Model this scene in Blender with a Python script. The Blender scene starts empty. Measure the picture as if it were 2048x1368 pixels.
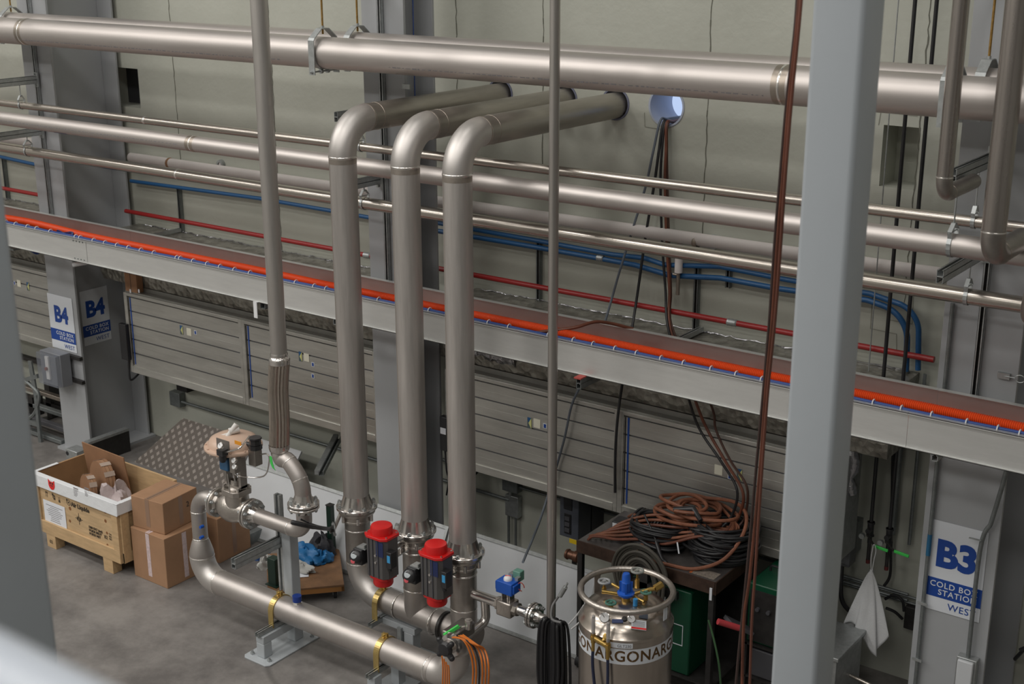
import bpy, bmesh, math, random
from math import pi, sin, cos, radians as RAD
from mathutils import Vector as V, Matrix
random.seed(7)
COL = bpy.context.scene.collection
SC = bpy.context.scene

# ------------------------------------------------------------ camera
CAMLOC = V((0, 0, 5.8))
FPX = 2667.24
_p, _yw, _r = RAD(17.2475), RAD(36.4215), RAD(-.1653)
FWD = V((-sin(_yw)*cos(_p), cos(_yw)*cos(_p), -sin(_p)))
_rt = V((cos(_yw), sin(_yw), 0)); _up = _rt.cross(FWD)
RT = cos(_r)*_rt + sin(_r)*_up
UP = -sin(_r)*_rt + cos(_r)*_up
cd = bpy.data.cameras.new('camera')
cam = bpy.data.objects.new('camera', cd); COL.objects.link(cam)
cam.matrix_world = Matrix(((RT.x, UP.x, -FWD.x, CAMLOC.x), (RT.y, UP.y, -FWD.y, CAMLOC.y), (RT.z, UP.z, -FWD.z, CAMLOC.z), (0, 0, 0, 1)))
cd.sensor_width = 36; cd.lens = FPX/2048*36; cd.clip_start = .05; cd.clip_end = 200
cd.dof.use_dof = True; cd.dof.focus_distance = 10.3; cd.dof.aperture_fstop = 3.6
SC.camera = cam

# ------------------------------------------------------------ light
w = bpy.data.worlds.new('world'); SC.world = w; w.use_nodes = True
w.node_tree.nodes['Background'].inputs[0].default_value = (.56, .70, 1, 1)
w.node_tree.nodes['Background'].inputs[1].default_value = 1.0
def area(name, loc, sx, sy, power, rot=(0, 0, 0), col=(1, .97, .93)):
    l = bpy.data.lights.new(name, 'AREA'); l.shape = 'RECTANGLE'; l.size = sx; l.size_y = sy
    l.energy = power; l.color = col
    o = bpy.data.objects.new(name, l); o.location = loc; o.rotation_euler = rot; COL.objects.link(o)
    return o
# rows of high bay lamps under the hall ceiling
for lx in (-22, -16.5, -11, -5.5, 0):
    for ly in (-8, -3, 2):
        area('high_bay_lamp', (lx, ly, 11.4), 2.6, 1.5, 250 if lx < -8 else 165)
    area('high_bay_lamp', (lx, 6.4, 11.4), 2.6, 1.2, 60)
SC.view_settings.view_transform = 'Standard'; SC.view_settings.look = 'None'
SC.view_settings.gamma = 1; SC.view_settings.use_curve_mapping = False
SC.view_settings.exposure = -0.15

# ------------------------------------------------------------ helpers
def at(px, py, ax, v):
    """point of the place seen at pixel px, py on the plane x, y or z = v"""
    d = RT*((px-1024)/FPX) + UP*((684-py)/FPX) + FWD
    i = 'xyz'.index(ax)
    return CAMLOC + d*((v-CAMLOC[i])/d[i])
X, Y, Z = V((1, 0, 0)), V((0, 1, 0)), V((0, 0, 1))
ROOT = {}
def nodes(name):
    m = bpy.data.materials.new(name); m.use_nodes = True
    return m, m.node_tree, m.node_tree.nodes['Principled BSDF']
def mat(name, col, rough=.5, metal=0., var=0., vscale=4., bump=0., bscale=60., stretch=None, rvar=0., spec=.5, alpha=1, trans=0):
    m, t, b = nodes(name)
    b.inputs['Base Color'].default_value = (*col, 1); b.inputs['Roughness'].default_value = rough
    b.inputs['Metallic'].default_value = metal; b.inputs['Specular IOR Level'].default_value = spec
    if trans: b.inputs['Transmission Weight'].default_value = trans
    if alpha < 1: b.inputs['Alpha'].default_value = alpha
    if var or bump or rvar:
        tc = t.nodes.new('ShaderNodeTexCoord'); mp = t.nodes.new('ShaderNodeMapping')
        t.links.new(tc.outputs['Object'], mp.inputs[0])
        if stretch: mp.inputs['Scale'].default_value = stretch
    if var or rvar:
        n = t.nodes.new('ShaderNodeTexNoise'); n.inputs['Scale'].default_value = vscale; n.inputs['Detail'].default_value = 6; n.inputs['Roughness'].default_value = .65
        t.links.new(mp.outputs[0], n.inputs[0])
        if var:
            r = t.nodes.new('ShaderNodeValToRGB'); r.color_ramp.elements[0].position = .3; r.color_ramp.elements[1].position = .7
            r.color_ramp.elements[0].color = tuple(c*(1-var) for c in col)+(1,); r.color_ramp.elements[1].color = tuple(min(1, c*(1+var)) for c in col)+(1,)
            t.links.new(n.outputs[0], r.inputs[0]); t.links.new(r.outputs[0], b.inputs['Base Color'])
        if rvar:
            q = t.nodes.new('ShaderNodeMapRange'); q.inputs[3].default_value = rough-rvar; q.inputs[4].default_value = rough+rvar
            t.links.new(n.outputs[0], q.inputs[0]); t.links.new(q.outputs[0], b.inputs['Roughness'])
    if bump:
        n2 = t.nodes.new('ShaderNodeTexNoise'); n2.inputs['Scale'].default_value = bscale; n2.inputs['Detail'].default_value = 4
        t.links.new(mp.outputs[0], n2.inputs[0])
        bp = t.nodes.new('ShaderNodeBump'); bp.inputs['Strength'].default_value = bump; bp.inputs['Distance'].default_value = .01
        t.links.new(n2.outputs[0], bp.inputs['Height']); t.links.new(bp.outputs[0], b.inputs['Normal'])
    return m
class MB:
    def __init__(s): s.v = []; s.f = []; s.mi = []; s.m = 0
    def add(s, vs, fs):
        k = len(s.v); s.v += [V(q) for q in vs]; s.f += [tuple(k+i for i in f) for f in fs]; s.mi += [s.m]*len(fs); return s
    def box(s, a, b):
        x0, y0, z0 = [min(p, q) for p, q in zip(a, b)]; x1, y1, z1 = [max(p, q) for p, q in zip(a, b)]
        return s.add([(x0, y0, z0), (x1, y0, z0), (x1, y1, z0), (x0, y1, z0), (x0, y0, z1), (x1, y0, z1), (x1, y1, z1), (x0, y1, z1)],
                     [(0, 3, 2, 1), (4, 5, 6, 7), (0, 1, 5, 4), (1, 2, 6, 5), (2, 3, 7, 6), (3, 0, 4, 7)])
    def obox(s, c, u, v_, w_, su, sv, sw):
        c = V(c); u = V(u).normalized()*su/2; v_ = V(v_).normalized()*sv/2; w_ = V(w_).normalized()*sw/2
        P = [c+i*u+j*v_+k*w_ for k in (-1, 1) for i, j in ((-1, -1), (1, -1), (1, 1), (-1, 1))]
        return s.add(P, [(0, 3, 2, 1), (4, 5, 6, 7), (0, 1, 5, 4), (1, 2, 6, 5), (2, 3, 7, 6), (3, 0, 4, 7)])
    def cube(s, c, sx, sy, sz): return s.obox(c, X, Y, Z, sx, sy, sz)
    def bar(s, a, b, wd, th, up=Z):
        a = V(a); b = V(b); d = (b-a); L = d.length; d.normalize(); sd = d.cross(V(up))
        if sd.length < 1e-4: sd = d.cross(X)
        sd.normalize(); u = sd.cross(d)
        return s.obox((a+b)/2, d, sd, u, L, wd, th)
    def tube(s, pts, r, n=12, caps=True, closed=False):
        pts = [V(p) for p in pts]; N = len(pts)
        rs = r if isinstance(r, (list, tuple)) else [r]*N
        T = []
        for i in range(N):
            if closed: d = pts[(i+1) % N]-pts[i-1]
            else: d = pts[min(i+1, N-1)]-pts[max(i-1, 0)]
            T.append(d.normalized())
        a = T[0].cross(Z)
        if a.length < 1e-3: a = T[0].cross(X)
        a.normalize(); fr = []
        for i in range(N):
            a = a - T[i]*a.dot(T[i]); a.normalize(); fr.append((a.copy(), T[i].cross(a)))
        vs = []; fs = []
        for i in range(N):
            for k in range(n):
                t = 2*pi*k/n; vs.append(pts[i]+(fr[i][0]*cos(t)+fr[i][1]*sin(t))*rs[i])
        M = N if closed else N-1
        for i in range(M):
            j = (i+1) % N
            for k in range(n):
                fs.append((i*n+k, i*n+(k+1) % n, j*n+(k+1) % n, j*n+k))
        if caps and not closed:
            fs.append(tuple(range(n))[::-1]); fs.append(tuple((N-1)*n+k for k in range(n)))
        return s.add(vs, fs)
    def lathe(s, o, ax, prof, n=24, a0=0, a1=2*pi):
        """profile of (radius, height) along axis ax from o"""
        o = V(o); ax = V(ax).normalized(); a = ax.cross(Z)
        if a.length < 1e-3: a = X.copy()
        a.normalize(); b = ax.cross(a); vs = []; fs = []
        full = abs(a1-a0-2*pi) < 1e-6; m = n if full else n+1
        for r, h in prof:
            for k in range(m):
                t = a0+(a1-a0)*k/n; vs.append(o+ax*h+(a*cos(t)+b*sin(t))*max(r, 1e-5))
        for i in range(len(prof)-1):
            for k in range(n):
                k2 = (k+1) % m
                fs.append((i*m+k, i*m+k2, (i+1)*m+k2, (i+1)*m+k))
        return s.add(vs, fs)
    def cyl(s, a, b, r, n=20):
        a = V(a); b = V(b); L = (b-a).length
        return s.lathe(a, b-a, [(0, 0), (r, 0), (r, L), (0, L)], n)
    def prism(s, poly, o, u, v_, w_, d):
        """2-d polygon in the u, v plane at o pushed by d along w"""
        o = V(o); u = V(u); v_ = V(v_); w_ = V(w_); n = len(poly)
        vs = [o+u*p+v_*q for p, q in poly]+[o+u*p+v_*q+w_*d for p, q in poly]
        fs = [tuple(range(n))[::-1], tuple(range(n, 2*n))]+[(i, (i+1) % n, n+(i+1) % n, n+i) for i in range(n)]
        return s.add(vs, fs)
    def sphere(s, c, r, n=16, sz=1.):
        return s.lathe(V(c)-Z*r*sz, Z, [(r*sin(pi*i/10), r*sz*(1-cos(pi*i/10))) for i in range(11)], n)
def arc(pts, rad, n=10):
    """polyline with its corners rounded to radius rad"""
    pts = [V(p) for p in pts]; out = [pts[0]]
    for i in range(1, len(pts)-1):
        a, b, c = pts[i-1], pts[i], pts[i+1]; r = rad[i-1] if isinstance(rad, (list, tuple)) else rad
        d1 = (a-b).normalized(); d2 = (c-b).normalized(); ang = d1.angle(d2)
        if r <= 0 or abs(ang-pi) < .01: out.append(b); continue
        t = min(r/math.tan(ang/2), (a-b).length*.98, (c-b).length*.98); r2 = t*math.tan(ang/2)
        ce = b+(d1+d2).normalized()*(r2/sin(ang/2)); p0 = b+d1*t-ce; p1 = b+d2*t-ce; tot = p0.angle(p1)
        axx = p0.cross(p1).normalized()
        for k in range(n+1): out.append(ce+Matrix.Rotation(tot*k/n, 3, axx) @ p0)
    out.append(pts[-1]); return out
def smooth(pts, n=8, closed=False):
    """Catmull-Rom through the points"""
    P = [V(p) for p in pts]; N = len(P); out = []
    for i in range(N if closed else N-1):
        if closed: a, b, c, d = P[i-1], P[i], P[(i+1) % N], P[(i+2) % N]
        else: a, b, c, d = P[max(i-1, 0)], P[i], P[i+1], P[min(i+2, N-1)]
        for k in range(n):
            t = k/n; out.append(.5*((2*b)+(c-a)*t+(2*a-5*b+4*c-d)*t*t+(3*b-a-3*c+d)*t**3))
    if not closed: out.append(P[-1])
    return out
def root_loc(p):
    while p is not None and p.parent is not None: p = p.parent
    return V(ROOT.get(p.name, (0, 0, 0))) if p is not None else V((0, 0, 0))
def obj(name, mb, m, parent=None, label=None, bevel=0, flat=False, stuff=False):
    me = bpy.data.meshes.new(name)
    off = root_loc(parent) if parent else V((0, 0, 0))
    org = V((0, 0, 0))
    if not parent:   # origin at the base centre
        xs = [q.x for q in mb.v]; ys = [q.y for q in mb.v]; zs = [q.z for q in mb.v]
        org = V(((min(xs)+max(xs))/2, (min(ys)+max(ys))/2, min(zs))); off = org
    me.from_pydata([tuple(q-off) for q in mb.v], [], mb.f); me.update()
    ms = m if isinstance(m, (list, tuple)) else [m]
    for q in ms: me.materials.append(q)
    bm = bmesh.new(); bm.from_mesh(me); bmesh.ops.recalc_face_normals(bm, faces=bm.faces)
    bm.to_mesh(me); bm.free()
    if len(ms) > 1:
        for p, i in zip(me.polygons, mb.mi): p.material_index = i
    if not flat:
        for p in me.polygons: p.use_smooth = True
        me.set_sharp_from_angle(angle=RAD(38))
    o = bpy.data.objects.new(name, me); COL.objects.link(o)
    if parent: o.parent = parent
    else: o.location = org; ROOT[o.name] = tuple(org)
    if bevel:
        b = o.modifiers.new('bevel', 'BEVEL'); b.width = bevel; b.segments = 2; b.limit_method = 'ANGLE'; b.angle_limit = RAD(50)
    if label: o['label'] = label
    if stuff: o['kind'] = 'stuff'
    return o
def thing(name, label, cat, loc, group=None):
    o = bpy.data.objects.new(name, None); o.empty_display_size = .1; COL.objects.link(o); o.location = loc
    ROOT[o.name] = tuple(loc); o['label'] = label; o['category'] = cat
    if group: o['group'] = group
    return o
def tag(o, label, cat, group=None):
    o['label'] = label; o['category'] = cat
    if group: o['group'] = group
    return o
def struct(name, mb, m, flat=True):
    o = obj(name, mb, m, flat=flat); o['kind'] = 'structure'; return o
def kids(o): return [c for c in bpy.data.objects if c.parent == o]
def dup(o, loc=None, rz=None, label=None, parent=None):
    c = o.copy(); COL.objects.link(c)
    if parent is not None: c.parent = parent
    if loc is not None: c.location = loc; ROOT[c.name] = tuple(loc)
    if rz is not None: c.rotation_euler = (0, 0, rz)
    if label: c['label'] = label
    for k in kids(o): dup(k, parent=c)
    return c
def curve_mesh(cu):
    o = bpy.data.objects.new('tmp', cu); COL.objects.link(o)
    dg = bpy.context.evaluated_depsgraph_get(); me = bpy.data.meshes.new_from_object(o.evaluated_get(dg))
    bpy.data.objects.remove(o); bpy.data.curves.remove(cu); return me
def text(s, size, o, u, v_, m, parent, align='CENTER', name='lettering', spacing=1., depth=.0008, xs=1., bold=0, wrap=None, lead=1.):
    cu = bpy.data.curves.new('t', 'FONT'); cu.body = s; cu.size = size; cu.align_x = align; cu.align_y = 'CENTER'
    cu.space_character = spacing; cu.space_line = lead; cu.extrude = depth; cu.offset = bold; cu.resolution_u = 4
    me = curve_mesh(cu); o = V(o); u = V(u).normalized(); v_ = V(v_).normalized(); w_ = u.cross(v_)
    off = root_loc(parent)
    for q in me.vertices:
        c = q.co.copy(); c.x *= xs
        if wrap: q.co = V(wrap(c))-off
        else: q.co = o+u*c.x+v_*c.y+w_*(c.z+depth)-off
    me.materials.clear(); me.materials.append(m); me.update(); me.name = name
    ob = bpy.data.objects.new(name, me); COL.objects.link(ob); ob.parent = parent
    return ob
def holed(outer, holes, depth):
    """flat sheet (u, v) with holes, thick by depth, as (verts, faces)"""
    cu = bpy.data.curves.new('h', 'CURVE'); cu.dimensions = '2D'; cu.fill_mode = 'BOTH'; cu.extrude = depth/2
    for poly in [outer]+holes:
        sp = cu.splines.new('POLY'); sp.points.add(len(poly)-1); sp.use_cyclic_u = True
        for q, (a, b) in zip(sp.points, poly): q.co = (a, b, 0, 1)
    me = curve_mesh(cu)
    return [q.co.copy() for q in me.vertices], [tuple(p.vertices) for p in me.polygons]
def circ(cx, cy, r, n=36): return [(cx+r*cos(2*pi*k/n), cy+r*sin(2*pi*k/n)) for k in range(n)]

# ------------------------------------------------------------ materials
def steel(name, col, rough, var=.12, vs=2.2, stretch=None, rvar=.06, bump=.0):
    return mat(name, col, rough, .92, var=var, vscale=vs, rvar=rvar, stretch=stretch, bump=bump)
ST = steel('pickled_stainless', (.50, .465, .44), .46, .10, 3, rvar=.05)
STH = steel('pickled_stainless_long', (.56, .52, .495), .47, .10, 1.6, stretch=(.25, 5, 5))
STV = mat('stained_stainless_riser', (.53, .50, .475), .48, .75, var=.16, vscale=3.2, rvar=.05, stretch=(5, 5, .35))
STE = steel('satin_elbow', (.62, .59, .565), .46, .06, 3)
STD = steel('dull_steel', (.36, .335, .31), .40, .14, 6)
STP = steel('polished_stainless', (.47, .43, .385), .25, .10, 2, stretch=(.3, 4, 4))
STM = steel('machined_flange', (.66, .63, .60), .2, .08, 10)
STC = steel('cast_stainless', (.50, .46, .42), .34, .12, 8, bump=.25)
WELD = steel('weld_bead_metal', (.78, .75, .71), .25, .05, 8)
HEAT = steel('heat_tinted_steel', (.40, .35, .30), .38, .12, 8)
GALV = mat('galvanised', (.44, .46, .46), .45, .75, var=.16, vscale=26, rvar=.08)
GALD = mat('dull_galvanised', (.24, .26, .26), .5, .7, var=.15, vscale=22)
ALU = mat('tray_aluminium', (.70, .705, .69), .36, .62, var=.05, vscale=3, stretch=(1, 8, 8))
ALUB = mat('tray_back_aluminium', (.72, .70, .68), .36, 1, var=.05, vscale=3)
PANA = mat('panel_aluminium', (.52, .515, .48), .38, .72, var=.17, vscale=2.6, stretch=(.5, 4, 4), rvar=.07)
PAND = mat('panel_frame_metal', (.33, .33, .31), .45, .7, var=.1, vscale=6)
GREY = mat('column_paint', (.36, .372, .385), .42, 0, var=.03, vscale=1.5)
GREYN = mat('near_column_paint', (.40, .435, .465), .35, 0, var=.02, vscale=2)
GREYL = mat('stand_paint', (.42, .45, .47), .4)
RAILW = mat('handrail_paint', (.47, .51, .57), .3)
BLK = mat('black_rubber', (.018, .018, .020), .45)
BLKP = mat('black_plastic', (.022, .022, .024), .35)
BLKM = mat('sooty_black_metal', (.035, .033, .032), .4, .3, var=.3, vscale=12)
DKG = mat('dark_grey_enamel', (.09, .09, .10), .45, .2)
REDP = mat('red_pipe_paint', (.30, .018, .018), .35)
REDC = mat('red_cap', (.62, .012, .012), .35)
BLUP = mat('blue_pipe_paint', (.018, .095, .24), .35)
BLUT = mat('blue_tape', (.008, .06, .30), .5)
BLUC = mat('blue_plastic', (.01, .09, .45), .35)
BLUCAB = mat('blue_cable_jacket', (.02, .06, .24), .45)
ORG = mat('orange_conduit', (.74, .075, .010), .42)
ORC = mat('orange_cable_jacket', (.58, .16, .02), .45)
BRN = mat('copper_brown_hose', (.15, .047, .025), .5, var=.35, vscale=5)
TAN = mat('rust_orange_hose', (.215, .08, .042), .55, var=.35, vscale=9)
WHT = mat('white_plastic', (.75, .76, .77), .45)
SIGNW = mat('sign_white', (.66, .69, .73), .35)
SIGNB = mat('sign_blue', (.008, .055, .29), .35)
INSW = mat('white_pipe_cover', (.74, .69, .67), .6, var=.06, vscale=3)
GOLD = mat('yellow_zinc', (.62, .46, .18), .3, .9, var=.15, vscale=12)
BRASS = mat('brass', (.50, .33, .10), .3, .9, var=.1, vscale=12)
ROD = mat('yellow_zinc_rod', (.38, .23, .07), .4, .7, var=.3, vscale=40)
BEIGE = mat('beige_enamel', (.60, .43, .33), .35)
GRN = mat('green_handle', (.06, .62, .10), .4)
GRNE = mat('green_enamel', (.0, .055, .024), .4)
CARD = mat('cardboard', (.36, .205, .115), .8, var=.08, vscale=5)
CARDD = mat('worn_cardboard', (.30, .16, .085), .8, var=.12, vscale=5)
PLY = mat('pine_plywood', (.55, .385, .215), .65, var=.16, vscale=5, stretch=(1, 1, 6))
PLYL = mat('pine_board', (.54, .37, .20), .65, var=.14, vscale=5, stretch=(1, 6, 6))
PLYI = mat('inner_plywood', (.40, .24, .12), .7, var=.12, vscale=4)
TAPE = mat('clear_packing_tape', (.30, .19, .13), .3)
TAPEW = mat('printed_tape', (.62, .50, .50), .4, var=.2, vscale=40)
PAPER = mat('paper', (.78, .80, .85), .7)
WRAPW = mat('white_stretch_wrap', (.80, .82, .84), .35, bump=.4, bscale=20)
CLOTH = mat('white_cotton', (.62, .63, .64), .9, bump=.3, bscale=90)
DARKW = mat('dark_stain', (.05, .035, .03), .6)
INK = mat('black_ink', (.06, .045, .03), .7)
INKG = mat('grey_ink', (.25, .24, .25), .7)
BROWNINK = mat('brown_lettering', (.20, .11, .04), .5)
BOARDW = mat('white_board_sheet', (.56, .58, .60), .45, var=.04, vscale=3)
YEL = mat('yellow_label', (.75, .52, .02), .5)
ORL = mat('orange_label', (.75, .30, .02), .5)
CREAM = mat('cream_sticker', (.72, .70, .58), .5)
GLASSM = mat('clear_cover', (.25, .27, .31), .1, 0, alpha=.35)
DIALW = mat('gauge_dial', (.8, .8, .8), .4)
PINKF = mat('pink_film_bag', (.62, .53, .53), .35, alpha=.75, bump=.6, bscale=25)
REDLBL = mat('red_label', (.75, .03, .03), .45)
# ------------------------------------------------------------ room shell
WY = 9.5
def wall_mat():
    m, t, b = nodes('sprayed_wall_coating'); L = t.links.new; N = t.nodes.new
    tc = N('ShaderNodeTexCoord'); n = N('ShaderNodeTexNoise'); n.inputs['Scale'].default_value = 1.1; n.inputs['Detail'].default_value = 5
    L(tc.outputs['Object'], n.inputs[0])
    r = N('ShaderNodeValToRGB'); r.color_ramp.elements[0].position = .3; r.color_ramp.elements[1].position = .7
    r.color_ramp.elements[0].color = (.455, .465, .405, 1); r.color_ramp.elements[1].color = (.53, .54, .475, 1)
    L(n.outputs[0], r.inputs[0])
    L(r.outputs[0], b.inputs['Base Color']); b.inputs['Roughness'].default_value = .38
    n2 = N('ShaderNodeTexNoise'); n2.inputs['Scale'].default_value = 14; n2.inputs['Detail'].default_value = 5
    L(tc.outputs['Object'], n2.inputs[0])
    bp = N('ShaderNodeBump'); bp.inputs['Strength'].default_value = .35; bp.inputs['Distance'].default_value = .012
    L(n2.outputs[0], bp.inputs['Height']); L(bp.outputs[0], b.inputs['Normal'])
    return m
WALL = wall_mat()
def floor_mat():
    m, t, b = nodes('sealed_concrete'); L = t.links.new; N = t.nodes.new
    tc = N('ShaderNodeTexCoord'); geo = N('ShaderNodeNewGeometry')
    n = N('ShaderNodeTexNoise'); n.inputs['Scale'].default_value = 1.6; n.inputs['Detail'].default_value = 9; n.inputs['Roughness'].default_value = .72
    L(geo.outputs['Position'], n.inputs[0])
    r = N('ShaderNodeValToRGB'); r.color_ramp.elements[0].position = .36; r.color_ramp.elements[1].position = .64
    r.color_ramp.elements[0].color = (.128, .119, .113, 1); r.color_ramp.elements[1].color = (.25, .235, .221, 1)
    L(n.outputs[0], r.inputs[0])
    # a round cutter scar in the slab
    d = N('ShaderNodeVectorMath'); d.operation = 'DISTANCE'; d.inputs[1].default_value = (-6.95, 7.05, 0)
    L(geo.outputs['Position'], d.inputs[0])
    s = N('ShaderNodeMath'); s.operation = 'SUBTRACT'; s.inputs[1].default_value = .62; L(d.outputs['Value'], s.inputs[0])
    a = N('ShaderNodeMath'); a.operation = 'ABSOLUTE'; L(s.outputs[0], a.inputs[0])
    mr = N('ShaderNodeMapRange'); mr.inputs[1].default_value = .008; mr.inputs[2].default_value = .04; mr.inputs[3].default_value = .68; mr.inputs[4].default_value = 1
    L(a.outputs[0], mr.inputs[0])
    mx = N('ShaderNodeVectorMath'); mx.operation = 'SCALE'; L(r.outputs[0], mx.inputs[0]); L(mr.outputs[0], mx.inputs['Scale'])
    L(mx.outputs[0], b.inputs['Base Color'])
    n3 = N('ShaderNodeTexNoise'); n3.inputs['Scale'].default_value = 6; n3.inputs['Detail'].default_value = 6; L(geo.outputs['Position'], n3.inputs[0])
    q = N('ShaderNodeMapRange'); q.inputs[3].default_value = .38; q.inputs[4].default_value = .62; L(n3.outputs[0], q.inputs[0]); L(q.outputs[0], b.inputs['Roughness'])
    return m
FLOORM = floor_mat()
SHELL = mat('hall_cladding', (.42, .42, .40), .7)
struct('floor', MB().box((-26, -12, -.3), (10, WY+.4, 0)), FLOORM)
struct('ceiling', MB().box((-26, -12, 12), (10, WY+.4, 12.3)), SHELL)
struct('wall_left', MB().box((-26.3, -12, 0), (-26, WY+.4, 12)), SHELL)
struct('wall_right', MB().box((10, -12, 0), (10.3, WY+.4, 12)), SHELL)
struct('wall_front', MB().box((-26, -12.3, 0), (10, -12, 12)), SHELL)
# rear wall with its round sleeves and its square pocket
RIS = [(-7.13, 7.47), (-6.45, 7.42), (-5.935, 7.39)]      # x, y of the three risers
HZ = 4.39
holec = at(1333, 213, 'y', WY)
pk0 = at(1758, 372, 'y', WY); pk1 = at(1842, 256, 'y', WY)
sl0 = at(240, 212, 'y', WY); sl1 = at(275, 138, 'y', WY)
holes = [circ(x, HZ+.012, .135) for x, y in RIS]+[circ(holec.x, holec.z, .165)]
holes += [[(pk0.x, pk0.z), (pk1.x, pk0.z), (pk1.x, pk1.z), (pk0.x, pk1.z)], [(sl0.x-.2, sl0.z), (sl1.x, sl0.z), (sl1.x, sl1.z), (sl0.x-.2, sl1.z)]]
vs, fs = holed([(-26, 0), (10, 0), (10, 12), (-26, 12)], holes, .34)
struct('wall_back', MB().add([(q.x, WY+.17+q.z, q.y) for q in vs], fs), WALL)
# lining at the back of the pocket and slot
o = struct('trim_1', MB().box((pk0.x-.1, WY+.3, pk0.z-.1), (pk1.x+.1, WY+.345, pk1.z+.1)), WALL)
o = struct('trim_2', MB().box((sl0.x-.4, WY+.28, sl0.z-.1), (sl1.x+.1, WY+.345, sl1.z+.1)), DKG)
# sleeves lining the three pipe holes and the open hole
SLV = mat('blue_grey_sleeve', (.16, .17, .24), .5)
for i, (x, y) in enumerate(RIS):
    o = obj('wall_sleeve', MB().lathe((x, WY-.006, HZ+.012), Y, [(.122, 0), (.137, 0), (.137, .34), (.122, .34), (.122, 0)], 36), SLV)
    tag(o, ['dark sleeve in wall around the leftmost of the three large bent pipes', 'dark sleeve in wall around the middle of the three large bent pipes', 'dark sleeve in wall around the rightmost of the three large bent pipes'][i], 'pipe sleeve', 'dark sleeves around pipes through wall')
o = obj('wall_sleeve', MB().lathe((holec.x, WY-.006, holec.z), Y, [(.150, 0), (.166, 0), (.166, .36), (.150, .36), (.150, 0)], 40), mat('pale_blue_sleeve', (.42, .46, .56), .5))
tag(o, 'open round sleeve through wall with cables running out of it', 'pipe sleeve')
# crack-like vertical seams in the coating
SEAM = mat('seam_shadow_gap', (.16, .16, .13), .9)
k = 3
for px, py0, py1, dx in ((337, 0, 320, 0), (1087, 0, 345, .012), (1424, 0, 500, .01), (536, 0, 520, 0), (1727, 0, 440, .02), (1862, 0, 620, 0), (912, 60, 330, 0)):
    P = at(px, 0, 'y', WY); m = MB(); z = P.z+.6; pts = []
    zend = at(px, py1, 'y', WY).z
    while z > zend:
        pts.append((P.x+random.uniform(-.006, .006), WY-.001, z)); z -= .05
    for a, b in zip(pts, pts[1:]): m.bar(a, b, .005+random.random()*.006, .004, up=Y)
    struct('trim_%d' % k, m, SEAM); k += 1
# faint moulded panel outline on the wall by the blue bends
def outline(poly, nm):
    global k
    m = MB(); p = [at(a, b, 'y', WY) for a, b in poly]
    for a, b in zip(p, p[1:]): m.bar((a.x, WY-.001, a.z), (b.x, WY-.001, b.z), .006, .005, up=Y)
    struct('trim_%d' % k, m, mat('outline_groove'+str(k), (.33, .33, .28), .9)); k += 1
outline([(1745, 590), (1741, 657), (1793, 668), (1793, 702)], 0)
outline([(1827, 585), (1824, 648), (1780, 640)], 0)
outline([(1757, 250), (1762, 222), (1835, 232)], 0)
outline([(1289, 225), (1290, 253), (1320, 258)], 0)

# ------------------------------------------------------------ columns
def column(x, hw, y0, y1, label, tf=.028, slot=True, ztop=12, slotx=0, slotz=None):
    t = thing('steel_column', label, 'column', (x, (y0+y1)/2, 0))
    m = MB(); m.box((x-hw, y0, 0), (x+hw, y0+tf, ztop)); m.box((x-hw, y1-tf, 0), (x+hw, y1, ztop)); m.box((x-.012, y0+tf, 0), (x+.012, y1-tf, ztop))
    obj('column_body', m, GREY, t, bevel=.004)
    b = MB().box((x-hw-.06, y0-.06, 0), (x+hw+.06, min(y1+.03, WY-.01), .03))
    obj('base_plate', b, GREY, t)
    if slot:
        z0, z1 = slotz or (2.62, ztop-.1)
        sx = x+slotx; c = MB()
        c.box((sx-.0206, y0-.041, z0), (sx-.018, y0-.001, z1)); c.box((sx+.018, y0-.041, z0), (sx+.0206, y0-.001, z1))
        c.box((sx-.0206, y0-.041, z0), (sx-.010, y0-.038, z1)); c.box((sx+.010, y0-.041, z0), (sx+.0206, y0-.038, z1)); c.box((sx-.0206, y0-.004, z0), (sx+.0206, y0-.001, z1))
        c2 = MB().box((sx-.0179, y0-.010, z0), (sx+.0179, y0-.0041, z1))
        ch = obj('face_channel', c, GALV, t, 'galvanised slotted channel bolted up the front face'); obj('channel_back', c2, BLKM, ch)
    return t
C4 = column(-12.60, .25, 8.6, 9.44, 'grey painted steel column with blue and white B4 signs beside wooden crate')
CM = column(-7.69, .235, 8.6, 9.0, 'grey painted steel column behind the three large vertical pipes')
C3 = column(-2.50, .262, 8.6, 9.44, 'grey painted steel column with blue and white B3 sign at right', slotz=(2.62, 12))
blue = obj('blue_string', MB().tube([at(826, 0, 'y', 8.8)+Z*1, at(830, 200, 'y', 8.8)], .004, 6), BLUT, CM, 'thin blue line running down the column web')

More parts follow.
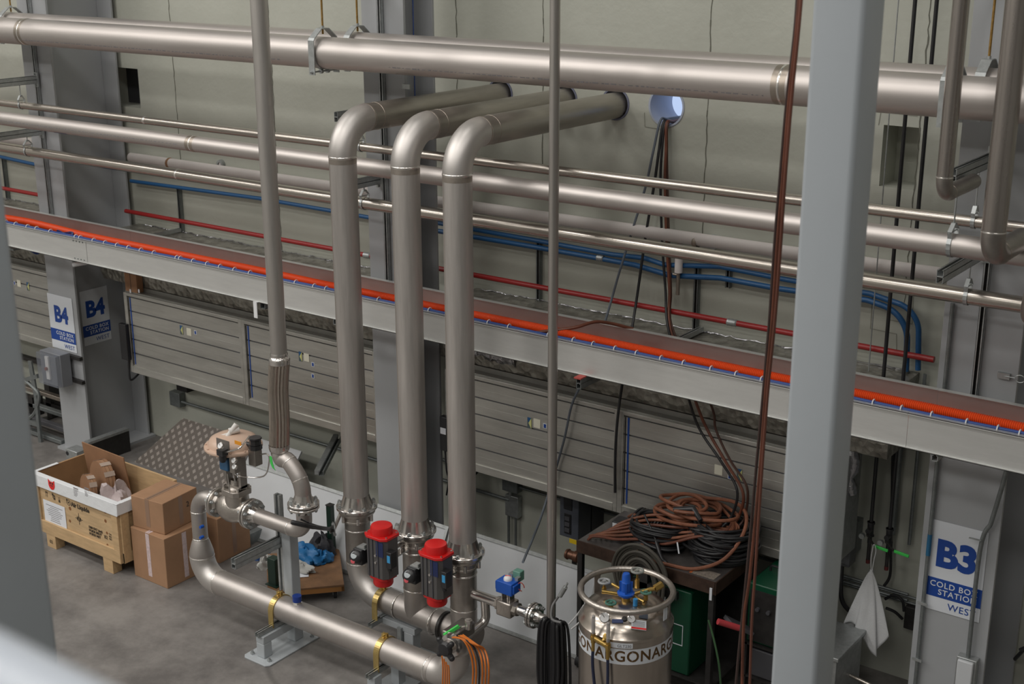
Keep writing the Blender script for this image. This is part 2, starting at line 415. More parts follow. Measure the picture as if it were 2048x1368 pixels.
def sign(o, u, v_, wd, ht, code, label, wsk=1.):
    u = V(u); v_ = V(v_); w_ = u.cross(v_); o = V(o)
    t = thing('station_sign', label, 'sign', tuple(o))
    obj('sign_plate', MB().obox(o+v_*ht/2+w_*.002, u, v_, w_, wd, ht, .003), SIGNW, t, 'white plate')
    bh = ht*.21; bz = ht*.155
    obj('band', MB().obox(o+v_*(bz+bh/2)+w_*.004, u, v_, w_, wd, bh, .0012), SIGNB, t, 'blue band')
    text(code, ht*.40, o+v_*ht*.635+w_*.0045, u, v_, SIGNB, t, name='code_lettering', bold=.016*ht/.9, xs=wsk)
    text('COLD BOX', ht*.088, o+v_*(bz+bh*.69)+w_*.0055+u*wd*.43, u, v_, SIGNW, t, 'RIGHT', spacing=1.12, bold=.0006)
    text('STATION', ht*.088, o+v_*(bz+bh*.29)+w_*.0055+u*wd*.43, u, v_, SIGNW, t, 'RIGHT', spacing=1.12, bold=.0006)
    text('WEST', ht*.105, o+v_*ht*.075+w_*.0045+u*wd*.43, u, v_, SIGNB, t, 'RIGHT', spacing=1.1)
    return t
def zat(px, py, yy): return at(px, py, 'y', yy).z
a = at(106, 692, 'y', 8.598); b = at(155, 708, 'y', 8.598); c = at(98, 585, 'y', 8.598)
sign(((a.x+b.x)/2, 8.597, (a.z+b.z)/2), X, Z, b.x-a.x, c.z-a.z, 'B4', 'bright B4 COLD BOX STATION WEST sign on front face of column', .92)
a = at(169, 692, 'x', -12.587); b = at(223, 678, 'x', -12.587); c = at(160, 583, 'x', -12.587)
sign((-12.586, (a.y+b.y)/2, (a.z+b.z)/2), Y, Z, b.y-a.y, c.z-a.z, 'B4', 'shaded B4 COLD BOX STATION WEST sign on recessed web of column', .95)
a = at(1846, 1213, 'y', 8.598); b = at(1958, 1245, 'y', 8.598); c = at(1863, 1037, 'y', 8.598)
sign(((a.x+b.x)/2, 8.597, (a.z+b.z)/2), X, Z, b.x-a.x, c.z-a.z, 'B3', 'B3 COLD BOX STATION WEST sign partly behind grey conduit')

# ------------------------------------------------------------ foreground posts and rail
def hss(loc, wd, z0, z1, label, n=5):
    x, y = loc; r = .022; poly = []
    for cx, cy, a in ((wd/2-r, wd/2-r, 0), (-wd/2+r, wd/2-r, 90), (-wd/2+r, -wd/2+r, 180), (wd/2-r, -wd/2+r, 270)):
        for k in range(n+1):
            t = RAD(a+90*k/n); poly.append((cx+r*cos(t), cy+r*sin(t)))
    t = thing('square_post', label, 'post', (x, y, z0))
    obj('post_tube', MB().prism(poly, (x, y, z0), X, Y, Z, z1-z0), GREYN, t)
    obj('base_plate', MB().box((x-wd/2-.05, y-wd/2-.05, z0), (x+wd/2+.05, y+wd/2+.05, z0+.02)), GREYN, t)
pr = at(1572, 684, 'y', 4.62)
hss((pr.x+.12, 4.72), .2, 0, 12, 'broad grey square post in foreground at right')
pl = at(22, 800, 'y', 1.75)
hss((pl.x-.330, 1.85), .2, 0, 12, 'blurred grey square post at left edge of view')
a = at(0, 1247, 'y', .37); b = at(220, 1368, 'y', .37)
zr = at(110, 1305, 'y', .40).z-.040
hr = thing('handrail', 'white painted handrail blurred in bottom left corner', 'handrail', (-.3, .38, 4.6))
obj('rail_tube', MB().tube([(-4, .38, zr), (3, .38, zr)], .04, 24), RAILW, hr)
for xx in (-3.2, 1.5): obj('rail_post', MB().tube([(xx, .38, 4.2), (xx, .38, zr)], .02, 12), RAILW, hr)
obj('lower_rail', MB().tube([(-4, .38, zr-.5), (3, .38, zr-.5)], .018, 12), RAILW, hr)
struct('floor', MB().box((-5, -4, 4.0), (4, .5, 4.2)), FLOORM)
# ------------------------------------------------------------ overhead pipe runs
XL, XR = -17.5, 1.5
def run(name, y, z, r, m, label, cat='pipe', welds=(), x0=XL, x1=XR, n=32):
    t = thing(name, label, cat, ((x0+x1)/2, y, z-r))
    obj('pipe_tube', MB().tube([(x0, y, z), (x1, y, z)], r, n), m, t)
    for xx in welds:
        obj('weld_bead', MB().lathe((xx-.011, y, z), X, [(r-.001, 0), (r+.0025, .004), (r+.0035, .011), (r+.0025, .018), (r-.001, .022)], n), WELD, t, 'bright ring of weld')
        obj('heat_band', MB().lathe((xx-.05, y, z), X, [(r+.0004, 0), (r+.001, .01), (r+.001, .09), (r+.0004, .1)], n), HEAT, t, 'heat darkened band beside the weld')
    return t
def xat(px, py, y): return at(px, py, 'y', y).x
YF, ZF, RF = 8.0, 4.835, .128
YB = 8.37
big = run('large_pipe', YF, ZF, RF, STH, 'front one of the two large horizontal stainless pipes near the top', welds=(xat(1572, 165, YF), xat(55, 60, YF)))
run('large_pipe', YB, ZF+.012, .132, STH, 'rear one of the two large horizontal stainless pipes near the top', welds=(-14.2,))
th = run('thin_pipe', 8.36, 4.025, .038, STP, 'thin horizontal polished pipe just above the medium pipe', welds=(), n=20)
obj('joint_band', MB().lathe((xat(289, 247, 8.36), 8.36, 4.025), X, [(.038, 0), (.0395, .004), (.0395, .03), (.038, .034)], 20), WELD, th, 'bright welded joint')
me_ = run('medium_pipe', 7.86, 3.975, .070, STH, 'medium horizontal stainless pipe with a blue tape patch', welds=(xat(388, 290, 7.86),))
lo = run('low_polished_pipe', 8.38, 3.535, .053, STP, 'horizontal polished pipe just below the medium pipe', n=24)
obj('joint_band', MB().lathe((xat(356, 355, 8.38), 8.38, 3.535), X, [(.053, 0), (.0545, .004), (.0545, .02), (.053, .024)], 20), WELD, lo, 'bright welded joint')
def tape(px0, px1, py, y, z, r, par):
    xa, xb = xat(px0, py, y), xat(px1, py, y)
    obj('tape_patch', MB().lathe((xa, y, z), X, [(r+.0012, 0), (r+.0012, xb-xa)], 16, a0=RAD(60), a1=RAD(165)), BLUT, par, 'blue masking tape patch')
tape(113, 137, 257, 7.86, 3.975, .070, me_)
tape(208, 235, 335, 8.38, 3.535, .053, lo)
# printed heat number line along the big pipe
def specks(par, y, z, r, x0, x1, a, hgt=.012):
    m = MB(); x = x0; rad = r+.0008
    while x < x1:
        L = random.uniform(.01, .05); h = random.uniform(.3, 1)*hgt
        c = V((x, y, z))
        m.obox(c+V((L/2, -cos(a)*rad, sin(a)*rad)), X, V((0, sin(a), cos(a))), V((0, -cos(a), sin(a))), L, h, .001)
        x += L+random.uniform(.008, .03)
    obj('printed_marking', m, INKG, par, 'faint grey line of printed characters')
specks(big, YF, ZF, RF, -11.8, -8.2, RAD(-32)); specks(big, YF, ZF, RF, -7.0, -3.8, RAD(-30))
specks(me_, 7.86, 3.975, .07, -13.2, -9.5, RAD(-8), .008)

# white covered pipe on the wall
wy = 9.38; wz = 3.375
wpx0, wpx1 = xat(262, 318, wy), xat(1885, 560, wy)
t = thing('white_pipe', 'white covered pipe running along wall behind the medium pipe', 'pipe', ((wpx0+wpx1)/2, wy, wz-.05))
obj('pipe_cover', MB().tube([(wpx0, wy, wz), (wpx1, wy, wz+.02)], .052, 20), INSW, t)
for px, py in ((340, 331), (1393, 482)):
    x = xat(px, py, wy); obj('rough_band', MB().lathe((x-.02, wy, wz), X, [(.052, 0), (.058, .01), (.06, .025), (.052, .04)], 18), HEAT if px > 1000 else CARDD, t, 'rough darker band')
t2 = thing('white_pipe', 'white covered pipe left of the B4 column', 'pipe', (-15.5, wy, wz-.05))
obj('pipe_cover', MB().tube([(-17.5, wy, wz), (-12.8, wy, wz)], .052, 20), INSW, t2)
for (px, py), lb in (((440, 329), 'small round grey wall disc above white covered pipe at left'), ((1425, 485), 'round grey wall disc above white covered pipe near the brown hoses')):
    c = at(px, py, 'y', WY-.03); r = .05 if px < 1000 else .062
    d = thing('wall_disc', lb, 'disc', tuple(c-Z*r))
    obj('disc_ring', MB().lathe((c.x, WY-.04, c.z), Y, [(r*.45, 0), (r*.95, 0), (r, .01), (r, .04)], 24), GALV, d)
    obj('disc_centre', MB().lathe((c.x, WY-.03, c.z), Y, [(0, 0), (r*.45, 0), (r*.45, .03)], 20), INSW, d, 'white centre')
# pipe drop below the white pipe with a small brown valve
c = at(1357, 540, 'y', wy)
t = thing('drain_stub', 'short white stub with small bronze valve under white covered pipe', 'valve', (c.x, wy, c.z-.2))
obj('stub', MB().cyl((c.x, wy, wz-.045), (c.x, wy, at(1357, 545, 'y', wy).z), .033, 16), INSW, t)
z0 = at(1357, 545, 'y', wy).z; z1 = at(1357, 590, 'y', wy).z
obj('valve_body', MB().cyl((c.x, wy, z1), (c.x, wy, z0), .016, 12).cyl((c.x-.05, wy, z0-.02), (c.x+.012, wy, z0-.02), .010, 8), HEAT, t, 'small bronze valve')

# blue and red pipes on wall channels
BY = 9.42
def wallpipe(name, pts, r, m, label, y=BY, couplings=(), corner=.0):
    P = [at(a, b, 'y', y) for a, b in pts]
    P2 = arc(P, corner) if corner else P
    t = thing(name, label, 'pipe', tuple(P[len(P)//2]-Z*r))
    obj('pipe_tube', MB().tube(P2, r, 14), m, t)
    for (a, b) in couplings:
        c = at(a, b, 'y', y)
        mb = MB().lathe((c.x-.035, y, c.z), X, [(r, 0), (r+.006, .006), (r+.003, .02), (r+.006, .035), (r+.003, .05), (r+.006, .064), (r, .07)], 14)
        obj('coupling', mb, GALV, t, 'silver coupling')
    return t
zr_ = 2.755
def redrun(x0, x1, label, cps):
    t = thing('red_pipe', label, 'pipe', ((x0+x1)/2, BY-.06, zr_-.025))
    obj('pipe_tube', MB().tube([(x0, BY-.06, zr_), (x1, BY-.06, zr_)], .024, 14), REDP, t)
    for px, py in cps:
        x = xat(px, py, BY-.06)
        obj('coupling', MB().lathe((x-.045, BY-.06, zr_), X, [(.024, 0), (.031, .008), (.028, .024), (.032, .045), (.028, .066), (.031, .082), (.024, .09)], 14), GALV, t, 'silver coupling')
redrun(XL, -12.87, 'thin red pipe on wall left of the B4 column', ())
redrun(-12.33, xat(1868, 723, BY-.06), 'long thin red pipe running low along the wall', ((735, 515), (1464, 652)))
wallpipe('blue_pipe', [(-60, 300), (75, 330)], .022, BLUP, 'short blue pipe visible left of the B4 column')
wallpipe('blue_pipe', [(262, 362), (520, 397), (744, 436)], .021, BLUP, 'blue pipe between B4 column and middle column')
wallpipe('blue_pipe', [(876, 446), (1090, 484), (1225, 509), (1290, 516), (1330, 530), (1440, 533), (1555, 556), (1660, 575), (1740, 587), (1800, 608), (1838, 625), (1836, 740)], .021, BLUP, 'upper blue pipe on wall bending down at right end', corner=.28)
wallpipe('blue_pipe', [(876, 462), (1070, 494), (1205, 518), (1270, 530), (1340, 551), (1440, 556), (1555, 577), (1660, 592), (1735, 600), (1790, 620), (1815, 660), (1812, 742)], .023, BLUP, 'lower blue pipe on wall bending down at right end', couplings=((1201, 516),), corner=.25)
def wallchan(px, py0, py1, label, w_=.041):
    a = at(px, py0, 'y', 9.48); b = at(px+(996-px)*(py1-py0)/9000, py1, 'y', 9.48)
    t = thing('wall_channel', label, 'channel', (a.x, 9.47, b.z))
    m = MB().box((a.x-w_/2, 9.457, b.z), (a.x-w_/2+.003, WY, a.z)).box((a.x+w_/2-.003, 9.457, b.z), (a.x+w_/2, WY, a.z)).box((a.x-w_/2, 9.457, b.z), (a.x-.010, 9.46, a.z)).box((a.x+.010, 9.457, b.z), (a.x+w_/2, 9.46, a.z))
    obj('channel_sides', m, GALD, t)
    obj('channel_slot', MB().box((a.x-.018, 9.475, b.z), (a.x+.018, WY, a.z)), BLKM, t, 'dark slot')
wallchan(7, 312, 402, 'wall channel at far left under the polished pipe')
wallchan(358, 372, 462, 'wall channel left of the tall slim pipe')
wallchan(1079, 478, 605, 'wall channel beside the tall slim pole')
wallchan(1396, 535, 662, 'wall channel under the round wall disc')
wallchan(1459, 533, 575, 'short wall channel right of the brown hoses')
wallchan(1678, 575, 735, 'wall channel right of the broad foreground post')

# channel bracket arms carrying the pipes
def arm(x, z, y0, label, y1=8.558):
    t = thing('bracket_arm', label, 'bracket', (x, (y0+y1)/2, z-.041))
    for s in (0, 1):
        zz = z-.041+s*.041; lip = zz if s == 0 else zz+.041
        m = MB().box((x-.0206, y0, zz), (x-.018, y1, zz+.041)).box((x+.018, y0, zz), (x+.0206, y1, zz+.041))
        base = zz+.0385 if s == 0 else zz
        m.box((x-.0206, y0, base), (x+.0206, y1, base+.0025))
        lz = zz if s == 0 else zz+.0385
        m.box((x-.0206, y0, lz), (x-.011, y1, lz+.0025)).box((x+.011, y0, lz), (x+.0206, y1, lz+.0025))
        obj('channel', m, GALV, t)
    obj('end_plate', MB().box((x-.04, y1, z-.075), (x+.04, y1+.012, z+.075)), GALV, t)
    for zz in (z-.06, z+.06): obj('bolt', MB().cyl((x, y1-.018, zz), (x, y1, zz), .011, 8), GALV, t)
arm(-12.60, 4.275, 7.35, 'upper bracket arm on the B4 column')
arm(-12.60, 3.73, 7.35, 'lower bracket arm on the B4 column')
arm(-7.75, 4.31, 8.06, 'bracket arm end peeking out above the leftmost large bend')
arm(-7.75, 3.72, 8.15, 'lower bracket arm on the middle column behind pipes')
arm(-2.53, 4.40, 7.80, 'upper open ended bracket arm on the B3 column')
arm(-2.53, 3.80, 7.74, 'lower open ended bracket arm on the B3 column')
arm(-2.58, 5.50, 7.4, 'topmost bracket arm on the B3 column holding two rods')
arm(-12.60, 5.50, 7.35, 'topmost bracket arm on the B4 column above the view')
arm(-7.75, 5.50, 7.35, 'topmost bracket arm on the middle column above the view')
# clevis hangers of the big pipes
def clevis(x, y, z, r, ztop, label):
    t = thing('clevis_hanger', label, 'pipe hanger', (x, y, z-r-.04))
    obj('threaded_rod', MB().cyl((x, y, z+r+.02), (x, y, ztop), .0085, 10), ROD, t, 'yellow threaded rod')
    w_ = .064; h = z+r+.068; rr = r+.012
    pts = [(y-rr, z-r-.04), (y-rr, z+r*.80), (y-rr*.90, z+r*.97), (y-rr*.30, h-.004), (y, h), (y+rr*.30, h-.004), (y+rr*.90, z+r*.97), (y+rr, z+r*.80), (y+rr, z-r-.04)]
    m = MB()
    for (a, b), (c, d) in zip(pts, pts[1:]):
        dd = V((0, c-a, d-b)); nn = V((0, -dd.z, dd.y)).normalized()*.0035
        m.add([(x-w_/2, a-nn.y, b-nn.z), (x+w_/2, a-nn.y, b-nn.z), (x+w_/2, a+nn.y, b+nn.z), (x-w_/2, a+nn.y, b+nn.z),
               (x-w_/2, c-nn.y, d-nn.z), (x+w_/2, c-nn.y, d-nn.z), (x+w_/2, c+nn.y, d+nn.z), (x-w_/2, c+nn.y, d+nn.z)],
              [(0, 1, 2, 3), (4, 7, 6, 5), (0, 4, 5, 1), (1, 5, 6, 2), (2, 6, 7, 3), (3, 7, 4, 0)])
    obj('yoke', m, GALV, t)
    lb = MB(); a0 = []
    N = 14
    for k in range(N+1):
        th_ = pi+pi*k/N; a0.append((cos(th_)*(r+.004), sin(th_)*(r+.004)))
    for (a, b), (c, d) in zip(a0, a0[1:]): lb.bar((x, y+a, z+b), (x, y+c, z+d), .05, .005, up=(0, a, b))
    obj('lower_strap', lb, GALV, t)
    obj('cross_bolt', MB().cyl((x, y-rr-.03, z-r-.018), (x, y+rr+.03, z-r-.018), .007, 10), GALV, t)
    for s in (-1, 1): obj('nut', MB().cyl((x, y+s*(rr+.004), z-r-.018), (x, y+s*(rr+.018), z-r-.018), .014, 6), GALV, t)
    for s in (-1, 1): obj('spacer', MB().cyl((x, y+s*.05, z-r-.018), (x, y+s*.025, z-r-.018), .019, 12), GALV, t)
    obj('nut', MB().cyl((x, y, h+.003), (x, y, h+.018), .014, 6), GALV, t)
clevis(-7.80, YF, ZF, RF, 5.46, 'front galvanised clevis hanger on large pipe left of middle column')
clevis(-7.76, YB, ZF, RF, 5.46, 'rear galvanised clevis hanger on large pipe left of middle column')
clevis(xat(1912, 110, YF), YF, ZF, RF, 5.46, 'front clevis hanger at right, half behind slim vertical pipe')
clevis(xat(1975, 80, YB)+.02, YB, ZF, RF, 5.46, 'rear clevis hanger at right between the two near vertical pipes')
clevis(-12.65, YF, ZF, RF, 5.46, 'front clevis hanger on large pipe at top left')
clevis(-12.62, YB, ZF, RF, 5.46, 'rear clevis hanger on large pipe at top left')
# small ring hangers
def ring(x, y, z, r, ztop, label, teardrop=True):
    t = thing('ring_hanger', label, 'pipe hanger', (x, y, z-r))
    rr = r+.005
    m = MB(); pts = [(sin(a_)*rr, cos(a_)*rr) for a_ in [RAD(50+26*i) for i in range(11)]]
    pts = [(.012, r+.065), (rr*.9, r+.02)]+[(p, q) for p, q in pts]+[(-rr*.9, r+.02), (-.012, r+.065), (.012, r+.065)]
    for (a, b), (c, d) in zip(pts, pts[1:]): m.bar((x, y+a, z+b), (x, y+c, z+d), .026, .003, up=(0, -(d-b), c-a))
    obj('band', m, GALV, t)
    obj('cross_bolt', MB().cyl((x, y-rr, z+r+.014), (x, y+rr, z+r+.014), .004, 8), GALV, t)
    if ztop > z+r+.07: obj('threaded_rod', MB().cyl((x, y, z+r+.05), (x, y, ztop), .005, 8), GALV, t)
    obj('nut', MB().cyl((x, y, z+r+.05), (x, y, z+r+.066), .010, 6), GALV, t)
ring(-12.60, 8.36, 4.025, .038, 4.234, 'small ring hanger on thin pipe at the B4 column')
ring(-13.0+.1, 8.0, 4.04, .03, 4.05, 'small ring hanger on thin pipe at far left edge')
ring(-7.76, 8.36, 4.025, .038, 4.269, 'small ring hanger on thin pipe between two large bends')
ring(-2.55, 8.36, 4.025, .038, 4.36, 'ring hanger on thin pipe beside near vertical pipe at right')
ring(-12.60, 8.38, 3.535, .053, 3.69, 'ring hanger on low polished pipe at the B4 column')
ring(-7.76, 8.38, 3.535, .053, 3.68, 'ring hanger on low polished pipe at the middle column')
ring(-2.55, 8.38, 3.535, .053, 3.76, 'ring hanger on low polished pipe at the B3 column')
ring(xat(1905, 480, 7.86), 7.86, 3.975, .070, 4.36, 'ring hanger on medium pipe at right')

# ------------------------------------------------------------ three risers
def flange(o, ax, rp, rf, thk, nb, parent, hub=.07, flip=1, m=None, bolt=True, rb=None, bl=.02, br=.010):
    """weld neck flange, its face at o, hub pointing along ax"""
    o = V(o); ax = V(ax).normalized(); rh = rp*1.28
    f = obj('flange', MB().lathe(o, ax, [(rp*.8, 0), (rf-.004, 0), (rf, .004), (rf, thk-.004), (rf-.004, thk), (rh, thk), (rh*.96, thk+.01), (rp*1.03, thk+hub), (rp, thk+hub+.012), (rp*.8, thk+hub+.012)], 40), m or STM, parent)
    if bolt:
        a = ax.cross(Z)
        if a.length < 1e-3: a = X.copy()
        a.normalize(); b = ax.cross(a); rb = rb or (rh+rf)/2
        for k in range(nb):
            t = 2*pi*(k+.5)/nb; c = o+(a*cos(t)+b*sin(t))*rb
            mb = MB().cyl(c+ax*thk, c+ax*(thk+bl*.7), br*1.7, 6).cyl(c+ax*(thk+bl*.7), c+ax*(thk+bl*1.3), br, 8)
            obj('bolt', mb, GALV, f)
    return f
def bead(o, ax, r, par, m=None, s=1.):
    return obj('weld_bead', MB().lathe(V(o)-V(ax)*.008*s, ax, [(r-.001, 0), (r+.003*s, .004*s), (r+.0035*s, .008*s), (r+.003*s, .012*s), (r-.001, .016*s)], 32), m or WELD, par, 'bright ring of weld')
RR = .1075; RE = .27
ZFL = [1.175, 1.165, 1.13]
RL = ['leftmost of the three large vertical pipes bending into the wall', 'middle of the three large vertical pipes bending into the wall', 'rightmost of the three large vertical pipes bending into the wall']
for i, (x, y) in enumerate(RIS):
    t = thing('riser_pipe', RL[i], 'pipe', (x, y, ZFL[i]))
    ztop = HZ-RE
    obj('vertical_tube', MB().tube([(x, y, ZFL[i]+.08), (x, y, ztop)], RR, 40), STV, t, 'streaked vertical tube')
    el = arc([(x, y, ztop-.02), (x, y, HZ), (x, y+RE+.02, HZ)], RE, 18)
    obj('elbow', MB().tube(el, RR+.001, 40), STE, t, 'smooth satin elbow')
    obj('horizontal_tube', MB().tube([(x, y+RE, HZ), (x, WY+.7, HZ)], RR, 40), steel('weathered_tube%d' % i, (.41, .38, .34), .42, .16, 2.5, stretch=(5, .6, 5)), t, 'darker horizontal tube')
    bead((x, y, ztop), Z, RR, t, s=1.2); bead((x, y+RE+.01, HZ), Y, RR, t, HEAT)
    obj('heat_band', MB().lathe((x, y, ztop-.07), Z, [(RR+.0004, .02), (RR+.001, .03), (RR+.001, .06)], 40), mat('light_heat_tint%d' % i, (.42, .375, .33), .5, .9, var=.2, vscale=8), t, 'brownish heat tint below the elbow weld')
    bead((x, y+RE+.12, HZ), Y, RR, t, HEAT, .7)
    # stencilled print
    m = MB(); q = y+.75
    for r_ in (0,):
        while q < y+1.5:
            L = random.uniform(.012, .03)
            if random.random() < .85: m.obox((x-.03+RR*.0+.09, q, HZ+.058), Y, V((.5, 0, -.86)), V((.86, 0, .5)), L, .03*random.uniform(.5, 1), .002)
            q += L+.012
    obj('printed_marking', m, INKG, t, 'smudged dark printed characters')
    # longitudinal seam
    obj('seam_line', MB().bar((x-.055, y-.0925, ZFL[i]+.12), (x-.055, y-.0925, ztop-.03), .003, .002, up=Y), HEAT, t, 'thin dark seam line')
    f = flange((x, y, ZFL[i]), Z, RR, .172, .026, 8, t, hub=.085)
print('pipes ok')
# ------------------------------------------------------------ floor header below the risers
HY, HZ0 = 7.40, .425
hd = thing('pipe_manifold', 'low stainless header joining the three large vertical pipes near the floor', 'pipe', (-6.5, HY, HZ0-.11))
x1, y1 = RIS[0]; x2, y2 = RIS[1]; x3, y3 = RIS[2]
LR = .26
def wafer(x, y, ztop, m=STC, parent=hd):
    """butterfly valve body clamped below the riser flange; returns its bottom"""
    f = obj('valve_body', MB().lathe((x, y, ztop-.008), -Z, [(.08, 0), (.150, 0), (.153, .006), (.153, .026), (.150, .032), (.118, .034), (.118, .082), (.122, .086), (.122, .100), (.112, .106), (.08, .106)], 40), m, parent)
    for k in range(6):
        t = 2*pi*(k+.25)/6
        obj('valve_lug', MB().cyl((x+cos(t)*.135, y+sin(t)*.135, ztop-.10), (x+cos(t)*.135, y+sin(t)*.135, ztop-.045), .014, 10), STM, f)
    return ztop-.114
zb = [wafer(x, y, z) for (x, y), z in zip(RIS, ZFL)]
pts = arc([(x1, y1, zb[0]), (x1, HY+.05, HZ0), (x3-.16, HY, HZ0)], LR, 18)
pts = arc([(x1, y1, zb[0]), (x1, y1, HZ0+LR+.02)], 0)
obj('down_tube', MB().tube([(x1, y1, zb[0]), (x1, y1, HZ0+LR)], RR, 36), STD, hd)
obj('elbow', MB().tube(arc([(x1, y1, HZ0+LR+.01), (x1, y1, HZ0), (x1+LR+.01, y1-.02, HZ0)], LR, 16), RR+.001, 36), STE, hd)
obj('header_tube', MB().tube([(x1+LR, y1-.02, HZ0), (x3+.11, HY, HZ0)], RR, 36), ST, hd)
obj('tee_neck', MB().lathe((x2, y2, HZ0), Z, [(.100, 0), (.104, .06), (RR-.001, .13), (RR-.001, .24)], 36), ST, hd)
bead((x2, y2, HZ0+.24), Z, RR-.001, hd)
obj('down_tube', MB().tube([(x2, y2, HZ0+.24), (x2, y2, zb[1])], RR-.001, 36), STD, hd)
obj('tee_neck', MB().lathe((x3, y3, HZ0), Z, [(.100, 0), (.104, .06), (RR-.001, .13), (RR-.001, .24)], 36), ST, hd)
bead((x3, y3, HZ0+.24), Z, RR-.001, hd)
obj('down_tube', MB().tube([(x3, y3, HZ0+.24), (x3, y3, zb[2])], RR-.001, 36), STD, hd)
for c, ax in (((x1, y1, HZ0+LR), Z), ((x1+LR+.015, y1-.02, HZ0), X), ((x1+LR+.07, y1-.02, HZ0), X), ((x2+.21, HY, HZ0), X), ((x2-.20, HY+.03, HZ0), X), ((x2, y2, zb[1]-.05), Z), ((x3, y3, zb[2]-.05), Z), ((x1, y1, zb[0]-.07), Z)):
    bead(c, ax, RR, hd)
cx = xat(890, 1245, HY)
obj('dark_collar', MB().lathe((cx-.012, HY, HZ0), X, [(RR, 0), (RR+.014, .004), (RR+.014, .03), (RR, .034)], 36), BLKM, hd, 'dark gasket ring')
def pclamp(x, y, z, r, label, zbase):
    t = thing('pipe_clamp', label, 'clamp', (x, y, zbase))
    w_ = .055; rr = r+.004; m = MB()
    pts = [(y-rr-.002, zbase)]+[(y-cos(RAD(8*k))*rr, z+sin(RAD(8*k))*rr) for k in range(23)]+[(y+rr+.002, zbase)]
    for (a, b), (c, d) in zip(pts, pts[1:]): m.bar((x, a, b), (x, c, d), w_, .008, up=(0, -(d-b), c-a))
    obj('band', m, GOLD, t)
    e = MB().box((x-w_/2, y-.011, z+rr), (x+w_/2, y-.006, z+rr+.032)).box((x-w_/2, y+.006, z+rr), (x+w_/2, y+.011, z+rr+.032))
    obj('ear', e, GOLD, t)
    obj('clamp_bolt', MB().cyl((x, y-.032, z+rr+.018), (x, y+.032, z+rr+.018), .006, 8).cyl((x, y+.011, z+rr+.018), (x, y+.021, z+rr+.018), .011, 6).cyl((x, y-.022, z+rr+.018), (x, y-.011, z+rr+.018), .011, 6), GOLD, t)
    return t
def dchan(mbp, a, b, wd, ht):
    """open channel beam from a to b, built as web and two walls"""
    a = V(a); b = V(b)
    mbp.bar(a-Z*(ht/2-.002), b-Z*(ht/2-.002), wd, .004)
    d = (b-a).normalized(); s = d.cross(Z)
    for q in (-1, 1):
        mbp.bar(a+s*q*(wd/2-.002), b+s*q*(wd/2-.002), .004, ht)
        mbp.bar(a+s*q*(wd/2-.006)+Z*(ht/2-.002), b+s*q*(wd/2-.006)+Z*(ht/2-.002), .012, .004)
    return mbp
# post carrying the header
hcx = xat(764, 1212, HY)+.0
pclamp(hcx, HY+.02, HZ0, RR, 'yellow zinc clamp on the low header beside the leftmost elbow', HZ0-.13)
t = thing('support_post', 'grey post standing under the low header', 'pipe support', (-6.53, HY+.03, 0))
obj('post_tube', MB().box((-6.57, HY-.02, .012), (-6.47, HY+.08, .235)), GREYL, t, bevel=.006)
obj('base_plate', MB().box((-6.66, HY-.11, 0), (-6.38, HY+.17, .012)), GREYL, t, bevel=.003)
obj('beam', MB().box((hcx-.05, HY-.02, .235), (-6.45, HY+.08, .292)), GREYL, t, bevel=.004)
obj('channel', dchan(MB(), (hcx, HY-.16, .274+.0), (hcx, HY+.18, .274), .041, .041), GALV, t)
obj('channel', dchan(MB(), (-6.60, HY-.05, .05), (-6.60, HY-.05, .27), .041, .041) if False else MB().box((-6.62, HY-.045, .03), (-6.58, HY-.005, .27)), GALV, t)

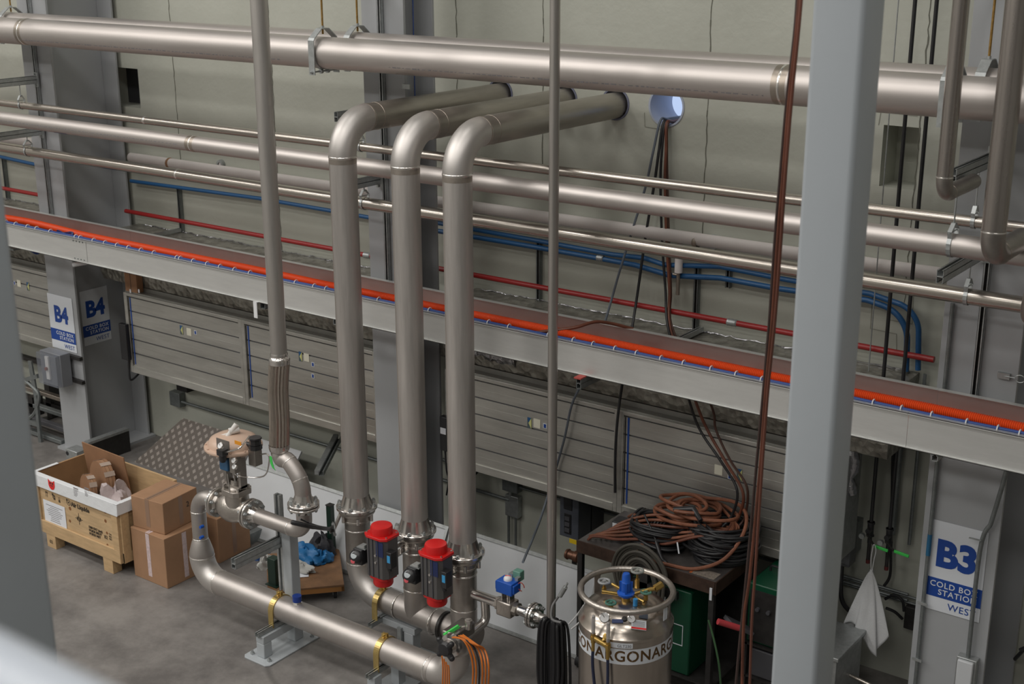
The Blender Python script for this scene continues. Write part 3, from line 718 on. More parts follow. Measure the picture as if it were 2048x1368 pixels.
# quarter turn actuators
def actuator(x, y, z, yv, label):
    t = thing('valve_actuator', label, 'valve actuator', (x, y, z-.27))
    obj('stem_bracket', MB().box((x-.035, y+.09, z-.07), (x+.035, yv-.118, z-.058)).box((x-.035, y+.09, z+.058), (x+.035, yv-.118, z+.07)).cyl((x, y+.08, z), (x, yv-.11, z), .016, 12), STM, t, 'steel mounting bracket')
    m = MB(); s = .112; c = .035
    poly = [(-s, -s*.82+c), (-s+c, -s*.82), (s-c, -s*.82), (s, -s*.82+c), (s, s*.82-c), (s-c, s*.82), (-s+c, s*.82), (-s, s*.82-c)]
    m.prism(poly, (x, y, z-.165), X, Y, Z, .33)
    obj('body', m, mat('hard_anodised_dark', (.13, .125, .125), .42, .5), t, 'dark ribbed body', bevel=.006)
    for q in (-.06, -.02, .035): obj('body_rib', MB().box((x+q, y-.099, z-.16), (x+q+.006, y-.0918, z+.16)), DKG, t)
    for sg, nm in ((1, 'top'), (-1, 'bottom')):
        m = MB(); e = .118 if sg > 0 else .095
        poly = [(-e, -e*.6), (-e*.6, -e*.88), (e*.6, -e*.88), (e, -e*.6), (e, e*.6), (e*.6, e*.88), (-e*.6, e*.88), (-e, e*.6)]
        m.prism(poly, (x, y, z+sg*.165), X, Y, Z*sg, .022)
        R_ = .088 if sg > 0 else .08
        m.lathe((x, y, z+sg*.185), Z*sg, [(R_, 0), (R_, .055), (R_*.93, .068), (R_*.8, .072), (0, .072)], 28)
        cp = obj('end_cap', m, REDC, t, 'red end cap', bevel=.003)
        for a, b in ((-.1, -.06), (.1, -.06), (.1, .06), (-.1, .06)) if sg > 0 else ():
            obj('screw', MB().cyl((x+a, y+b, z+sg*.187), (x+a, y+b, z+sg*.197), .008, 8), STM, cp)
    # position monitor on the left
    pb = obj('position_box', MB().box((x-.20, y-.12, z-.085), (x-.112, y-.02, z+.045)), BLKP, t, 'black position box', bevel=.006)
    obj('dome', MB().lathe((x-.165, y-.115, z-.02), V((.1, -.9, .35)), [(.058, 0), (.058, .02), (.05, .035), (.03, .045), (0, .047)], 18), BLKP, pb)
    obj('dial', MB().lathe((x-.163, y-.145, z+.002), V((.1, -.8, .5)), [(0, 0), (.032, 0), (.028, .010), (0, .012)], 16), mat('pale_dial', (.42, .46, .48), .35), pb, 'white dial')
    obj('dial_mark', MB().lathe((x-.165, y-.155, z-.042), V((.1, -.9, .2)), [(0, 0), (.024, 0), (.020, .012), (0, .014)], 14), mat('pale_red_mark', (.62, .10, .12), .4), pb, 'red position mark')
    obj('bracket', MB().box((x-.18, y-.10, z+.046), (x-.09, y-.02, z+.056)).box((x-.105, y-.10, z+.056), (x-.096, y-.03, z+.085)), GALV, t, 'pale metal bracket')
    # solenoid on the right
    sv = obj('solenoid', MB().box((x+.112, y-.085, z-.05), (x+.165, y-.015, z+.085)), BLKP, t, 'black solenoid block', bevel=.004)
    obj('sticker', MB().box((x+.125, y-.0875, z+.0), (x+.155, y-.0852, z+.06)), mat('light_blue_sticker', (.05, .32, .62), .4), sv, 'light blue sticker')
    obj('sticker', MB().box((x+.02, y-.0945, z+.03), (x+.092, y-.0915, z+.155)), mat('navy_sticker', (.012, .022, .09), .4), t, 'navy sticker')
    obj('connector', MB().cyl((x+.12, y-.05, z-.04), (x+.12, y-.05, z-.085), .018, 12), BLKP, t)
    for q in (.03, -.03): obj('port_bolt', MB().cyl((x+.012, y-.101, z+q), (x+.012, y-.09, z+q), .010, 8), STM, t)
    return t
p1 = at(763, 1108, 'x', x2-.01); p2 = at(871, 1146, 'x', x3-.01)
actuator(x2, p1.y, p1.z, y2, 'red capped valve actuator between left and middle vertical pipes')
actuator(x3, p2.y, p2.z, y3, 'red capped valve actuator in front of rightmost vertical pipe')
# hand lever of the first valve
p = at(672, 1062, 'y', y1)
t = thing('valve_lever', 'long black lever handle at the leftmost vertical pipe flange', 'lever', (x1-.2, y1, p.z-.02))
h0 = V((x1-.13, y1-.05, zb[0]+.06)); hub = at(668, 1058, 'y', y1-.12)
obj('stem', MB().cyl(h0, hub, .016, 12), STM, t)
dl = V((-.55, -.8, 0)).normalized()
obj('notch_plate', MB().lathe(hub-dl*.0, dl, [(0, 0), (.062, 0), (.062, .005), (0, .005)], 24), GALV, t, 'round steel notch plate')
hp = [hub+dl*.02, at(640, 1056, 'y', 7.02), at(612, 1051, 'y', 6.80), at(582, 1044, 'y', 6.70)]
obj('lever_grip', MB().tube(smooth(hp, 6), [.017]*9+[.02]*9+[.014], 10), BLKP, t, 'black grip')
hp2 = [hub+dl*.02+Z*.01, at(635, 1052, 'y', 7.0), at(600, 1038, 'y', 6.76)]
obj('lever_trigger', MB().tube(smooth(hp2, 6), .008, 8), BLKP, t, 'thin black trigger')
obj('lever_hub', MB().cyl(hub, hub+dl*.035, .026, 12), BLKM, t)
for a, b in ((0, .045), (.03, -.04), (-.03, -.04)):
    c = hub+dl*.004+Z*b+X*a; obj('bolt', MB().cyl(c, c+dl*.014, .010, 6), GALV, t)

# ------------------------------------------------------------ foreground pipe with control valve
GY = 6.90; FZ = .375
fg = thing('floor_pipe', 'large stainless pipe running low across the foreground with a blue cap', 'pipe', (-7, GY, FZ-.11))
EX = -8.465; zr = 1.165
xe = -5.62
ZV = 1.15
obj('lower_elbow', MB().tube(arc([(EX, GY, .585), (EX, GY, FZ), (EX+.215, GY, FZ)], .203, 18), RR+.001, 36), STE, fg)
obj('long_tube', MB().tube([(EX+.21, GY, FZ), (xe-.22, GY, FZ)], RR, 40), ST, fg)
for xx in (EX+.21, xat(862, 1350, GY)): bead((xx, GY, FZ), X, RR, fg)
obj('reducer', MB().lathe((EX, GY, .575), Z, [(RR, 0), (RR, .02), (.104, .045), (.078, .135), (.066, .16)], 36), ST, fg)
bead((EX, GY, .575), Z, RR, fg); bead((EX, GY, .74), Z, .066, fg, s=.8)
obj('upper_elbow', MB().tube(arc([(EX, GY, .73), (EX, GY, ZV), (xat(425, 995, GY), GY, ZV)], .155, 16), .066, 30), ST, fg)
bead((EX, GY, .995), Z, .066, fg, s=.8)
for px, py in ((404, 1052), (404, 1073)):
    q = at(px, py, 'y', GY-.06); obj('blue_plug', MB().cyl((q.x+.01, GY-.055, q.z), (q.x+.01, GY-.09, q.z), .014, 10), BLUC, fg, 'small blue plug')
q = xat(596, 1232, GY)
obj('boss', MB().lathe((q, GY, FZ+RR-.01), Z, [(.045, 0), (.038, .012), (.033, .022), (.0, .022)], 20), STM, fg, 'short welded boss')
obj('blue_cap', MB().cyl((q, GY, FZ+RR+.012), (q, GY, FZ+RR+.062), .038, 20), mat('blue_cap_plastic', (.012, .045, .26), .35), fg, 'blue plastic cap')
fx1 = xat(436, 1003, GY); fx2 = xat(503, 1034, GY)
flange((fx1, GY, ZV), -X, .066, .128, .022, 8, fg, hub=.04, rb=.105)
# end of the floor pipe: tee with riser up to hand valve
obj('end_elbow', MB().tube(arc([(xe-.23, GY, FZ), (xe, GY, FZ), (xe, GY, FZ+.24)], .2, 14), RR-.002, 32), STE, fg)
# control valve
cv = thing('control_valve', 'control valve with large beige round diaphragm top', 'valve', ((fx1+fx2)/2, GY, ZV-.14))
vx = (fx1+fx2)/2
for f0, s in ((fx1+.003, 1), (fx2-.003, -1)):
    flange((f0, GY, ZV), X*s, .075, .128, .022, 8, cv, hub=.03, m=STC, rb=.105)
obj('body', MB().lathe((fx1+.02, GY, ZV), X, [(.07, 0), (.085, .04), (.115, .10), (.128, .17), (.115, .24), (.09, .30), (.075, fx2-fx1-.04)], 32).lathe((vx+.04, GY, ZV+.05), Z, [(.105, 0), (.10, .06), (.10, .10)], 28), STC, cv, 'cast stainless body')
bx = vx+.04
obj('bonnet', MB().prism([(-.09, -.06), (-.06, -.09), (.06, -.09), (.09, -.06), (.09, .06), (.06, .09), (-.06, .09), (-.09, .06)], (bx, GY, ZV+.145), X*1.15, Y*1.15, Z, .05).lathe((bx, GY, ZV+.19), Z, [(.07, 0), (.045, .03), (.04, .08)], 24), STC, cv, 'bolted bonnet', bevel=.004)
for a, b in ((-.085, -.06), (.085, -.06), (.085, .06), (-.085, .06)):
    obj('bolt', MB().cyl((bx+a, GY+b, ZV+.19), (bx+a, GY+b, ZV+.225), .011, 6), STM, cv)
zt = ZV+.50
hbx = xat(512, 880, GY)
obj('yoke', MB().box((bx-.10, GY-.035, ZV+.215), (bx-.072, GY+.035, zt+.02)).box((bx+.072, GY-.035, ZV+.215), (bx+.10, GY+.035, zt+.02)).cyl((bx, GY, ZV+.2), (bx, GY, zt), .012, 10).box((bx-.10, GY-.05, ZV+.21), (bx+.10, GY+.05, ZV+.235)), STD, cv, 'steel yoke legs')
ha = obj('diaphragm_housing', MB().lathe((bx, GY, zt), Z, [(0, 0), (.10, 0), (.16, .015), (.19, .04), (.205, .055), (.236, .058), (.240, .064), (.240, .078), (.236, .084), (.208, .088), (.204, .11), (.188, .14), (.14, .165), (.06, .176), (0, .178)], 48), BEIGE, cv, 'beige round diaphragm housing')
for k in range(12):
    a = 2*pi*(k+.4)/12; c = V((bx+cos(a)*.223, GY+sin(a)*.223, zt+.082))
    obj('bolt', MB().cyl(c, c+Z*.012, .010, 6).cyl(c-Z*.03, c-Z*.02, .010, 6), BEIGE, ha)
obj('eye_bolt', MB().tube([(bx+.0+.022*cos(a), GY, zt+.17+.022*sin(a)) for a in [2*pi*k/12 for k in range(12)]], .006, 8, closed=True), BEIGE, ha)
obj('rubber_plug', MB().cyl((bx+.07, GY-.04, zt+.14), (bx+.07, GY-.04, zt+.165), .014, 10), BLKP, ha, 'black plug')
obj('warning_label', MB().obox(at(476, 886, 'y', GY-.215), X, Z, Y, .075, .03, .004), ORL, ha, 'orange label')
# white wrapped fitting on top
wp = smooth([V((bx+.02, GY, zt+.16)), V((bx+.03, GY-.01, zt+.20)), V((bx+.035, GY, zt+.235)), V((bx+.03, GY+.005, zt+.255))], 4)
obj('white_wrap', MB().tube([V((bx-.01, GY-.06, zt+.155)), V((bx+.035, GY+.02, zt+.26))], [.018, .023], 12).tube(smooth([V((bx-.13, GY-.08, zt+.145)), V((bx-.06, GY-.06, zt+.165)), V((bx, GY-.04, zt+.19))], 4), .009, 8).tube([V((bx-.005, GY-.03, zt+.2)), V((bx+.04, GY+.04, zt+.215))], .03, 10), mat('white_tape_wrap', (.7, .68, .65), .6), cv, 'white wrapped vent fitting')
# positioner, regulator and gauges
RY = GY-.22
pA = at(446, 889, 'y', RY+.02)
obj('regulator_plate', MB().obox(pA, X, Z, Y, .15, .085, .005), STD, cv, 'perforated steel plate')
pB = at(445, 910, 'y', RY-.01)
rg = obj('air_regulator', MB().cyl(pB-Z*.045, pB+Z*.0, .030, 14).obox(pB+Z*.025, X, Y, Z, .07, .06, .05).cyl(pB-Z*.06, pB-Z*.045, .022, 12), BLKP, cv, 'black air regulator')
def gauge(c, r, par, nrm=V((.0, -.85, .5)), back=None):
    nrm = V(nrm).normalized(); c = V(c)
    g = obj('gauge', MB().lathe(c, nrm, [(0, -.02), (r, -.02), (r, .002), (r*.88, .004), (r*.88, .001)], 22), back or STM, par, 'round gauge')
    obj('gauge_dial', MB().lathe(c, nrm, [(0, .001), (r*.86, .001)], 22), DIALW, g, 'white dial face')
    u = nrm.cross(Z).normalized(); v_ = u.cross(nrm)
    obj('gauge_needle', MB().bar(c+nrm*.003, c+nrm*.003+(u*.5+v_*.5)*r, r*.1, .001, up=nrm), INK, g, 'dark needle')
gauge(at(440, 891, 'y', RY-.05), .028, cv)
pC = at(454, 926, 'y', GY-.14)
obj('positioner', MB().obox(pC, X, Y, Z, .10, .08, .11), mat('blue_positioner', (.03, .10, .20), .4), cv, 'blue positioner case', bevel=.008)
gauge(at(467, 921, 'y', GY-.19), .024, cv); gauge(at(468, 933, 'y', GY-.19), .024, cv)
pD = at(471, 928, 'y', GY-.13); obj('gauge_block', MB().obox(pD, X, Y, Z, .06, .08, .14), STD, cv, bevel=.004)
obj('impulse_tube', MB().tube(arc([pB+V((.035, 0, .03)), at(480, 897, 'y', RY-.02), at(499, 872, 'y', GY-.1)], .03), .007, 8).tube(arc([(bx+.11, GY-.1, zt-.20), (bx+.13, GY-.16, zt+.02), (bx+.17, GY-.14, zt+.05)], .03), .006, 8).tube(smooth([(hbx+.03, GY, zt+.06), (hbx+.12, GY, zt+.09), (hbx+.14, GY, zt+.03), (hbx+.06, GY-.0, zt-.12), (bx+.13, GY-.08, zt-.14), (bx+.06, GY-.09, zt-.09)], 6), .006, 8).tube([(bx+.04, GY-.12, zt-.13), (bx+.05, GY-.115, ZV+.2)], .005, 8), STM, cv, 'bent impulse tubing')
sw = obj('volume_booster', MB().box((hbx-.05, GY-.05, zt-.03), (hbx+.03, GY+.03, zt+.11)), STD, cv, 'grey booster block', bevel=.004)
obj('booster_head', MB().cyl((hbx, GY-.01, zt+.11), (hbx, GY-.01, zt+.145), .055, 8).cyl((hbx, GY-.01, zt+.15), (hbx, GY-.01, zt+.19), .048, 8).cyl((hbx, GY-.01, zt+.195), (hbx, GY-.01, zt+.21), .055, 8).cyl((hbx-.10, GY-.01, zt+.13), (hbx-.05, GY-.01, zt+.13), .02, 10), BLKP, sw, 'black finned head')
obj('green_tag', MB().obox(at(536, 925, 'y', GY-.1), V((.3, 0, -1)), V((.3, -.9, 0)), Y, .08, .03, .003), GRN, cv) if False else None

# tube from control valve to the braided hose
TY = 6.90
q3 = at(604, 1040, 'y', TY)
hx = -7.17
bt = thing('branch_tube', 'short stainless branch from control valve up to the hose flange', 'pipe', (hx, TY, ZV-.12))
FH = 1.395
flange((fx2+.006, TY, ZV), X, .062, .128, .022, 8, bt, hub=.06, rb=.105)
obj('branch_pipe', MB().tube(arc([(fx2+.08, TY, ZV), (hx, TY, ZV), (hx, TY, FH-.06)], .125, 16), .064, 30), ST, bt)
bead((hx-.16, TY, ZV), X, .064, bt, s=.8)
flange((hx, TY, FH-.004), -Z, .064, .128, .022, 8, bt, hub=.03, rb=.105)
tp = thing('slim_riser', 'tall slim stainless pipe ending in a braided metal hose', 'pipe', (-7.18, TY, FH))
flange((hx, TY, FH+.004), Z, .064, .128, .022, 8, tp, hub=.07, rb=.105)
hb = at(559, 905, 'y', TY)
sb = smooth([(hx, TY, FH+.085), (hx-.005, TY, FH+.15), (hx-.045, TY, FH+.24), (hx-.15, TY, FH+.345), (hb.x+.02, TY, hb.z-.05), (hb.x, TY, hb.z+.02)], 7)
obj('offset_bend', MB().tube(sb, .066, 28), ST, tp, 'S shaped double bend')
for k in (12, 20):
    d = (sb[k+1]-sb[k-1]).normalized(); bead(sb[k], d, .066, tp, s=.8)
ht = at(557, 712, 'y', TY).z; tx = -7.352
def braid(pts, r, n=48):
    P = []; return P
hp = smooth([(hb.x, TY, hb.z+.03), (hb.x+.022, TY, hb.z+.3), (hb.x+.026, TY, hb.z+.55), (tx+.004, TY, ht-.02)], 8)
# braided cover with lengthwise strands
def fluted(pts, r, nf=20, amp=.0035):
    m = MB(); pts = [V(p) for p in pts]; n = nf*4; vs = []; fs = []
    for i, p in enumerate(pts):
        for k in range(n):
            a = 2*pi*k/n; rr = r+amp*cos(a*nf); vs.append(p+V((cos(a)*rr, sin(a)*rr, 0)))
    for i in range(len(pts)-1):
        for k in range(n): fs.append((i*n+k, i*n+(k+1) % n, (i+1)*n+(k+1) % n, (i+1)*n+k))
    return m.add(vs, fs)
obj('braided_hose', fluted(hp, .077, 18, .005), steel('braid_metal', (.46, .41, .36), .36, .25, 30, stretch=(8, 8, .3)), tp, 'ribbed braided metal hose')
for z0, s in ((ht-.03, 1), (hb.z+.04, -1)):
    xx = tx if s > 0 else hb.x
    obj('ferrule', MB().lathe((xx, TY, z0), Z*s, [(.082, -.03), (.083, 0), (.078, .02), (.066, .03), (.070, .045), (.065, .06)], 32), STM, tp, 'polished end ferrule')
obj('upper_tube', MB().tube([(tx, TY, ht+.02), (tx, TY, 7.5)], .064, 32), steel('slim_riser_steel', (.52, .495, .47), .44, .10, 4, stretch=(4, 4, .4)), tp, 'long dull vertical tube')
g = at(543, 925, 'y', TY-.05)
obj('ribbon_tag', MB().prism([(-.016, .045), (0, .055), (.012, .04), (.016, 0), (.03, -.045), (.045, -.06), (.01, -.045), (-.01, -.01)], (g.x-.005, TY-.05, g.z), X, Z, Y, .004).bar((g.x+.02, TY-.05, g.z-.02), (g.x+.09, TY-.04, g.z+.01), .006, .002), GRN, tp, 'bright green ribbon tag')

# stand under the floor pipe
st = thing('pipe_stand', 'pale grey pipe stand bolted to the floor under the foreground pipe', 'pipe support', (-7.5, 6.85, 0))
SX = -7.51
obj('base_plate', MB().prism([(-.15, -.26), (-.12, -.29), (.12, -.29), (.15, -.26), (.15, .33), (-.15, .33)], (SX, 6.87, 0), X, Y, Z, .014), GREYL, st, bevel=.003)
for a, b in ((-.1, -.22), (.1, -.22), (.1, .28), (-.1, .28)):
    c = V((SX+a, 6.87+b, .014)); obj('anchor_bolt', MB().cyl(c, c+Z*.016, .018, 6).cyl(c+Z*.016, c+Z*.035, .010, 8), GALV, st)
obj('short_leg', MB().box((SX-.045, 6.65, .014), (SX+.045, 6.74, .1445)), GREYL, st, bevel=.006)
obj('cross_beam', MB().box((SX-.045, 6.65, .145), (SX+.045, 7.06, .215)), GREYL, st, bevel=.005)
obj('channel', dchan(MB(), (SX, 6.62, .238), (SX, 7.05, .238), .041, .041), GALV, st)
obj('tall_post', MB().box((SX-.05, 7.0, .014), (SX+.05, 7.1, ZV-.07)), GREYL, st, 'tall square post', bevel=.008)
obj('post_channel', MB().box((SX-.12, 7.01, .45), (SX-.10, 7.05, 1.33)).box((SX-.075, 7.01, .45), (SX-.055, 7.05, 1.33)).box((SX-.12, 7.045, .45), (SX-.055, 7.05, 1.33)), GALV, st, 'upright slotted channel')
obj('arm', dchan(MB(), (SX-.085, 6.5, .93), (SX-.085, 7.03, .93), .05, .05), GALV, st, 'channel arm reaching to the front')
obj('arm', dchan(MB(), (SX-.085, 6.5, .885), (SX-.085, 7.03, .885), .05, .04), GALV, st)
pclamp(SX-.0, GY, FZ, RR, 'yellow zinc clamp on the foreground pipe above the stand', .235)
c2 = xat(772, 1325, GY)
pclamp(c2, GY, FZ, RR, 'yellow zinc clamp on the foreground pipe at bottom centre', .235)
s2 = thing('pipe_stand', 'pipe stand under the lower clamp at the bottom edge', 'pipe support', (c2, 6.87, 0))
obj('channel', dchan(MB(), (c2, 6.68, .238), (c2, 7.10, .238), .041, .041), GALV, s2)
obj('base_plate', MB().box((c2-.14, 6.62, 0), (c2+.14, 7.15, .014)), GREYL, s2)
for yy in (6.72, 7.0): obj('leg', MB().box((c2-.04, yy, .014), (c2+.04, yy+.08, .217)), GREYL, s2)

# hand valve at the end of the floor pipe
hv = thing('hand_valve', 'hand valve with green lever and black star knob at bottom centre', 'valve', (xe, GY, FZ+.24))
zz = FZ+.24
obj('valve_tube', MB().cyl((xe, GY, zz), (xe, GY, zz+.1), .08, 28), ST, hv)
obj('valve_block', MB().box((xe-.065, GY-.09, zz+.09), (xe+.06, GY+.16, zz+.19)), STD, hv, 'square cast body', bevel=.012)
kp = at(885, 1300, 'y', GY-.2)
obj('bonnet_flange', MB().lathe((kp.x+.02, GY-.10, kp.z+.01), -Y, [(0, 0), (.088, 0), (.088, .03), (.06, .035), (.05, .07), (0, .07)], 30), STM, hv)
m = MB().lathe((kp.x+.02, GY-.175, kp.z+.01), -Y, [(0, 0), (.056, 0), (.060, .022), (.048, .04), (0, .045)], 20)
for k in range(4):
    a = RAD(45+90*k); c = V((kp.x+.02, GY-.19, kp.z+.01)); e = c+V((cos(a)*.082, 0, sin(a)*.082))
    m.tube([c, e], [.026, .022], 8).sphere(e, .023, 10)
obj('star_knob', m, BLKP, hv, 'black four lobed knob')
gp = at(905, 1258, 'y', GY-.06)
obj('lever', MB().bar(at(888, 1271, 'y', GY-.1), at(918, 1252, 'y', GY-.02), .018, .03), GRN, hv, 'green lever grip', bevel=.004)
obj('lever_neck', MB().cyl(at(937, 1258, 'y', GY), at(937, 1240, 'y', GY), .022, 10).cyl(at(937, 1246, 'y', GY), at(937, 1240, 'y', GY), .03, 6).bar(at(918, 1254, 'y', GY), at(938, 1250, 'y', GY), .02, .008), STM, hv)
# orange and black wires hanging by the hand valve
def cable(name, pts, r, m, label, cat='cable', n=8, sm=8, group=None):
    P = smooth(pts, sm) if sm else [V(p) for p in pts]
    o = obj(name, MB().tube(P, r, n), m); return tag(o, label, cat, group)
bun = []
for k in range(6):
    dx = k*7; bun.append([at(905+dx*.6, 1275-k, 'y', GY-.28+.01*k), at(925+dx*.8, 1279+k*2, 'y', GY-.30), at(938+dx*.9, 1300, 'y', GY-.30+.012*k), at(946+dx*.9, 1335, 'y', GY-.29), at(944+dx*.9, 1390, 'y', GY-.29+.01*k)])
t = thing('cable_bundle', 'bundle of thin orange cables looping down beside black star knob', 'cable bundle', tuple(at(940, 1380, 'y', GY-.3)))
for k, p in enumerate(bun): obj('cable_strand', MB().tube(smooth(p, 6), .007, 7), BLK if k in (2,) else ORC, t)
t = thing('cable_bundle', 'short bunch of orange cables left of black star knob at bottom edge', 'cable bundle', tuple(at(890, 1380, 'y', GY-.25)))
for k in range(4): obj('cable_strand', MB().tube(smooth([at(884+k*4, 1312+k*6, 'y', GY-.24), at(886+k*4, 1340, 'y', GY-.24), at(884+k*5, 1390, 'y', GY-.24)], 6), .006, 7), ORC, t)

# small manifold right of the rightmost riser
sz = at(990, 1203, 'y', y3).z
sm_ = thing('branch_manifold', 'small side branch with blue ball valve right of rightmost riser', 'pipe', (-5.5, y3, sz-.15))
bvx = xat(1016, 1212, y3); ffx = xat(1068, 1234, y3)
obj('side_tube', MB().tube([(x3+.09, y3, sz), (bvx-.08, y3, sz)], .040, 20), STM, sm_)
obj('drop_elbow', MB().tube(arc([(xat(968, 1200, y3)+.01, y3, sz), (xat(968, 1200, y3)+.02, y3, sz-.2), (xat(968, 1200, y3)-.02, y3-.3, sz-.26)], .07, 10), .036, 20), STM, sm_)
obj('ball_valve_body', MB().box((bvx-.075, y3-.06, sz-.07), (bvx+.065, y3+.06, sz+.055)), STC, sm_, bevel=.012)
for s in (-1, 1): obj('valve_end', MB().cyl((bvx+s*.06, y3, sz), (bvx+s*.10, y3, sz), .054, 8), STC, sm_)
obj('outlet_tube', MB().tube([(bvx+.08, y3, sz), (ffx-.04, y3, sz)], .038, 20), STM, sm_)
flange((ffx-.003, y3, sz), -X, .038, .098, .022, 6, sm_, hub=.03, rb=.077)
ba = thing('ball_valve_actuator', 'bright blue actuator box with white dome on top', 'valve actuator', (bvx, y3, sz+.055))
obj('mount', MB().box((bvx-.04, y3-.03, sz+.056), (bvx-.034, y3+.03, sz+.125)).box((bvx+.034, y3-.03, sz+.056), (bvx+.04, y3+.03, sz+.125)).cyl((bvx, y3, sz+.055), (bvx, y3, sz+.13), .012, 10), STM, ba)
obj('case', MB().box((bvx-.075, y3-.058, sz+.125), (bvx+.075, y3+.058, sz+.225)).box((bvx-.09, y3-.045, sz+.14), (bvx+.09, y3+.045, sz+.21)), BLUC, ba, 'bright blue ribbed case', bevel=.006)
obj('indicator_dome', MB().lathe((bvx, y3, sz+.225), Z, [(.034, 0), (.034, .014), (.026, .028), (.012, .034), (0, .035)], 20), DIALW, ba, 'white dome with red bar')
obj('indicator_bar', MB().bar((bvx-.018, y3-.01, sz+.259), (bvx+.018, y3+.01, sz+.259), .008, .004), REDLBL, ba, 'red bar')
obj('junction_head', MB().box((bvx+.0, y3+.06, sz+.20), (bvx+.07, y3+.12, sz+.28)), mat('pale_green_enamel', (.14, .30, .24), .4), ba, 'pale green junction head', bevel=.006)
obj('fitting', MB().box((bvx-.04, y3+.06, sz+.19), (bvx-.001, y3+.11, sz+.245)), GALV, ba); obj('fitting', MB().box((bvx+.05, y3+.02, sz+.225), (bvx+.08, y3+.059, sz+.25)), GALV, ba)
obj('red_wire', MB().tube([(bvx+.11+.03*cos(a), y3+.02, sz+.19+.035*sin(a)) for a in [2*pi*k/14 for k in range(12)]], .004, 6), mat('dark_red_wire', (.35, .05, .03), .5), ba, 'red looped wire')
tpx = -5.095
tt = thing('slim_pole', 'slim stainless pipe standing straight up to the top edge', 'pipe', (tpx, y3, sz-.03))
flange((ffx+.003, y3, sz), X, .038, .098, .022, 6, tt, hub=.03, rb=.077)
obj('tube', MB().tube(arc([(ffx+.04, y3, sz), (tpx, y3, sz), (tpx, y3, 7.5)], .05, 8), .035, 24), steel('slim_pole_steel', (.47, .445, .42), .36, .08, 4, stretch=(4, 4, .3)), tt)
# ------------------------------------------------------------ cable tray
TF, TB, TZ0, TZ1 = 7.90, 8.44, 2.615, 2.855
tr = thing('cable_tray', 'long aluminium ladder cable tray carrying the orange conduit', 'cable tray', (-8, 8.17, TZ0))
jx = [XL, xat(174, 505, TF), xat(1010, 690, TF)+3.2, XR]
for i in range(3):
    a, b = jx[i]+.001, jx[i+1]-.001
    m = MB().box((a, TF, TZ0), (b, TF+.004, TZ1)).box((a, TF-.018, TZ1-.004), (b, TF+.022, TZ1)).box((a, TF-.018, TZ0), (b, TF+.022, TZ0+.004)).box((a, TF-.018, TZ1-.012), (b, TF-.015, TZ1)).box((a, TF-.018, TZ0), (b, TF-.015, TZ0+.01))
    obj('front_rail', m, ALU, tr)
    m = MB().box((a, TB-.004, TZ0), (b, TB, TZ1)).box((a, TB-.022, TZ1-.004), (b, TB+.022, TZ1)).box((a, TB-.022, TZ0), (b, TB+.018, TZ0+.004))
    br_ = obj('back_rail', m, ALUB, tr)
    obj('rail_flange', MB().box((a, TB-.022, TZ1+.0004), (b, TB+.022, TZ1+.003)), ALU, br_, 'bright top flange')
x = XL+.2; nr = 0
while x < XR:
    obj('rung', MB().box((x-.02, TF+.004, TZ0+.008), (x+.02, TB-.004, TZ0+.03)), ALU, tr); x += .3
jp = jx[1]
sp = MB().box((jp-.27, TF-.0035, TZ0+.012), (jp-.003, TF-.0005, TZ1-.016))
spl = obj('splice_plate', sp, ALU, tr)
for k in range(4):
    for zz in (TZ0+.03, TZ1-.03):
        obj('rivet', MB().cyl((jp-.05-k*.05, TF-.0035, zz), (jp-.05-k*.05, TF-.010, zz), .007, 8), GALD, spl)
ob = thing('added_orange_cables', 'unseen orange cables added low inside the cable tray to mirror pink in its rear rail', 'cables', (-8, 8.17, TZ0+.031))  # hidden strands added only so the rear rail picks up a pink reflection
for k in (1, 4, 7):
    obj('cable_strand', MB().tube([(XL+.1, TF+.045+.050*k, TZ0+.031+.019), (XR-.1, TF+.045+.050*k, TZ0+.031+.019)], .019, 8), ORG, ob)
# orange corrugated conduit on the rungs' front side, lifted by the blue cable
def cz(x): return TZ0+.165+.038+.013*(1 if x > -12 else 1)
def ribbed(pts, r, pitch, amp):
    out = []; rs = []; acc = 0; P = pts
    L = sum((b-a).length for a, b in zip(P, P[1:])); n = int(L/pitch*2)
    seg = 0; d0 = 0; lens = [(b-a).length for a, b in zip(P, P[1:])]
    for i in range(n+1):
        s = L*i/n
        while seg < len(lens)-1 and s > d0+lens[seg]: d0 += lens[seg]; seg += 1
        out.append(P[seg].lerp(P[seg+1], (s-d0)/lens[seg])); rs.append(r+(amp if i % 2 else -amp))
    return MB().tube(out, rs, 14)
ocp = []
for i in range(41):
    x = XL+(XR-XL)*i/40
    wob = .014*sin(x*1.9)+.008*sin(x*4.1)
    yy = TF+.106+(.05*math.exp(-((x+12.2)/.5)**2)); ocp.append(V((x, yy, TZ1+.010+.15*wob)))
oc = obj('corrugated_conduit', ribbed(smooth(ocp, 4), .034, .013, .003), ORG); tag(oc, 'long bright orange corrugated conduit lying in the cable tray', 'conduit')
bc = thing('blue_cable', 'blue cable tied with white straps along the front of the cable tray', 'cable', (-8, TF+.03, TZ1-.02))
bp = []
for i in range(61):
    x = XL+(XR-XL)*i/60; bp.append(V((x, TF+.030+.002*sin(i*2.1), TZ1+.006+.002*sin(i*1.3))))
obj('cable_strand', MB().tube(smooth(bp, 3), .010, 8), BLUCAB, bc)
obj('cable_strand', MB().tube(smooth([p+V((0, .016, -.006)) for p in bp], 3), .009, 8), BLUCAB, bc)
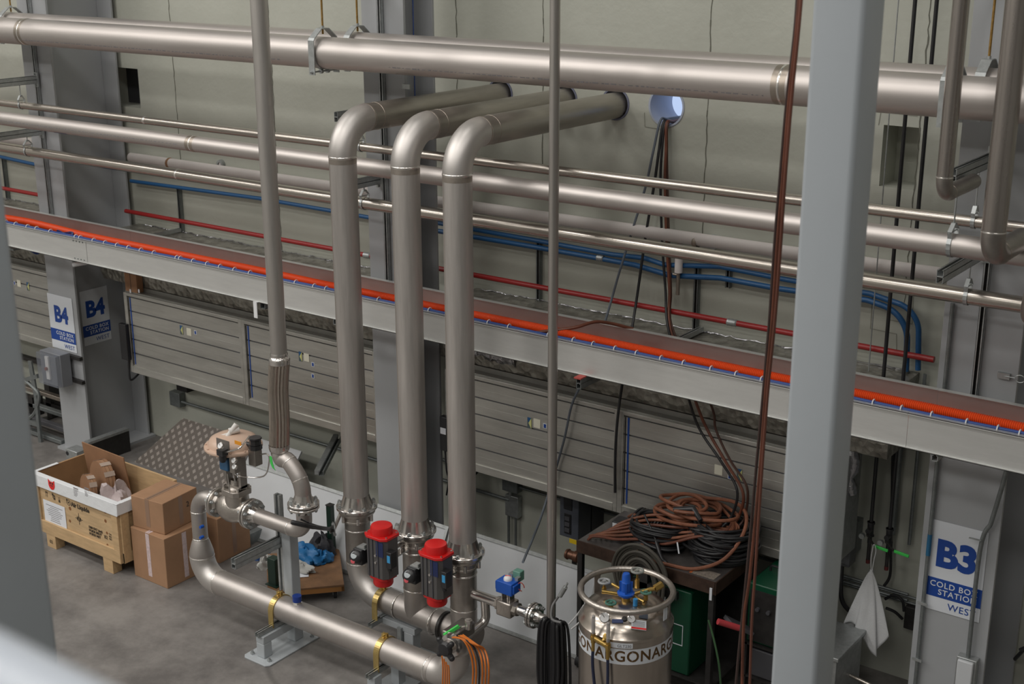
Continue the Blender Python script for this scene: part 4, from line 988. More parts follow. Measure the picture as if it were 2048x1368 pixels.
tiex = [(6, 438), (26, 444), (50, 450), (68, 454), (96, 462), (147, 473), (156, 476), (183, 482), (206, 488), (230, 494), (253, 500), (278, 506), (304, 512), (350, 523), (357, 525), (383, 531), (411, 538), (437, 544), (466, 551), (497, 558), (589, 579), (626, 588), (650, 593), (755, 617), (857, 641), (975, 668), (1016, 677), (1095, 696), (1145, 707), (1184, 716), (1228, 726), (1271, 736), (1320, 747), (1365, 758), (1420, 770), (1470, 782), (1521, 794), (1688, 833), (1744, 845), (1800, 858), (1860, 872), (1930, 888), (1992, 902), (2036, 911)]
for px, py in tiex:
    x = xat(px, py-22, TF+.02)
    obj('cable_tie', MB().tube([(x, TF+.036+.023*cos(a), TZ1+.002+.021*sin(a)) for a in [2*pi*k/10 for k in range(10)]], .0045, 5, closed=True), WHT, bc)
cl = at(128, 465, 'y', TF+.05)
t = thing('cable_coil', 'small dark blue cable coil in the tray near the B4 column', 'cable coil', (cl.x, TF+.06, TZ1-.02))
for k in range(3): obj('loop', MB().tube([(cl.x+(.11+.01*k)*cos(a), TF+.065+.02*sin(a), TZ1-.005+.007*k+.015*sin(a*2)) for a in [2*pi*j/20 for j in range(20)]], .007, 6, closed=True), mat('navy_cable%d' % k, (.02, .02, .10), .45), t)
# bracket gear below tray at the B4 column
p = at(105, 512, 'y', 8.5)
t = thing('tray_bracket', 'small grey bracket with blue wires under the tray at the B4 column', 'bracket', (p.x, 8.3, 2.5))
obj('angle_plate', MB().box((-12.78, 7.95, 2.55), (-12.42, 8.56, 2.57)).box((-12.60, 8.50, 2.50), (-12.30, 8.57, 2.60)), GALD, t)
q = at(75, 510, 'y', 8.2)
for k in range(4): obj('blue_wire', MB().tube(smooth([(q.x-.05+k*.012, 8.15, 2.6), (q.x-.02+k*.015, 8.12, 2.53), (q.x+.05+k*.01, 8.15, 2.52-.008*k), (q.x+.15, 8.2, 2.56)], 5), .007, 6), BLUCAB, t)
q = at(160, 530, 'y', 7.98)
obj('white_conduit_end', MB().tube([at(145, 530, 'y', 7.98)+Z*0, at(178, 524, 'y', 8.1), at(188, 520, 'y', 8.25)], .022, 10), WHT, t, 'white fitting')
for bx, nm in ((-7.69, 'middle'), (-2.5, 'B3')):
    tb = thing('tray_bracket', 'channel supporting the tray at the %s column' % nm, 'bracket', (bx, 8.25, TZ0-.05))
    obj('channel', dchan(MB(), (bx, 7.88, TZ0-.022), (bx, 8.598, TZ0-.022), .041, .041), GALV, tb)
# end of a double channel seen under the tray, with red rubber
e0 = at(1157, 768, 'y', 7.82)
t = thing('bracket_arm', 'double channel arm with red topped end under the tray near slim pole', 'bracket', (e0.x, 8.3, e0.z-.04))
obj('channel', dchan(MB(), (e0.x, 7.82, TZ0-.024), (e0.x, 8.9, TZ0-.024), .041, .041), GALD, t)
obj('channel', dchan(MB(), (e0.x, 7.82, TZ0-.066), (e0.x, 8.9, TZ0-.066), .041, .041), GALD, t)
obj('red_pad', MB().box((e0.x-.03, 7.80, TZ0-.004), (e0.x+.03, 7.879, TZ0+.006)), mat('faded_red_rubber', (.42, .07, .06), .7), t, 'faded red pad')
h0 = at(513, 600, 'y', 7.88)
t = thing('hanging_strap', 'white strap hook hanging below the tray near tall slim pipe', 'strap', (h0.x, 7.9, h0.z-.2))
obj('strap', MB().box((h0.x-.022, 7.858, TZ0-.14), (h0.x+.022, 7.864, TZ0+.012)).bar((h0.x, 7.86, TZ0+.006), (h0.x, 7.93, TZ0-.006), .035, .006), WHT, t)
a = at(545, 612, 'y', 8.0)
t = thing('bracket_arm', 'channel arm behind the white strap under the tray', 'bracket', (a.x, 8.4, TZ0-.05))
obj('channel', dchan(MB(), (a.x-.02, 7.9, TZ0-.03), (a.x-.02, 8.95, TZ0-.03), .06, .05), GALD, t)
# brown hose lying over the tray
cable('hose', [at(1052, 667, 'y', 7.96), at(1100, 664, 'y', 7.97)+Z*.01, at(1150, 660, 'y', 8.05)+Z*.02, at(1190, 649, 'y', 8.2)+Z*.02, at(1225, 650, 'y', 8.35)+Z*.01, at(1266, 658, 'y', 8.46)], .013, BRN, 'brown hose end lying across the cable tray', 'hose')

# ------------------------------------------------------------ foil wrapped duct and panel housings
def foil_mat():
    m, t, b = nodes('wrinkled_foil'); L = t.links.new; N = t.nodes.new
    tc = N('ShaderNodeTexCoord'); v = N('ShaderNodeTexVoronoi'); v.inputs['Scale'].default_value = 16
    n = N('ShaderNodeTexNoise'); n.inputs['Scale'].default_value = 9; n.inputs['Detail'].default_value = 8
    L(tc.outputs['Object'], n.inputs[0]); L(tc.outputs['Object'], v.inputs[0])
    ad = N('ShaderNodeMath'); ad.operation = 'ADD'; L(n.outputs[0], ad.inputs[0]); L(v.outputs[0], ad.inputs[1])
    bp = N('ShaderNodeBump'); bp.inputs['Strength'].default_value = .8; bp.inputs['Distance'].default_value = .02
    L(ad.outputs[0], bp.inputs['Height']); L(bp.outputs[0], b.inputs['Normal'])
    r = N('ShaderNodeValToRGB'); r.color_ramp.elements[0].position = .35; r.color_ramp.elements[1].position = .65
    r.color_ramp.elements[0].color = (.20, .19, .165, 1); r.color_ramp.elements[1].color = (.36, .35, .31, 1)
    L(n.outputs[0], r.inputs[0]); L(r.outputs[0], b.inputs['Base Color']); b.inputs['Metallic'].default_value = .55; b.inputs['Roughness'].default_value = .34
    return m
FOIL = foil_mat()
FOILB = mat('bright_foil', (.42, .42, .44), .28, .95, var=.2, vscale=20, bump=1., bscale=28)
DT = 2.585
def duct(x0, x1, label):
    t = thing('foil_duct', label, 'duct', ((x0+x1)/2, 9.25, 2.06))
    m = MB(); nx = max(4, int((x1-x0)/.12)); prof = [(WY-.002, 2.06), (8.96, 2.06), (8.94, 2.16), (8.97, 2.36), (9.0, 2.50), (9.06, DT), (WY-.002, DT+.005)]
    vs = []; fs = []; n = len(prof)
    for i in range(nx+1):
        x = x0+(x1-x0)*i/nx
        for j, (y, z) in enumerate(prof):
            jj = random.uniform(-.012, .012) if 1 < j < n-1 else 0
            vs.append((x, y+jj, z+jj*.6))
    for i in range(nx):
        for j in range(n-1): fs.append((i*n+j, i*n+j+1, (i+1)*n+j+1, (i+1)*n+j))
    fs.append(tuple(range(n))); fs.append(tuple(nx*n+j for j in range(n))[::-1])
    m.add(vs, fs); obj('wrapped_body', m, FOIL, t, 'dull crinkled foil')
    # bright torn foil edge along the wall
    e = MB(); x = x0+.1; pts = []
    while x < x1-.1: pts.append(V((x, WY-.03+random.uniform(-.02, .01), DT+.008+random.uniform(0, .012)))); x += .035
    e.tube(pts, [random.uniform(.003, .009) for _ in pts], 5)
    obj('foil_edge', e, FOILB, t, 'bright crumpled foil edge')
    return t
d1 = duct(-12.30, -7.95, 'foil wrapped duct on wall above the panels between the B4 and middle columns')
rx1 = xat(1808, 790, 9.2)
d2 = duct(-7.42, rx1, 'foil wrapped duct on wall above the panels right of the middle column')
d3 = duct(-17.5, -12.9, 'foil wrapped duct left of the B4 column')
for sx0, sx1, nm in ((1397, 1335, 'near the round wall disc'), (352, 268, 'right of the B4 column')):
    A_ = xat(sx0, 655 if sx0 > 1000 else 455, 9.4)
    sa = thing('wall_strut', 'short channel strut lying over the foil duct ' + nm, 'strut', (A_, 9.2, DT+.012)); sa['group'] = 'channel struts over the foil duct'
    obj('channel', dchan(MB(), (A_, 8.86, DT+.036), (A_, 9.455, DT+.036), .041, .041), GALV, sa)
pa = [at(x, y, 'y', 8.935) for x, y in ((945, 705), (1030, 725), (1012, 748), (945, 738))]
m = MB(); g0 = at(945, 706, 'y', 8.955); g1 = at(1032, 728, 'y', 8.955)
n = 14; vs = []; fs = []
for i in range(n+1):
    for j in range(6):
        vs.append((g0.x+(g1.x-g0.x)*i/n, 8.955-.03*sin(pi*j/5)+random.uniform(-.014, .008), 2.12+.22*j/5+random.uniform(-.01, .01)))
for i in range(n):
    for j in range(5): fs.append((i*6+j, i*6+j+1, (i+1)*6+j+1, (i+1)*6+j))
obj('foil_patch', m.add(vs, fs), FOILB, d2, 'bright crumpled silver foil patch', flat=True)
def panel_unit(x0, x1, label, zt=2.0, zb=1.15, yf=8.85, seams=5, stickers=(), blue=True, endcap=False, base='plain'):
    t = thing('wall_panel_housing', label, 'panel housing', ((x0+x1)/2, (yf+WY)/2, zb-.07))
    fw = .05
    obj('housing', MB().box((x0+.004, yf+.02, zb-.05), (x1-.004, WY-.003, zt-.005)), PAND, t)
    m = MB()
    m.box((x0, yf-.01, zb-.07), (x0+fw, yf+.02, zt)).box((x1-fw*.8, yf-.01, zb-.07), (x1, yf+.02, zt)).box((x0+fw, yf-.01, zt-.035), (x1-fw*.8, yf+.02, zt)).box((x0+fw, yf-.01, zb-.07), (x1-fw*.8, yf+.02, zb+.005))
    obj('frame', m, PANA, t, 'aluminium edge frame', bevel=.003)
    obj('top_ledge', MB().box((x0, yf+.0201, zt-.004), (x1, 9.0, zt+.012)).box((x0, 8.95, zt+.012), (x1, 9.02, zt+.055)), PAND, t, 'dusty top ledge')
    hgt = (zt-.035-zb-.005)/seams
    for k in range(seams):
        za = zb+.005+k*hgt
        m = MB().box((x0+fw, yf+.002, za), (x1-fw*.8, yf+.02, za+hgt-.014)).box((x0+fw, yf+.0005, za+hgt*.45), (x1-fw*.8, yf+.002, za+hgt*.45+.004))
        obj('board', m, PANA, t, bevel=.002)
    obj('gap_shadow', MB().box((x0+fw, yf+.014, zb), (x1-fw*.8, yf+.0199, zt-.03)), DKG, t, 'dark gap between boards')
    obj('hinge_slot', MB().box((x0+fw+.01, yf-.004, zb+.02), (x0+fw+.018, yf+.003, zt-.05)), BLKM, t, 'dark vertical slot')
    if blue: obj('blue_film', MB().prism([(0, 0), (.014, 0), (.018, zt-zb-.08), (0, zt-zb-.08)], (x0+fw+.035, yf+.0018, zb+.03), X, Z, -Y, .003), BLUT, t, 'strip of blue film')
    for px, py, kind in stickers:
        c = at(px, py, 'y', yf)
        if kind == 'cream': obj('sticker', MB().box((c.x-.035, yf-.002, c.z-.04), (c.x+.035, yf+.002, c.z+.04)), CREAM, t, 'cream square sticker')
        elif kind == 'blue':
            s = obj('sticker', MB().box((c.x-.02, yf-.002, c.z-.022), (c.x+.02, yf+.002, c.z+.022)), SIGNW, t, 'small blue and white sticker')
            obj('sticker_face', MB().box((c.x-.012, yf-.003, c.z-.017), (c.x+.012, yf-.001, c.z+.017)), SIGNB, s, 'blue face')
        else:
            s = obj('sticker', MB().box((c.x-.022, yf-.002, c.z-.05), (c.x+.022, yf+.002, c.z+.05)), mat('dark_sticker', (.09, .12, .13), .5), t, 'blue and yellow sticker')
            obj('sticker_face', MB().prism([(-.022, .05), (.022, .05), (-.012, 0)], (c.x, yf-.002, c.z), X, Z, -Y, .001), BLUP, s, 'blue triangle')
            obj('sticker_face', MB().prism([(.022, .05), (.022, -.05), (-.010, 0)], (c.x, yf-.002, c.z), X, Z, -Y, .0012), mat('pale_yellow', (.62, .62, .25), .5), s, 'yellow triangle')
    return t
xa, xb, xc = -11.82, -9.955, -8.12
panel_unit(xa, xb, 'aluminium panel housing beside the B4 column with a brown box on top', stickers=((363, 660, 'tri'), (378, 664, 'cream'), (391, 665, 'blue')))
panel_unit(xb, xc, 'aluminium panel housing directly behind the braided hose', stickers=((601, 713, 'tri'), (613, 715, 'cream'), (626, 729, 'blue'), (626, 752, 'blue')))
xd = xat(1240, 838, 8.85); xe2 = xat(1622, 930, 8.85)
panel_unit(-7.28, xd-.01, 'aluminium panel housing behind the slim pole', stickers=((1059, 846, 'tri'), (1074, 847, 'cream'), (1090, 852, 'blue')))
panel_unit(xd-.01, xe2, 'aluminium panel housing behind the coiled brown hoses', stickers=((1437, 940, 'cream'), (1460, 953, 'blue'), (1479, 950, 'tri')))
panel_unit(-15.6, -12.95, 'dusty aluminium panel housing left of the B4 column', blue=False, stickers=((29, 566, 'blue'), (38, 567, 'cream'), (56, 573, 'tri')))
# stiffener profile at the right end
p = at(1660, 1060, 'y', 8.8)
t = thing('louvre_cabinet', 'grey ribbed cabinet just right of the broad foreground post', 'cabinet', (p.x, 8.95, at(1660, 1130, 'y', 8.8).z))
zc0 = at(1655, 1130, 'y', 8.8).z; zc1 = at(1675, 925, 'y', 8.8).z; xr = xat(1668, 1130, 8.8)
obj('cabinet_body', MB().box((xr-.12, 8.83, zc0), (xr, 9.2, zc1)), GALV, t)
for k in range(7):
    z = zc0+(zc1-zc0)*(k+.6)/7.5; obj('rib', MB().box((xr-.12, 8.80, z), (xr-.03, 8.83, z+.07)), GALV, t, bevel=.006)
obj('edge', MB().box((xr-.03, 8.79, zc0), (xr+.01, 8.83, zc1)), GALV, t)
obj('sticker', MB().box((xr-.10, 8.797, zc1-.33), (xr-.06, 8.80, zc1-.24)), SIGNW, t)
# foil sleeve hanging at duct end
p = at(1700, 900, 'y', 9.0)
t = thing('foil_sleeve', 'crumpled silver foil sleeve under the tray near black pipes', 'duct wrap', (p.x, 9.1, 1.9))
f = MB(); zz0 = at(1700, 990, 'y', 9.0).z
pts = [V((p.x+.02+.02*sin(k*1.7), 9.02, 2.5-(2.5-zz0)*k/12)) for k in range(13)]
f.tube(pts, [.035+.02*random.random() for _ in pts], 10)
obj('sleeve', f, FOILB, t)
# cardboard box on top of the panels
a = at(258, 588, 'x', -11.78)
bx0, bx1 = xat(258, 580, 8.87)+.0, xat(279, 582, 8.87)
t = thing('cardboard_box', 'tall brown box on top of panel housing, under the tray', 'box', ((bx0+bx1)/2, 9.1, 2.012))
obj('carton', MB().box((-11.80, 8.86, 2.013), (-11.60, 8.945, 2.42)), CARDD, t, bevel=.003)
obj('flap_seam', MB().box((-11.705, 8.858, 2.02), (-11.70, 8.8605, 2.41)), DARKW, t)
for px in (261, 278):
    q = at(px, 582, 'y', 8.86); obj('paper_tag', MB().box((q.x-.012, 8.857, q.z-.02), (q.x+.012, 8.8595, q.z+.02)), PAPER, t)

# ------------------------------------------------------------ cables from the open hole
def hole_cable(m, r, pts, label, cat='cable'):
    h = holec
    P = [V((h.x+pts[0][0], WY+.35, h.z-.12)), V((h.x+pts[0][0], WY+.08, h.z-.145+pts[0][1])), V((h.x+pts[0][0], WY-.04, h.z-.150+pts[0][1]))]
    P += [p if isinstance(p, V) else at(p[0], p[1], 'y', p[2]) for p in pts[1:]]
    return cable('cable', P, r, m, label, cat, n=8, sm=8)
GCAB = mat('grey_blue_cable', (.13, .15, .18), .45)
hole_cable(GCAB, .0105, [(-.03, .035), (1307, 300, 9.40), (1292, 370, 9.38), (1268, 450, 9.36), (1240, 540, 9.33), (1209, 646, 9.25), (1180, 720, 9.0), (1162, 768, 8.80), (1143, 812, 8.80), (1128, 880, 8.80), (1105, 960, 8.8), (1080, 1040, 8.6), (1046, 1124, 7.5)], 'long grey cable from open hole down to the blue actuator')
hole_cable(BLK, .012, [(.0, .025), (1318, 300, 9.40), (1309, 365, 9.38), (1290, 480, 9.36), (1276, 580, 9.33), (1264, 657, 9.22), (1246, 760, 8.9), (1236, 830, 8.80), (1231, 900, 8.8), (1230, 985, 8.8)], 'black cable hanging straight from open hole to behind the hose coils')
hole_cable(BLK, .011, [(.015, .02), (1324, 300, 9.41), (1321, 365, 9.40), (1324, 480, 9.38), (1331, 580, 9.35), (1337, 660, 9.2), (1378, 800, 8.8), (1400, 860, 8.78), (1440, 920, 8.7), (1474, 980, 8.6), V((-4.25, 8.62, 1.45)), V((-4.3, 8.55, 1.36))], 'black cable beside the brown hoses from the open hole')
hole_cable(BRN, .012, [(.03, .02), (1332, 300, 9.42), (1330, 365, 9.40), (1333, 480, 9.38), (1339, 580, 9.36), (1341, 660, 9.22), (1392, 805, 8.8), (1415, 860, 8.78), (1452, 925, 8.7), (1486, 985, 8.6), V((-4.2, 8.64, 1.45)), V((-4.25, 8.58, 1.36))], 'left brown hose from open hole to welding cart', 'hose')
hole_cable(mat('dark_brown_hose', (.07, .03, .02), .5), .010, [(.04, .015), (1334, 300, 9.44), (1335, 365, 9.42), (1338, 480, 9.40), (1342, 580, 9.37), (1346, 660, 9.25), (1420, 805, 8.8), (1432, 860, 8.78), (1460, 920, 8.7), (1494, 975, 8.6), V((-4.16, 8.66, 1.45)), V((-4.2, 8.6, 1.36))], 'right brown hose from open hole to welding cart', 'hose')
# hoses hanging by the broad post
def hang(pts, r, m, label):
    cable('hose', [at(a, b, 'y', y) for a, b, y in pts], r, m, label, 'hose', n=8)
hang([(1603, -60, 4.9), (1594, 60, 4.9), (1579, 200, 4.95), (1566, 360, 5.0), (1556, 480, 5.1), (1545, 640, 5.25), (1532, 780, 5.4), (1520, 940, 5.55), (1500, 1150, 5.75), (1488, 1240, 5.8), (1484, 1390, 5.9)], .0085, BRN, 'copper brown hose hanging down along the broad post')
hang([(1607, -60, 4.86), (1597, 60, 4.86), (1583, 200, 4.9), (1570, 360, 4.96), (1562, 480, 5.06), (1550, 640, 5.2), (1536, 780, 5.38), (1524, 940, 5.5), (1510, 1150, 5.65), (1504, 1240, 5.7), (1499, 1390, 5.85)], .0075, mat('red_brown_hose', (.17, .06, .038), .5), 'reddish hose hanging closest to the broad post')
hang([(1598, -60, 4.95), (1590, 60, 4.95), (1574, 200, 5.0), (1560, 360, 5.1), (1550, 480, 5.2), (1539, 640, 5.32), (1527, 780, 5.45), (1512, 940, 5.6), (1496, 1120, 5.85), (1478, 1300, 6.0), (1470, 1390, 6.05)], .0075, mat('dark_hose', (.055, .032, .028), .5), 'dark brown hose hanging furthest left beside the broad post')

# ------------------------------------------------------------ black wall pipes, green valves and rag
BX1, BX2 = -3.355, -3.205; BPY = 9.2
for i, (bx, px, py) in enumerate(((BX1, 1735, 1056), (BX2, 1775, 1070))):
    zv = at(px, py, 'y', BPY).z
    t = thing('black_pipe', ['left black pipe dropping to the valve with the hanging rag', 'right black pipe dropping to the second green handled valve'][i], 'pipe', (bx, BPY, zv))
    obj('pipe_tube', MB().tube([(bx, BPY, zv), (bx, BPY, 8)], .0145, 14), BLKP, t)
    v = thing('shutoff_valve', ['black shutoff valve with green handle holding the rag', 'black shutoff valve with free green handle'][i], 'valve', (bx, BPY, zv-.2))
    obj('valve_body', MB().cyl((bx, BPY, zv-.06), (bx, BPY, zv+.06), .026, 10).cyl((bx, BPY, zv-.12), (bx, BPY, zv-.06), .018, 10).cyl((bx, BPY, zv+.045), (bx, BPY, zv+.06), .032, 6).cyl((bx, BPY, zv-.06), (bx, BPY, zv-.045), .032, 6).cyl((bx, BPY-.06, zv), (bx, BPY, zv), .02, 10), BLKP, v)
    obj('outlet', MB().cyl((bx, BPY, zv-.12), (bx, BPY, zv-.26), .015, 10), BLKM, v)
    obj('outlet_cap', MB().cyl((bx, BPY, zv-.26), (bx, BPY, zv-.29), .017, 10), mat('dark_red_cap%d' % i, (.12, .02, .02), .5), v, 'dark red end cap')
    obj('union', MB().cyl((bx-.04, BPY-.05, zv-.045), (bx-.04, BPY-.08, zv-.045), .022, 10), GALV, v, 'steel nut')
    ha_ = at([1749, 1788][i], [1092, 1102][i], 'y', BPY-.08); hb_ = at([1776, 1818][i], [1102, 1113][i], 'y', BPY-.08)
    obj('handle', MB().bar(ha_, hb_, .014, .024), GRN, v, 'bright green handle', bevel=.004)
    obj('handle_neck', MB().bar((bx, BPY-.07, zv-.02), ha_, .01, .012), BLKM, v)
# rag tied to the first handle
tie = at(1747, 1092, 'y', 9.08); kn = at(1743, 1142, 'y', 9.07)
rg = thing('rag', 'white cotton rag hanging from the left green valve handle', 'rag', tuple(at(1743, 1306, 'y', 9.05)))
obj('tie_cord', MB().tube(smooth([kn, at(1742, 1120, 'y', 9.07), tie+Z*.01, at(1752, 1100, 'y', 9.09), at(1748, 1120, 'y', 9.08), kn+V((.005, 0, 0))], 6), .004, 6), CLOTH, rg)
def rag_mesh():
    n = 96; rows = 26; vs = []; fs = []
    hem = [(0, 1280), (.04, 1268), (.09, 1252), (.14, 1258), (.2, 1268), (.26, 1282), (.31, 1298), (.36, 1306), (.42, 1290), (.47, 1262), (.52, 1262), (.6, 1272), (.68, 1268), (.76, 1262), (.84, 1268), (.92, 1276), (1, 1280)]
    def hz(u):
        for (a, b), (c, d) in zip(hem, hem[1:]):
            if a <= u <= c: return b+(d-b)*(u-a)/(c-a)
    zk = kn.z; ppm = (kn.z-at(1743, 1306, 'y', 9.05).z)/(1306-1142)
    for j in range(rows+1):
        s = j/rows
        for i in range(n):
            u = i/n; a = 2*pi*u+pi
            zh = (hz(u)-1142)*ppm
            z = zk-zh*s
            e = s**.75
            rx = .012+.145*e; ry = .010+.045*e
            fold = 1+.20*e*cos(a*7+1.2*s)+.10*e*sin(a*4)
            cx = kn.x+.01*s
            vs.append((cx+cos(a)*rx*fold, kn.y-.0+sin(a)*ry*fold-.01, z))
    for j in range(rows):
        for i in range(n): fs.append((j*n+i, j*n+(i+1) % n, (j+1)*n+(i+1) % n, (j+1)*n+i))
    return MB().add(vs, fs)
ro = obj('cloth', rag_mesh(), CLOTH, rg)
sm2 = ro.modifiers.new('solid', 'SOLIDIFY'); sm2.thickness = .002
obj('gathered_neck', MB().tube([kn+Z*.012, kn-Z*.02], [.012, .018], 12), CLOTH, rg)
# thin grey rod left of the black pipes
cable('drop_wire', [(xat(1797, 0, 9.3), 9.3, 7), (xat(1797, 0, 9.3), 9.3, 2.52)], .005, GALV, 'thin grey vertical rod left of the black pipes', 'rod', sm=0)

# ------------------------------------------------------------ near pipes at right
def near(xx, y, z, r, ytop, label, ang=None):
    t = thing('bent_pipe', label, 'pipe', (xx, y, z))
    d = .55
    R2 = r*2.2
    obj('vertical_tube', MB().tube([(xx, y, z+R2), (xx, y, 8)], r, 30), steel('drawn_tube', (.40, .365, .34), .26, .1, 4, stretch=(5, 5, .3)), t)
    obj('elbow', MB().tube(arc([(xx, y, z+R2+.01), (xx, y, z), (xx, y+R2+.02, z)], R2, 14), r+.0008, 30), STD, t)
    obj('horizontal_tube', MB().tube([(xx, y+R2, z), (xx, ytop, z)], r, 30), STD, t)
    bead((xx, y, z+R2), Z, r, t, s=.8); bead((xx, y+R2, z), Y, r, t, HEAT, s=.8)
    return t
pa_ = at(1886, 390, 'y', 7.45)
near(pa_.x, 7.45, pa_.z, .046, 7.98, 'slim bent pipe at right turning back toward the wall')
pb_ = at(1982, 515, 'y', 7.3)
near(pb_.x, 7.3, pb_.z, .066, 7.86, 'thicker bent pipe at right edge turning back toward the wall')
c = at(2046, 640, 'y', 7.6)
t = thing('bent_pipe', 'pipe end barely visible at the right edge', 'pipe', tuple(c))
obj('elbow', MB().tube(arc([c+V((.09, 0, .5)), c+V((.03, 0, 0)), c+V((.03, .4, 0))], .12, 10), .06, 24), STD, t)
# conduits on the B3 column
def conduit(name, pts, r, m, label, rad=.1, y=None, straps=()):
    P = [at(a, b, 'y', yy) for a, b, yy in pts]
    t = thing(name, label, 'conduit', tuple(P[-1]))
    obj('conduit_tube', MB().tube(arc(P, rad, 8), r, 12), m, t)
    for (a, b, yy) in straps:
        q = at(a, b, 'y', yy); obj('strap', MB().bar(q+V((-r*2.2, -r*.9, 0)), q+V((r*2.2, -r*.9, 0)), .018, .006, up=Y), GALV, t)
    return t
CX = xat(1880, 640, 8.57)
zb_ = -0.0
t = thing('wall_conduit', 'grey conduit running down the left edge of the B3 column', 'conduit', (-2.72, 8.57, 0))
obj('conduit_tube', MB().tube([(-2.70, 8.575, 3.42), (-2.70, 8.575, .02)], .0145, 12), GALD, t)
for zz in (2.7, 1.2, .75): obj('strap', MB().box((-2.735, 8.552, zz), (-2.665, 8.562, zz+.02)), GALV, t)
obj('blue_tape', MB().cyl((-2.70, 8.575, at(1852, 1067, 'y', 8.57).z), (-2.70, 8.575, at(1852, 1110, 'y', 8.57).z), .0165, 12), mat('faded_blue_tape', (.02, .13, .26), .5), t, 'blue tape wrap')
P = [at(2016, 945, 'y', 8.55), at(1975, 1020, 'y', 8.55), at(1962, 1055, 'y', 8.55)]
q0 = at(1935, 1325, 'y', 8.56)
xx = q0.x
pts = [V((xat(2020, 940, 8.5), 8.5, 2.58)), at(2008, 960, 'y', 8.52), V((xx+.05, 8.56, at(1965, 1045, 'y', 8.56).z)), V((xx, 8.56, at(1958, 1100, 'y', 8.56).z)), V((xx, 8.56, q0.z))]
t = thing('wall_conduit', 'bent grey conduit crossing the B3 sign to a pale box', 'conduit', tuple(q0))
obj('conduit_tube', MB().tube(smooth(pts[:3], 6)+smooth(pts[2:], 6)[1:], .0155, 12), GALD, t)
q = at(1953, 1079, 'y', 8.53); obj('strap', MB().bar(q-X*.05, q+X*.03, .006, .016, up=Y), GALV, t)
bz1 = at(1940, 1327, 'y', 8.5).z
t = thing('switch_box', 'pale grey switch box on the B3 column at bottom edge', 'box', (xx, 8.53, bz1-.25))
obj('cover', MB().box((xx-.055, 8.50, bz1-.25), (xx+.055, 8.53, bz1)), mat('pale_cover', (.58, .60, .62), .45), t, 'pale cover plate', bevel=.008)
obj('back_box', MB().box((xx-.07, 8.53, bz1-.26), (xx+.07, 8.598, bz1+.01)), GALV, t, bevel=.005)
# clip with loop on the B3 column
q = at(2007, 752, 'y', 8.58)
t = thing('beam_clip', 'small slotted clip with wire loop on the B3 column', 'clip', (q.x, 8.58, q.z-.03))
obj('clip_plate', MB().box((q.x-.04, 8.575, q.z-.02), (q.x+.04, 8.598, q.z+.02)), GALV, t)
q2 = at(2040, 758, 'y', 8.55); obj('wire_loop', MB().tube([(q2.x+.03*cos(a), 8.55, q2.z+.025*sin(a)) for a in [2*pi*k/16 for k in range(16)]], .003, 6, closed=True).tube([q, (q2.x-.03, 8.55, q2.z)], .003, 6), GALV, t)
q = at(814, 173, 'y', 8.59)
t = thing('beam_clip', 'small slotted clip high on the middle column', 'clip', (q.x, 8.58, q.z-.03))
obj('clip_plate', MB().box((q.x-.04, 8.575, q.z-.02), (q.x+.04, 8.598, q.z+.02)), GALV, t)
# grey plate and struts behind the medium pipe at right
q0 = at(1855, 540, 'y', 8.9); q1 = at(1895, 500, 'y', 8.9)
# curved hose on the far right
cable('hose', [at(2040, 1300, 'y', 8.9), at(2060, 1290, 'y', 8.9), at(2075, 1270, 'y', 8.95), at(2030, 1318, 'y', 9.4)][::-1], .014, BLK, 'black hose end at the lower right edge', 'hose')

# ------------------------------------------------------------ electrical gear on the lower wall
def ebox(px0, py0, px1, py1, dep, m, name, label, cat, yb=WY, bev=.006):
    a = at(px0, py1, 'y', yb-dep); b = at(px1, py0, 'y', yb-dep)
    t = thing(name, label, cat, ((a.x+b.x)/2, yb-dep/2, a.z))
    body = obj('box_body', MB().box((a.x, yb-dep, a.z), (b.x, yb-.001, b.z)), m, t, bevel=bev)
    return t, a, b
t, a, b = ebox(1004, 948, 1034, 980, .09, GALD, 'junction_box', 'upper dark junction box on wall beside rightmost riser', 'junction box')
t, a, b = ebox(1010, 996, 1036, 1030, .07, GALV, 'junction_box', 'lower grey junction box on wall beside rightmost riser', 'junction box')
ZC = at(1020, 990, 'y', 9.46)
cz0 = at(1022, 1095, 'y', 9.46).z
t = thing('wall_conduit', 'two short conduits down the wall between junction box and board', 'conduit', (ZC.x, 9.46, cz0))
for dx in (-.01, .075): obj('conduit_tube', MB().tube([(ZC.x+dx, 9.45, at(1022, 1028, 'y', 9.46).z), (ZC.x+dx, 9.45, cz0)], .0135, 10), GALD, t)
obj('conduit_tube', MB().cyl((ZC.x+.02, 9.44, at(1020, 999, 'y', 9.46).z), (ZC.x+.02, 9.44, at(1020, 978, 'y', 9.46).z), .016, 10), GALV, t)
zc_ = at(1060, 972, 'y', 9.44).z
t = thing('wall_conduit', 'horizontal conduit on wall below the panels near the slim pole', 'conduit', (-6, 9.45, zc_))
obj('conduit_tube', MB().tube([(xat(1034, 963, 9.45), 9.45, zc_), (-3.1, 9.45, zc_)], .013, 10).tube([(xat(1034, 963, 9.45), 9.45, zc_-.05), (-3.1, 9.45, zc_-.05)], .013, 10), GALD, t)
t, a, b = ebox(340, 788, 358, 810, .09, GALD, 'junction_box', 'upper small junction box above the diamond plate', 'junction box')
t, a, b = ebox(353, 757, 372, 780, .12, BLKM, 'junction_box', 'dark box just under the panels by the B4 column', 'junction box')
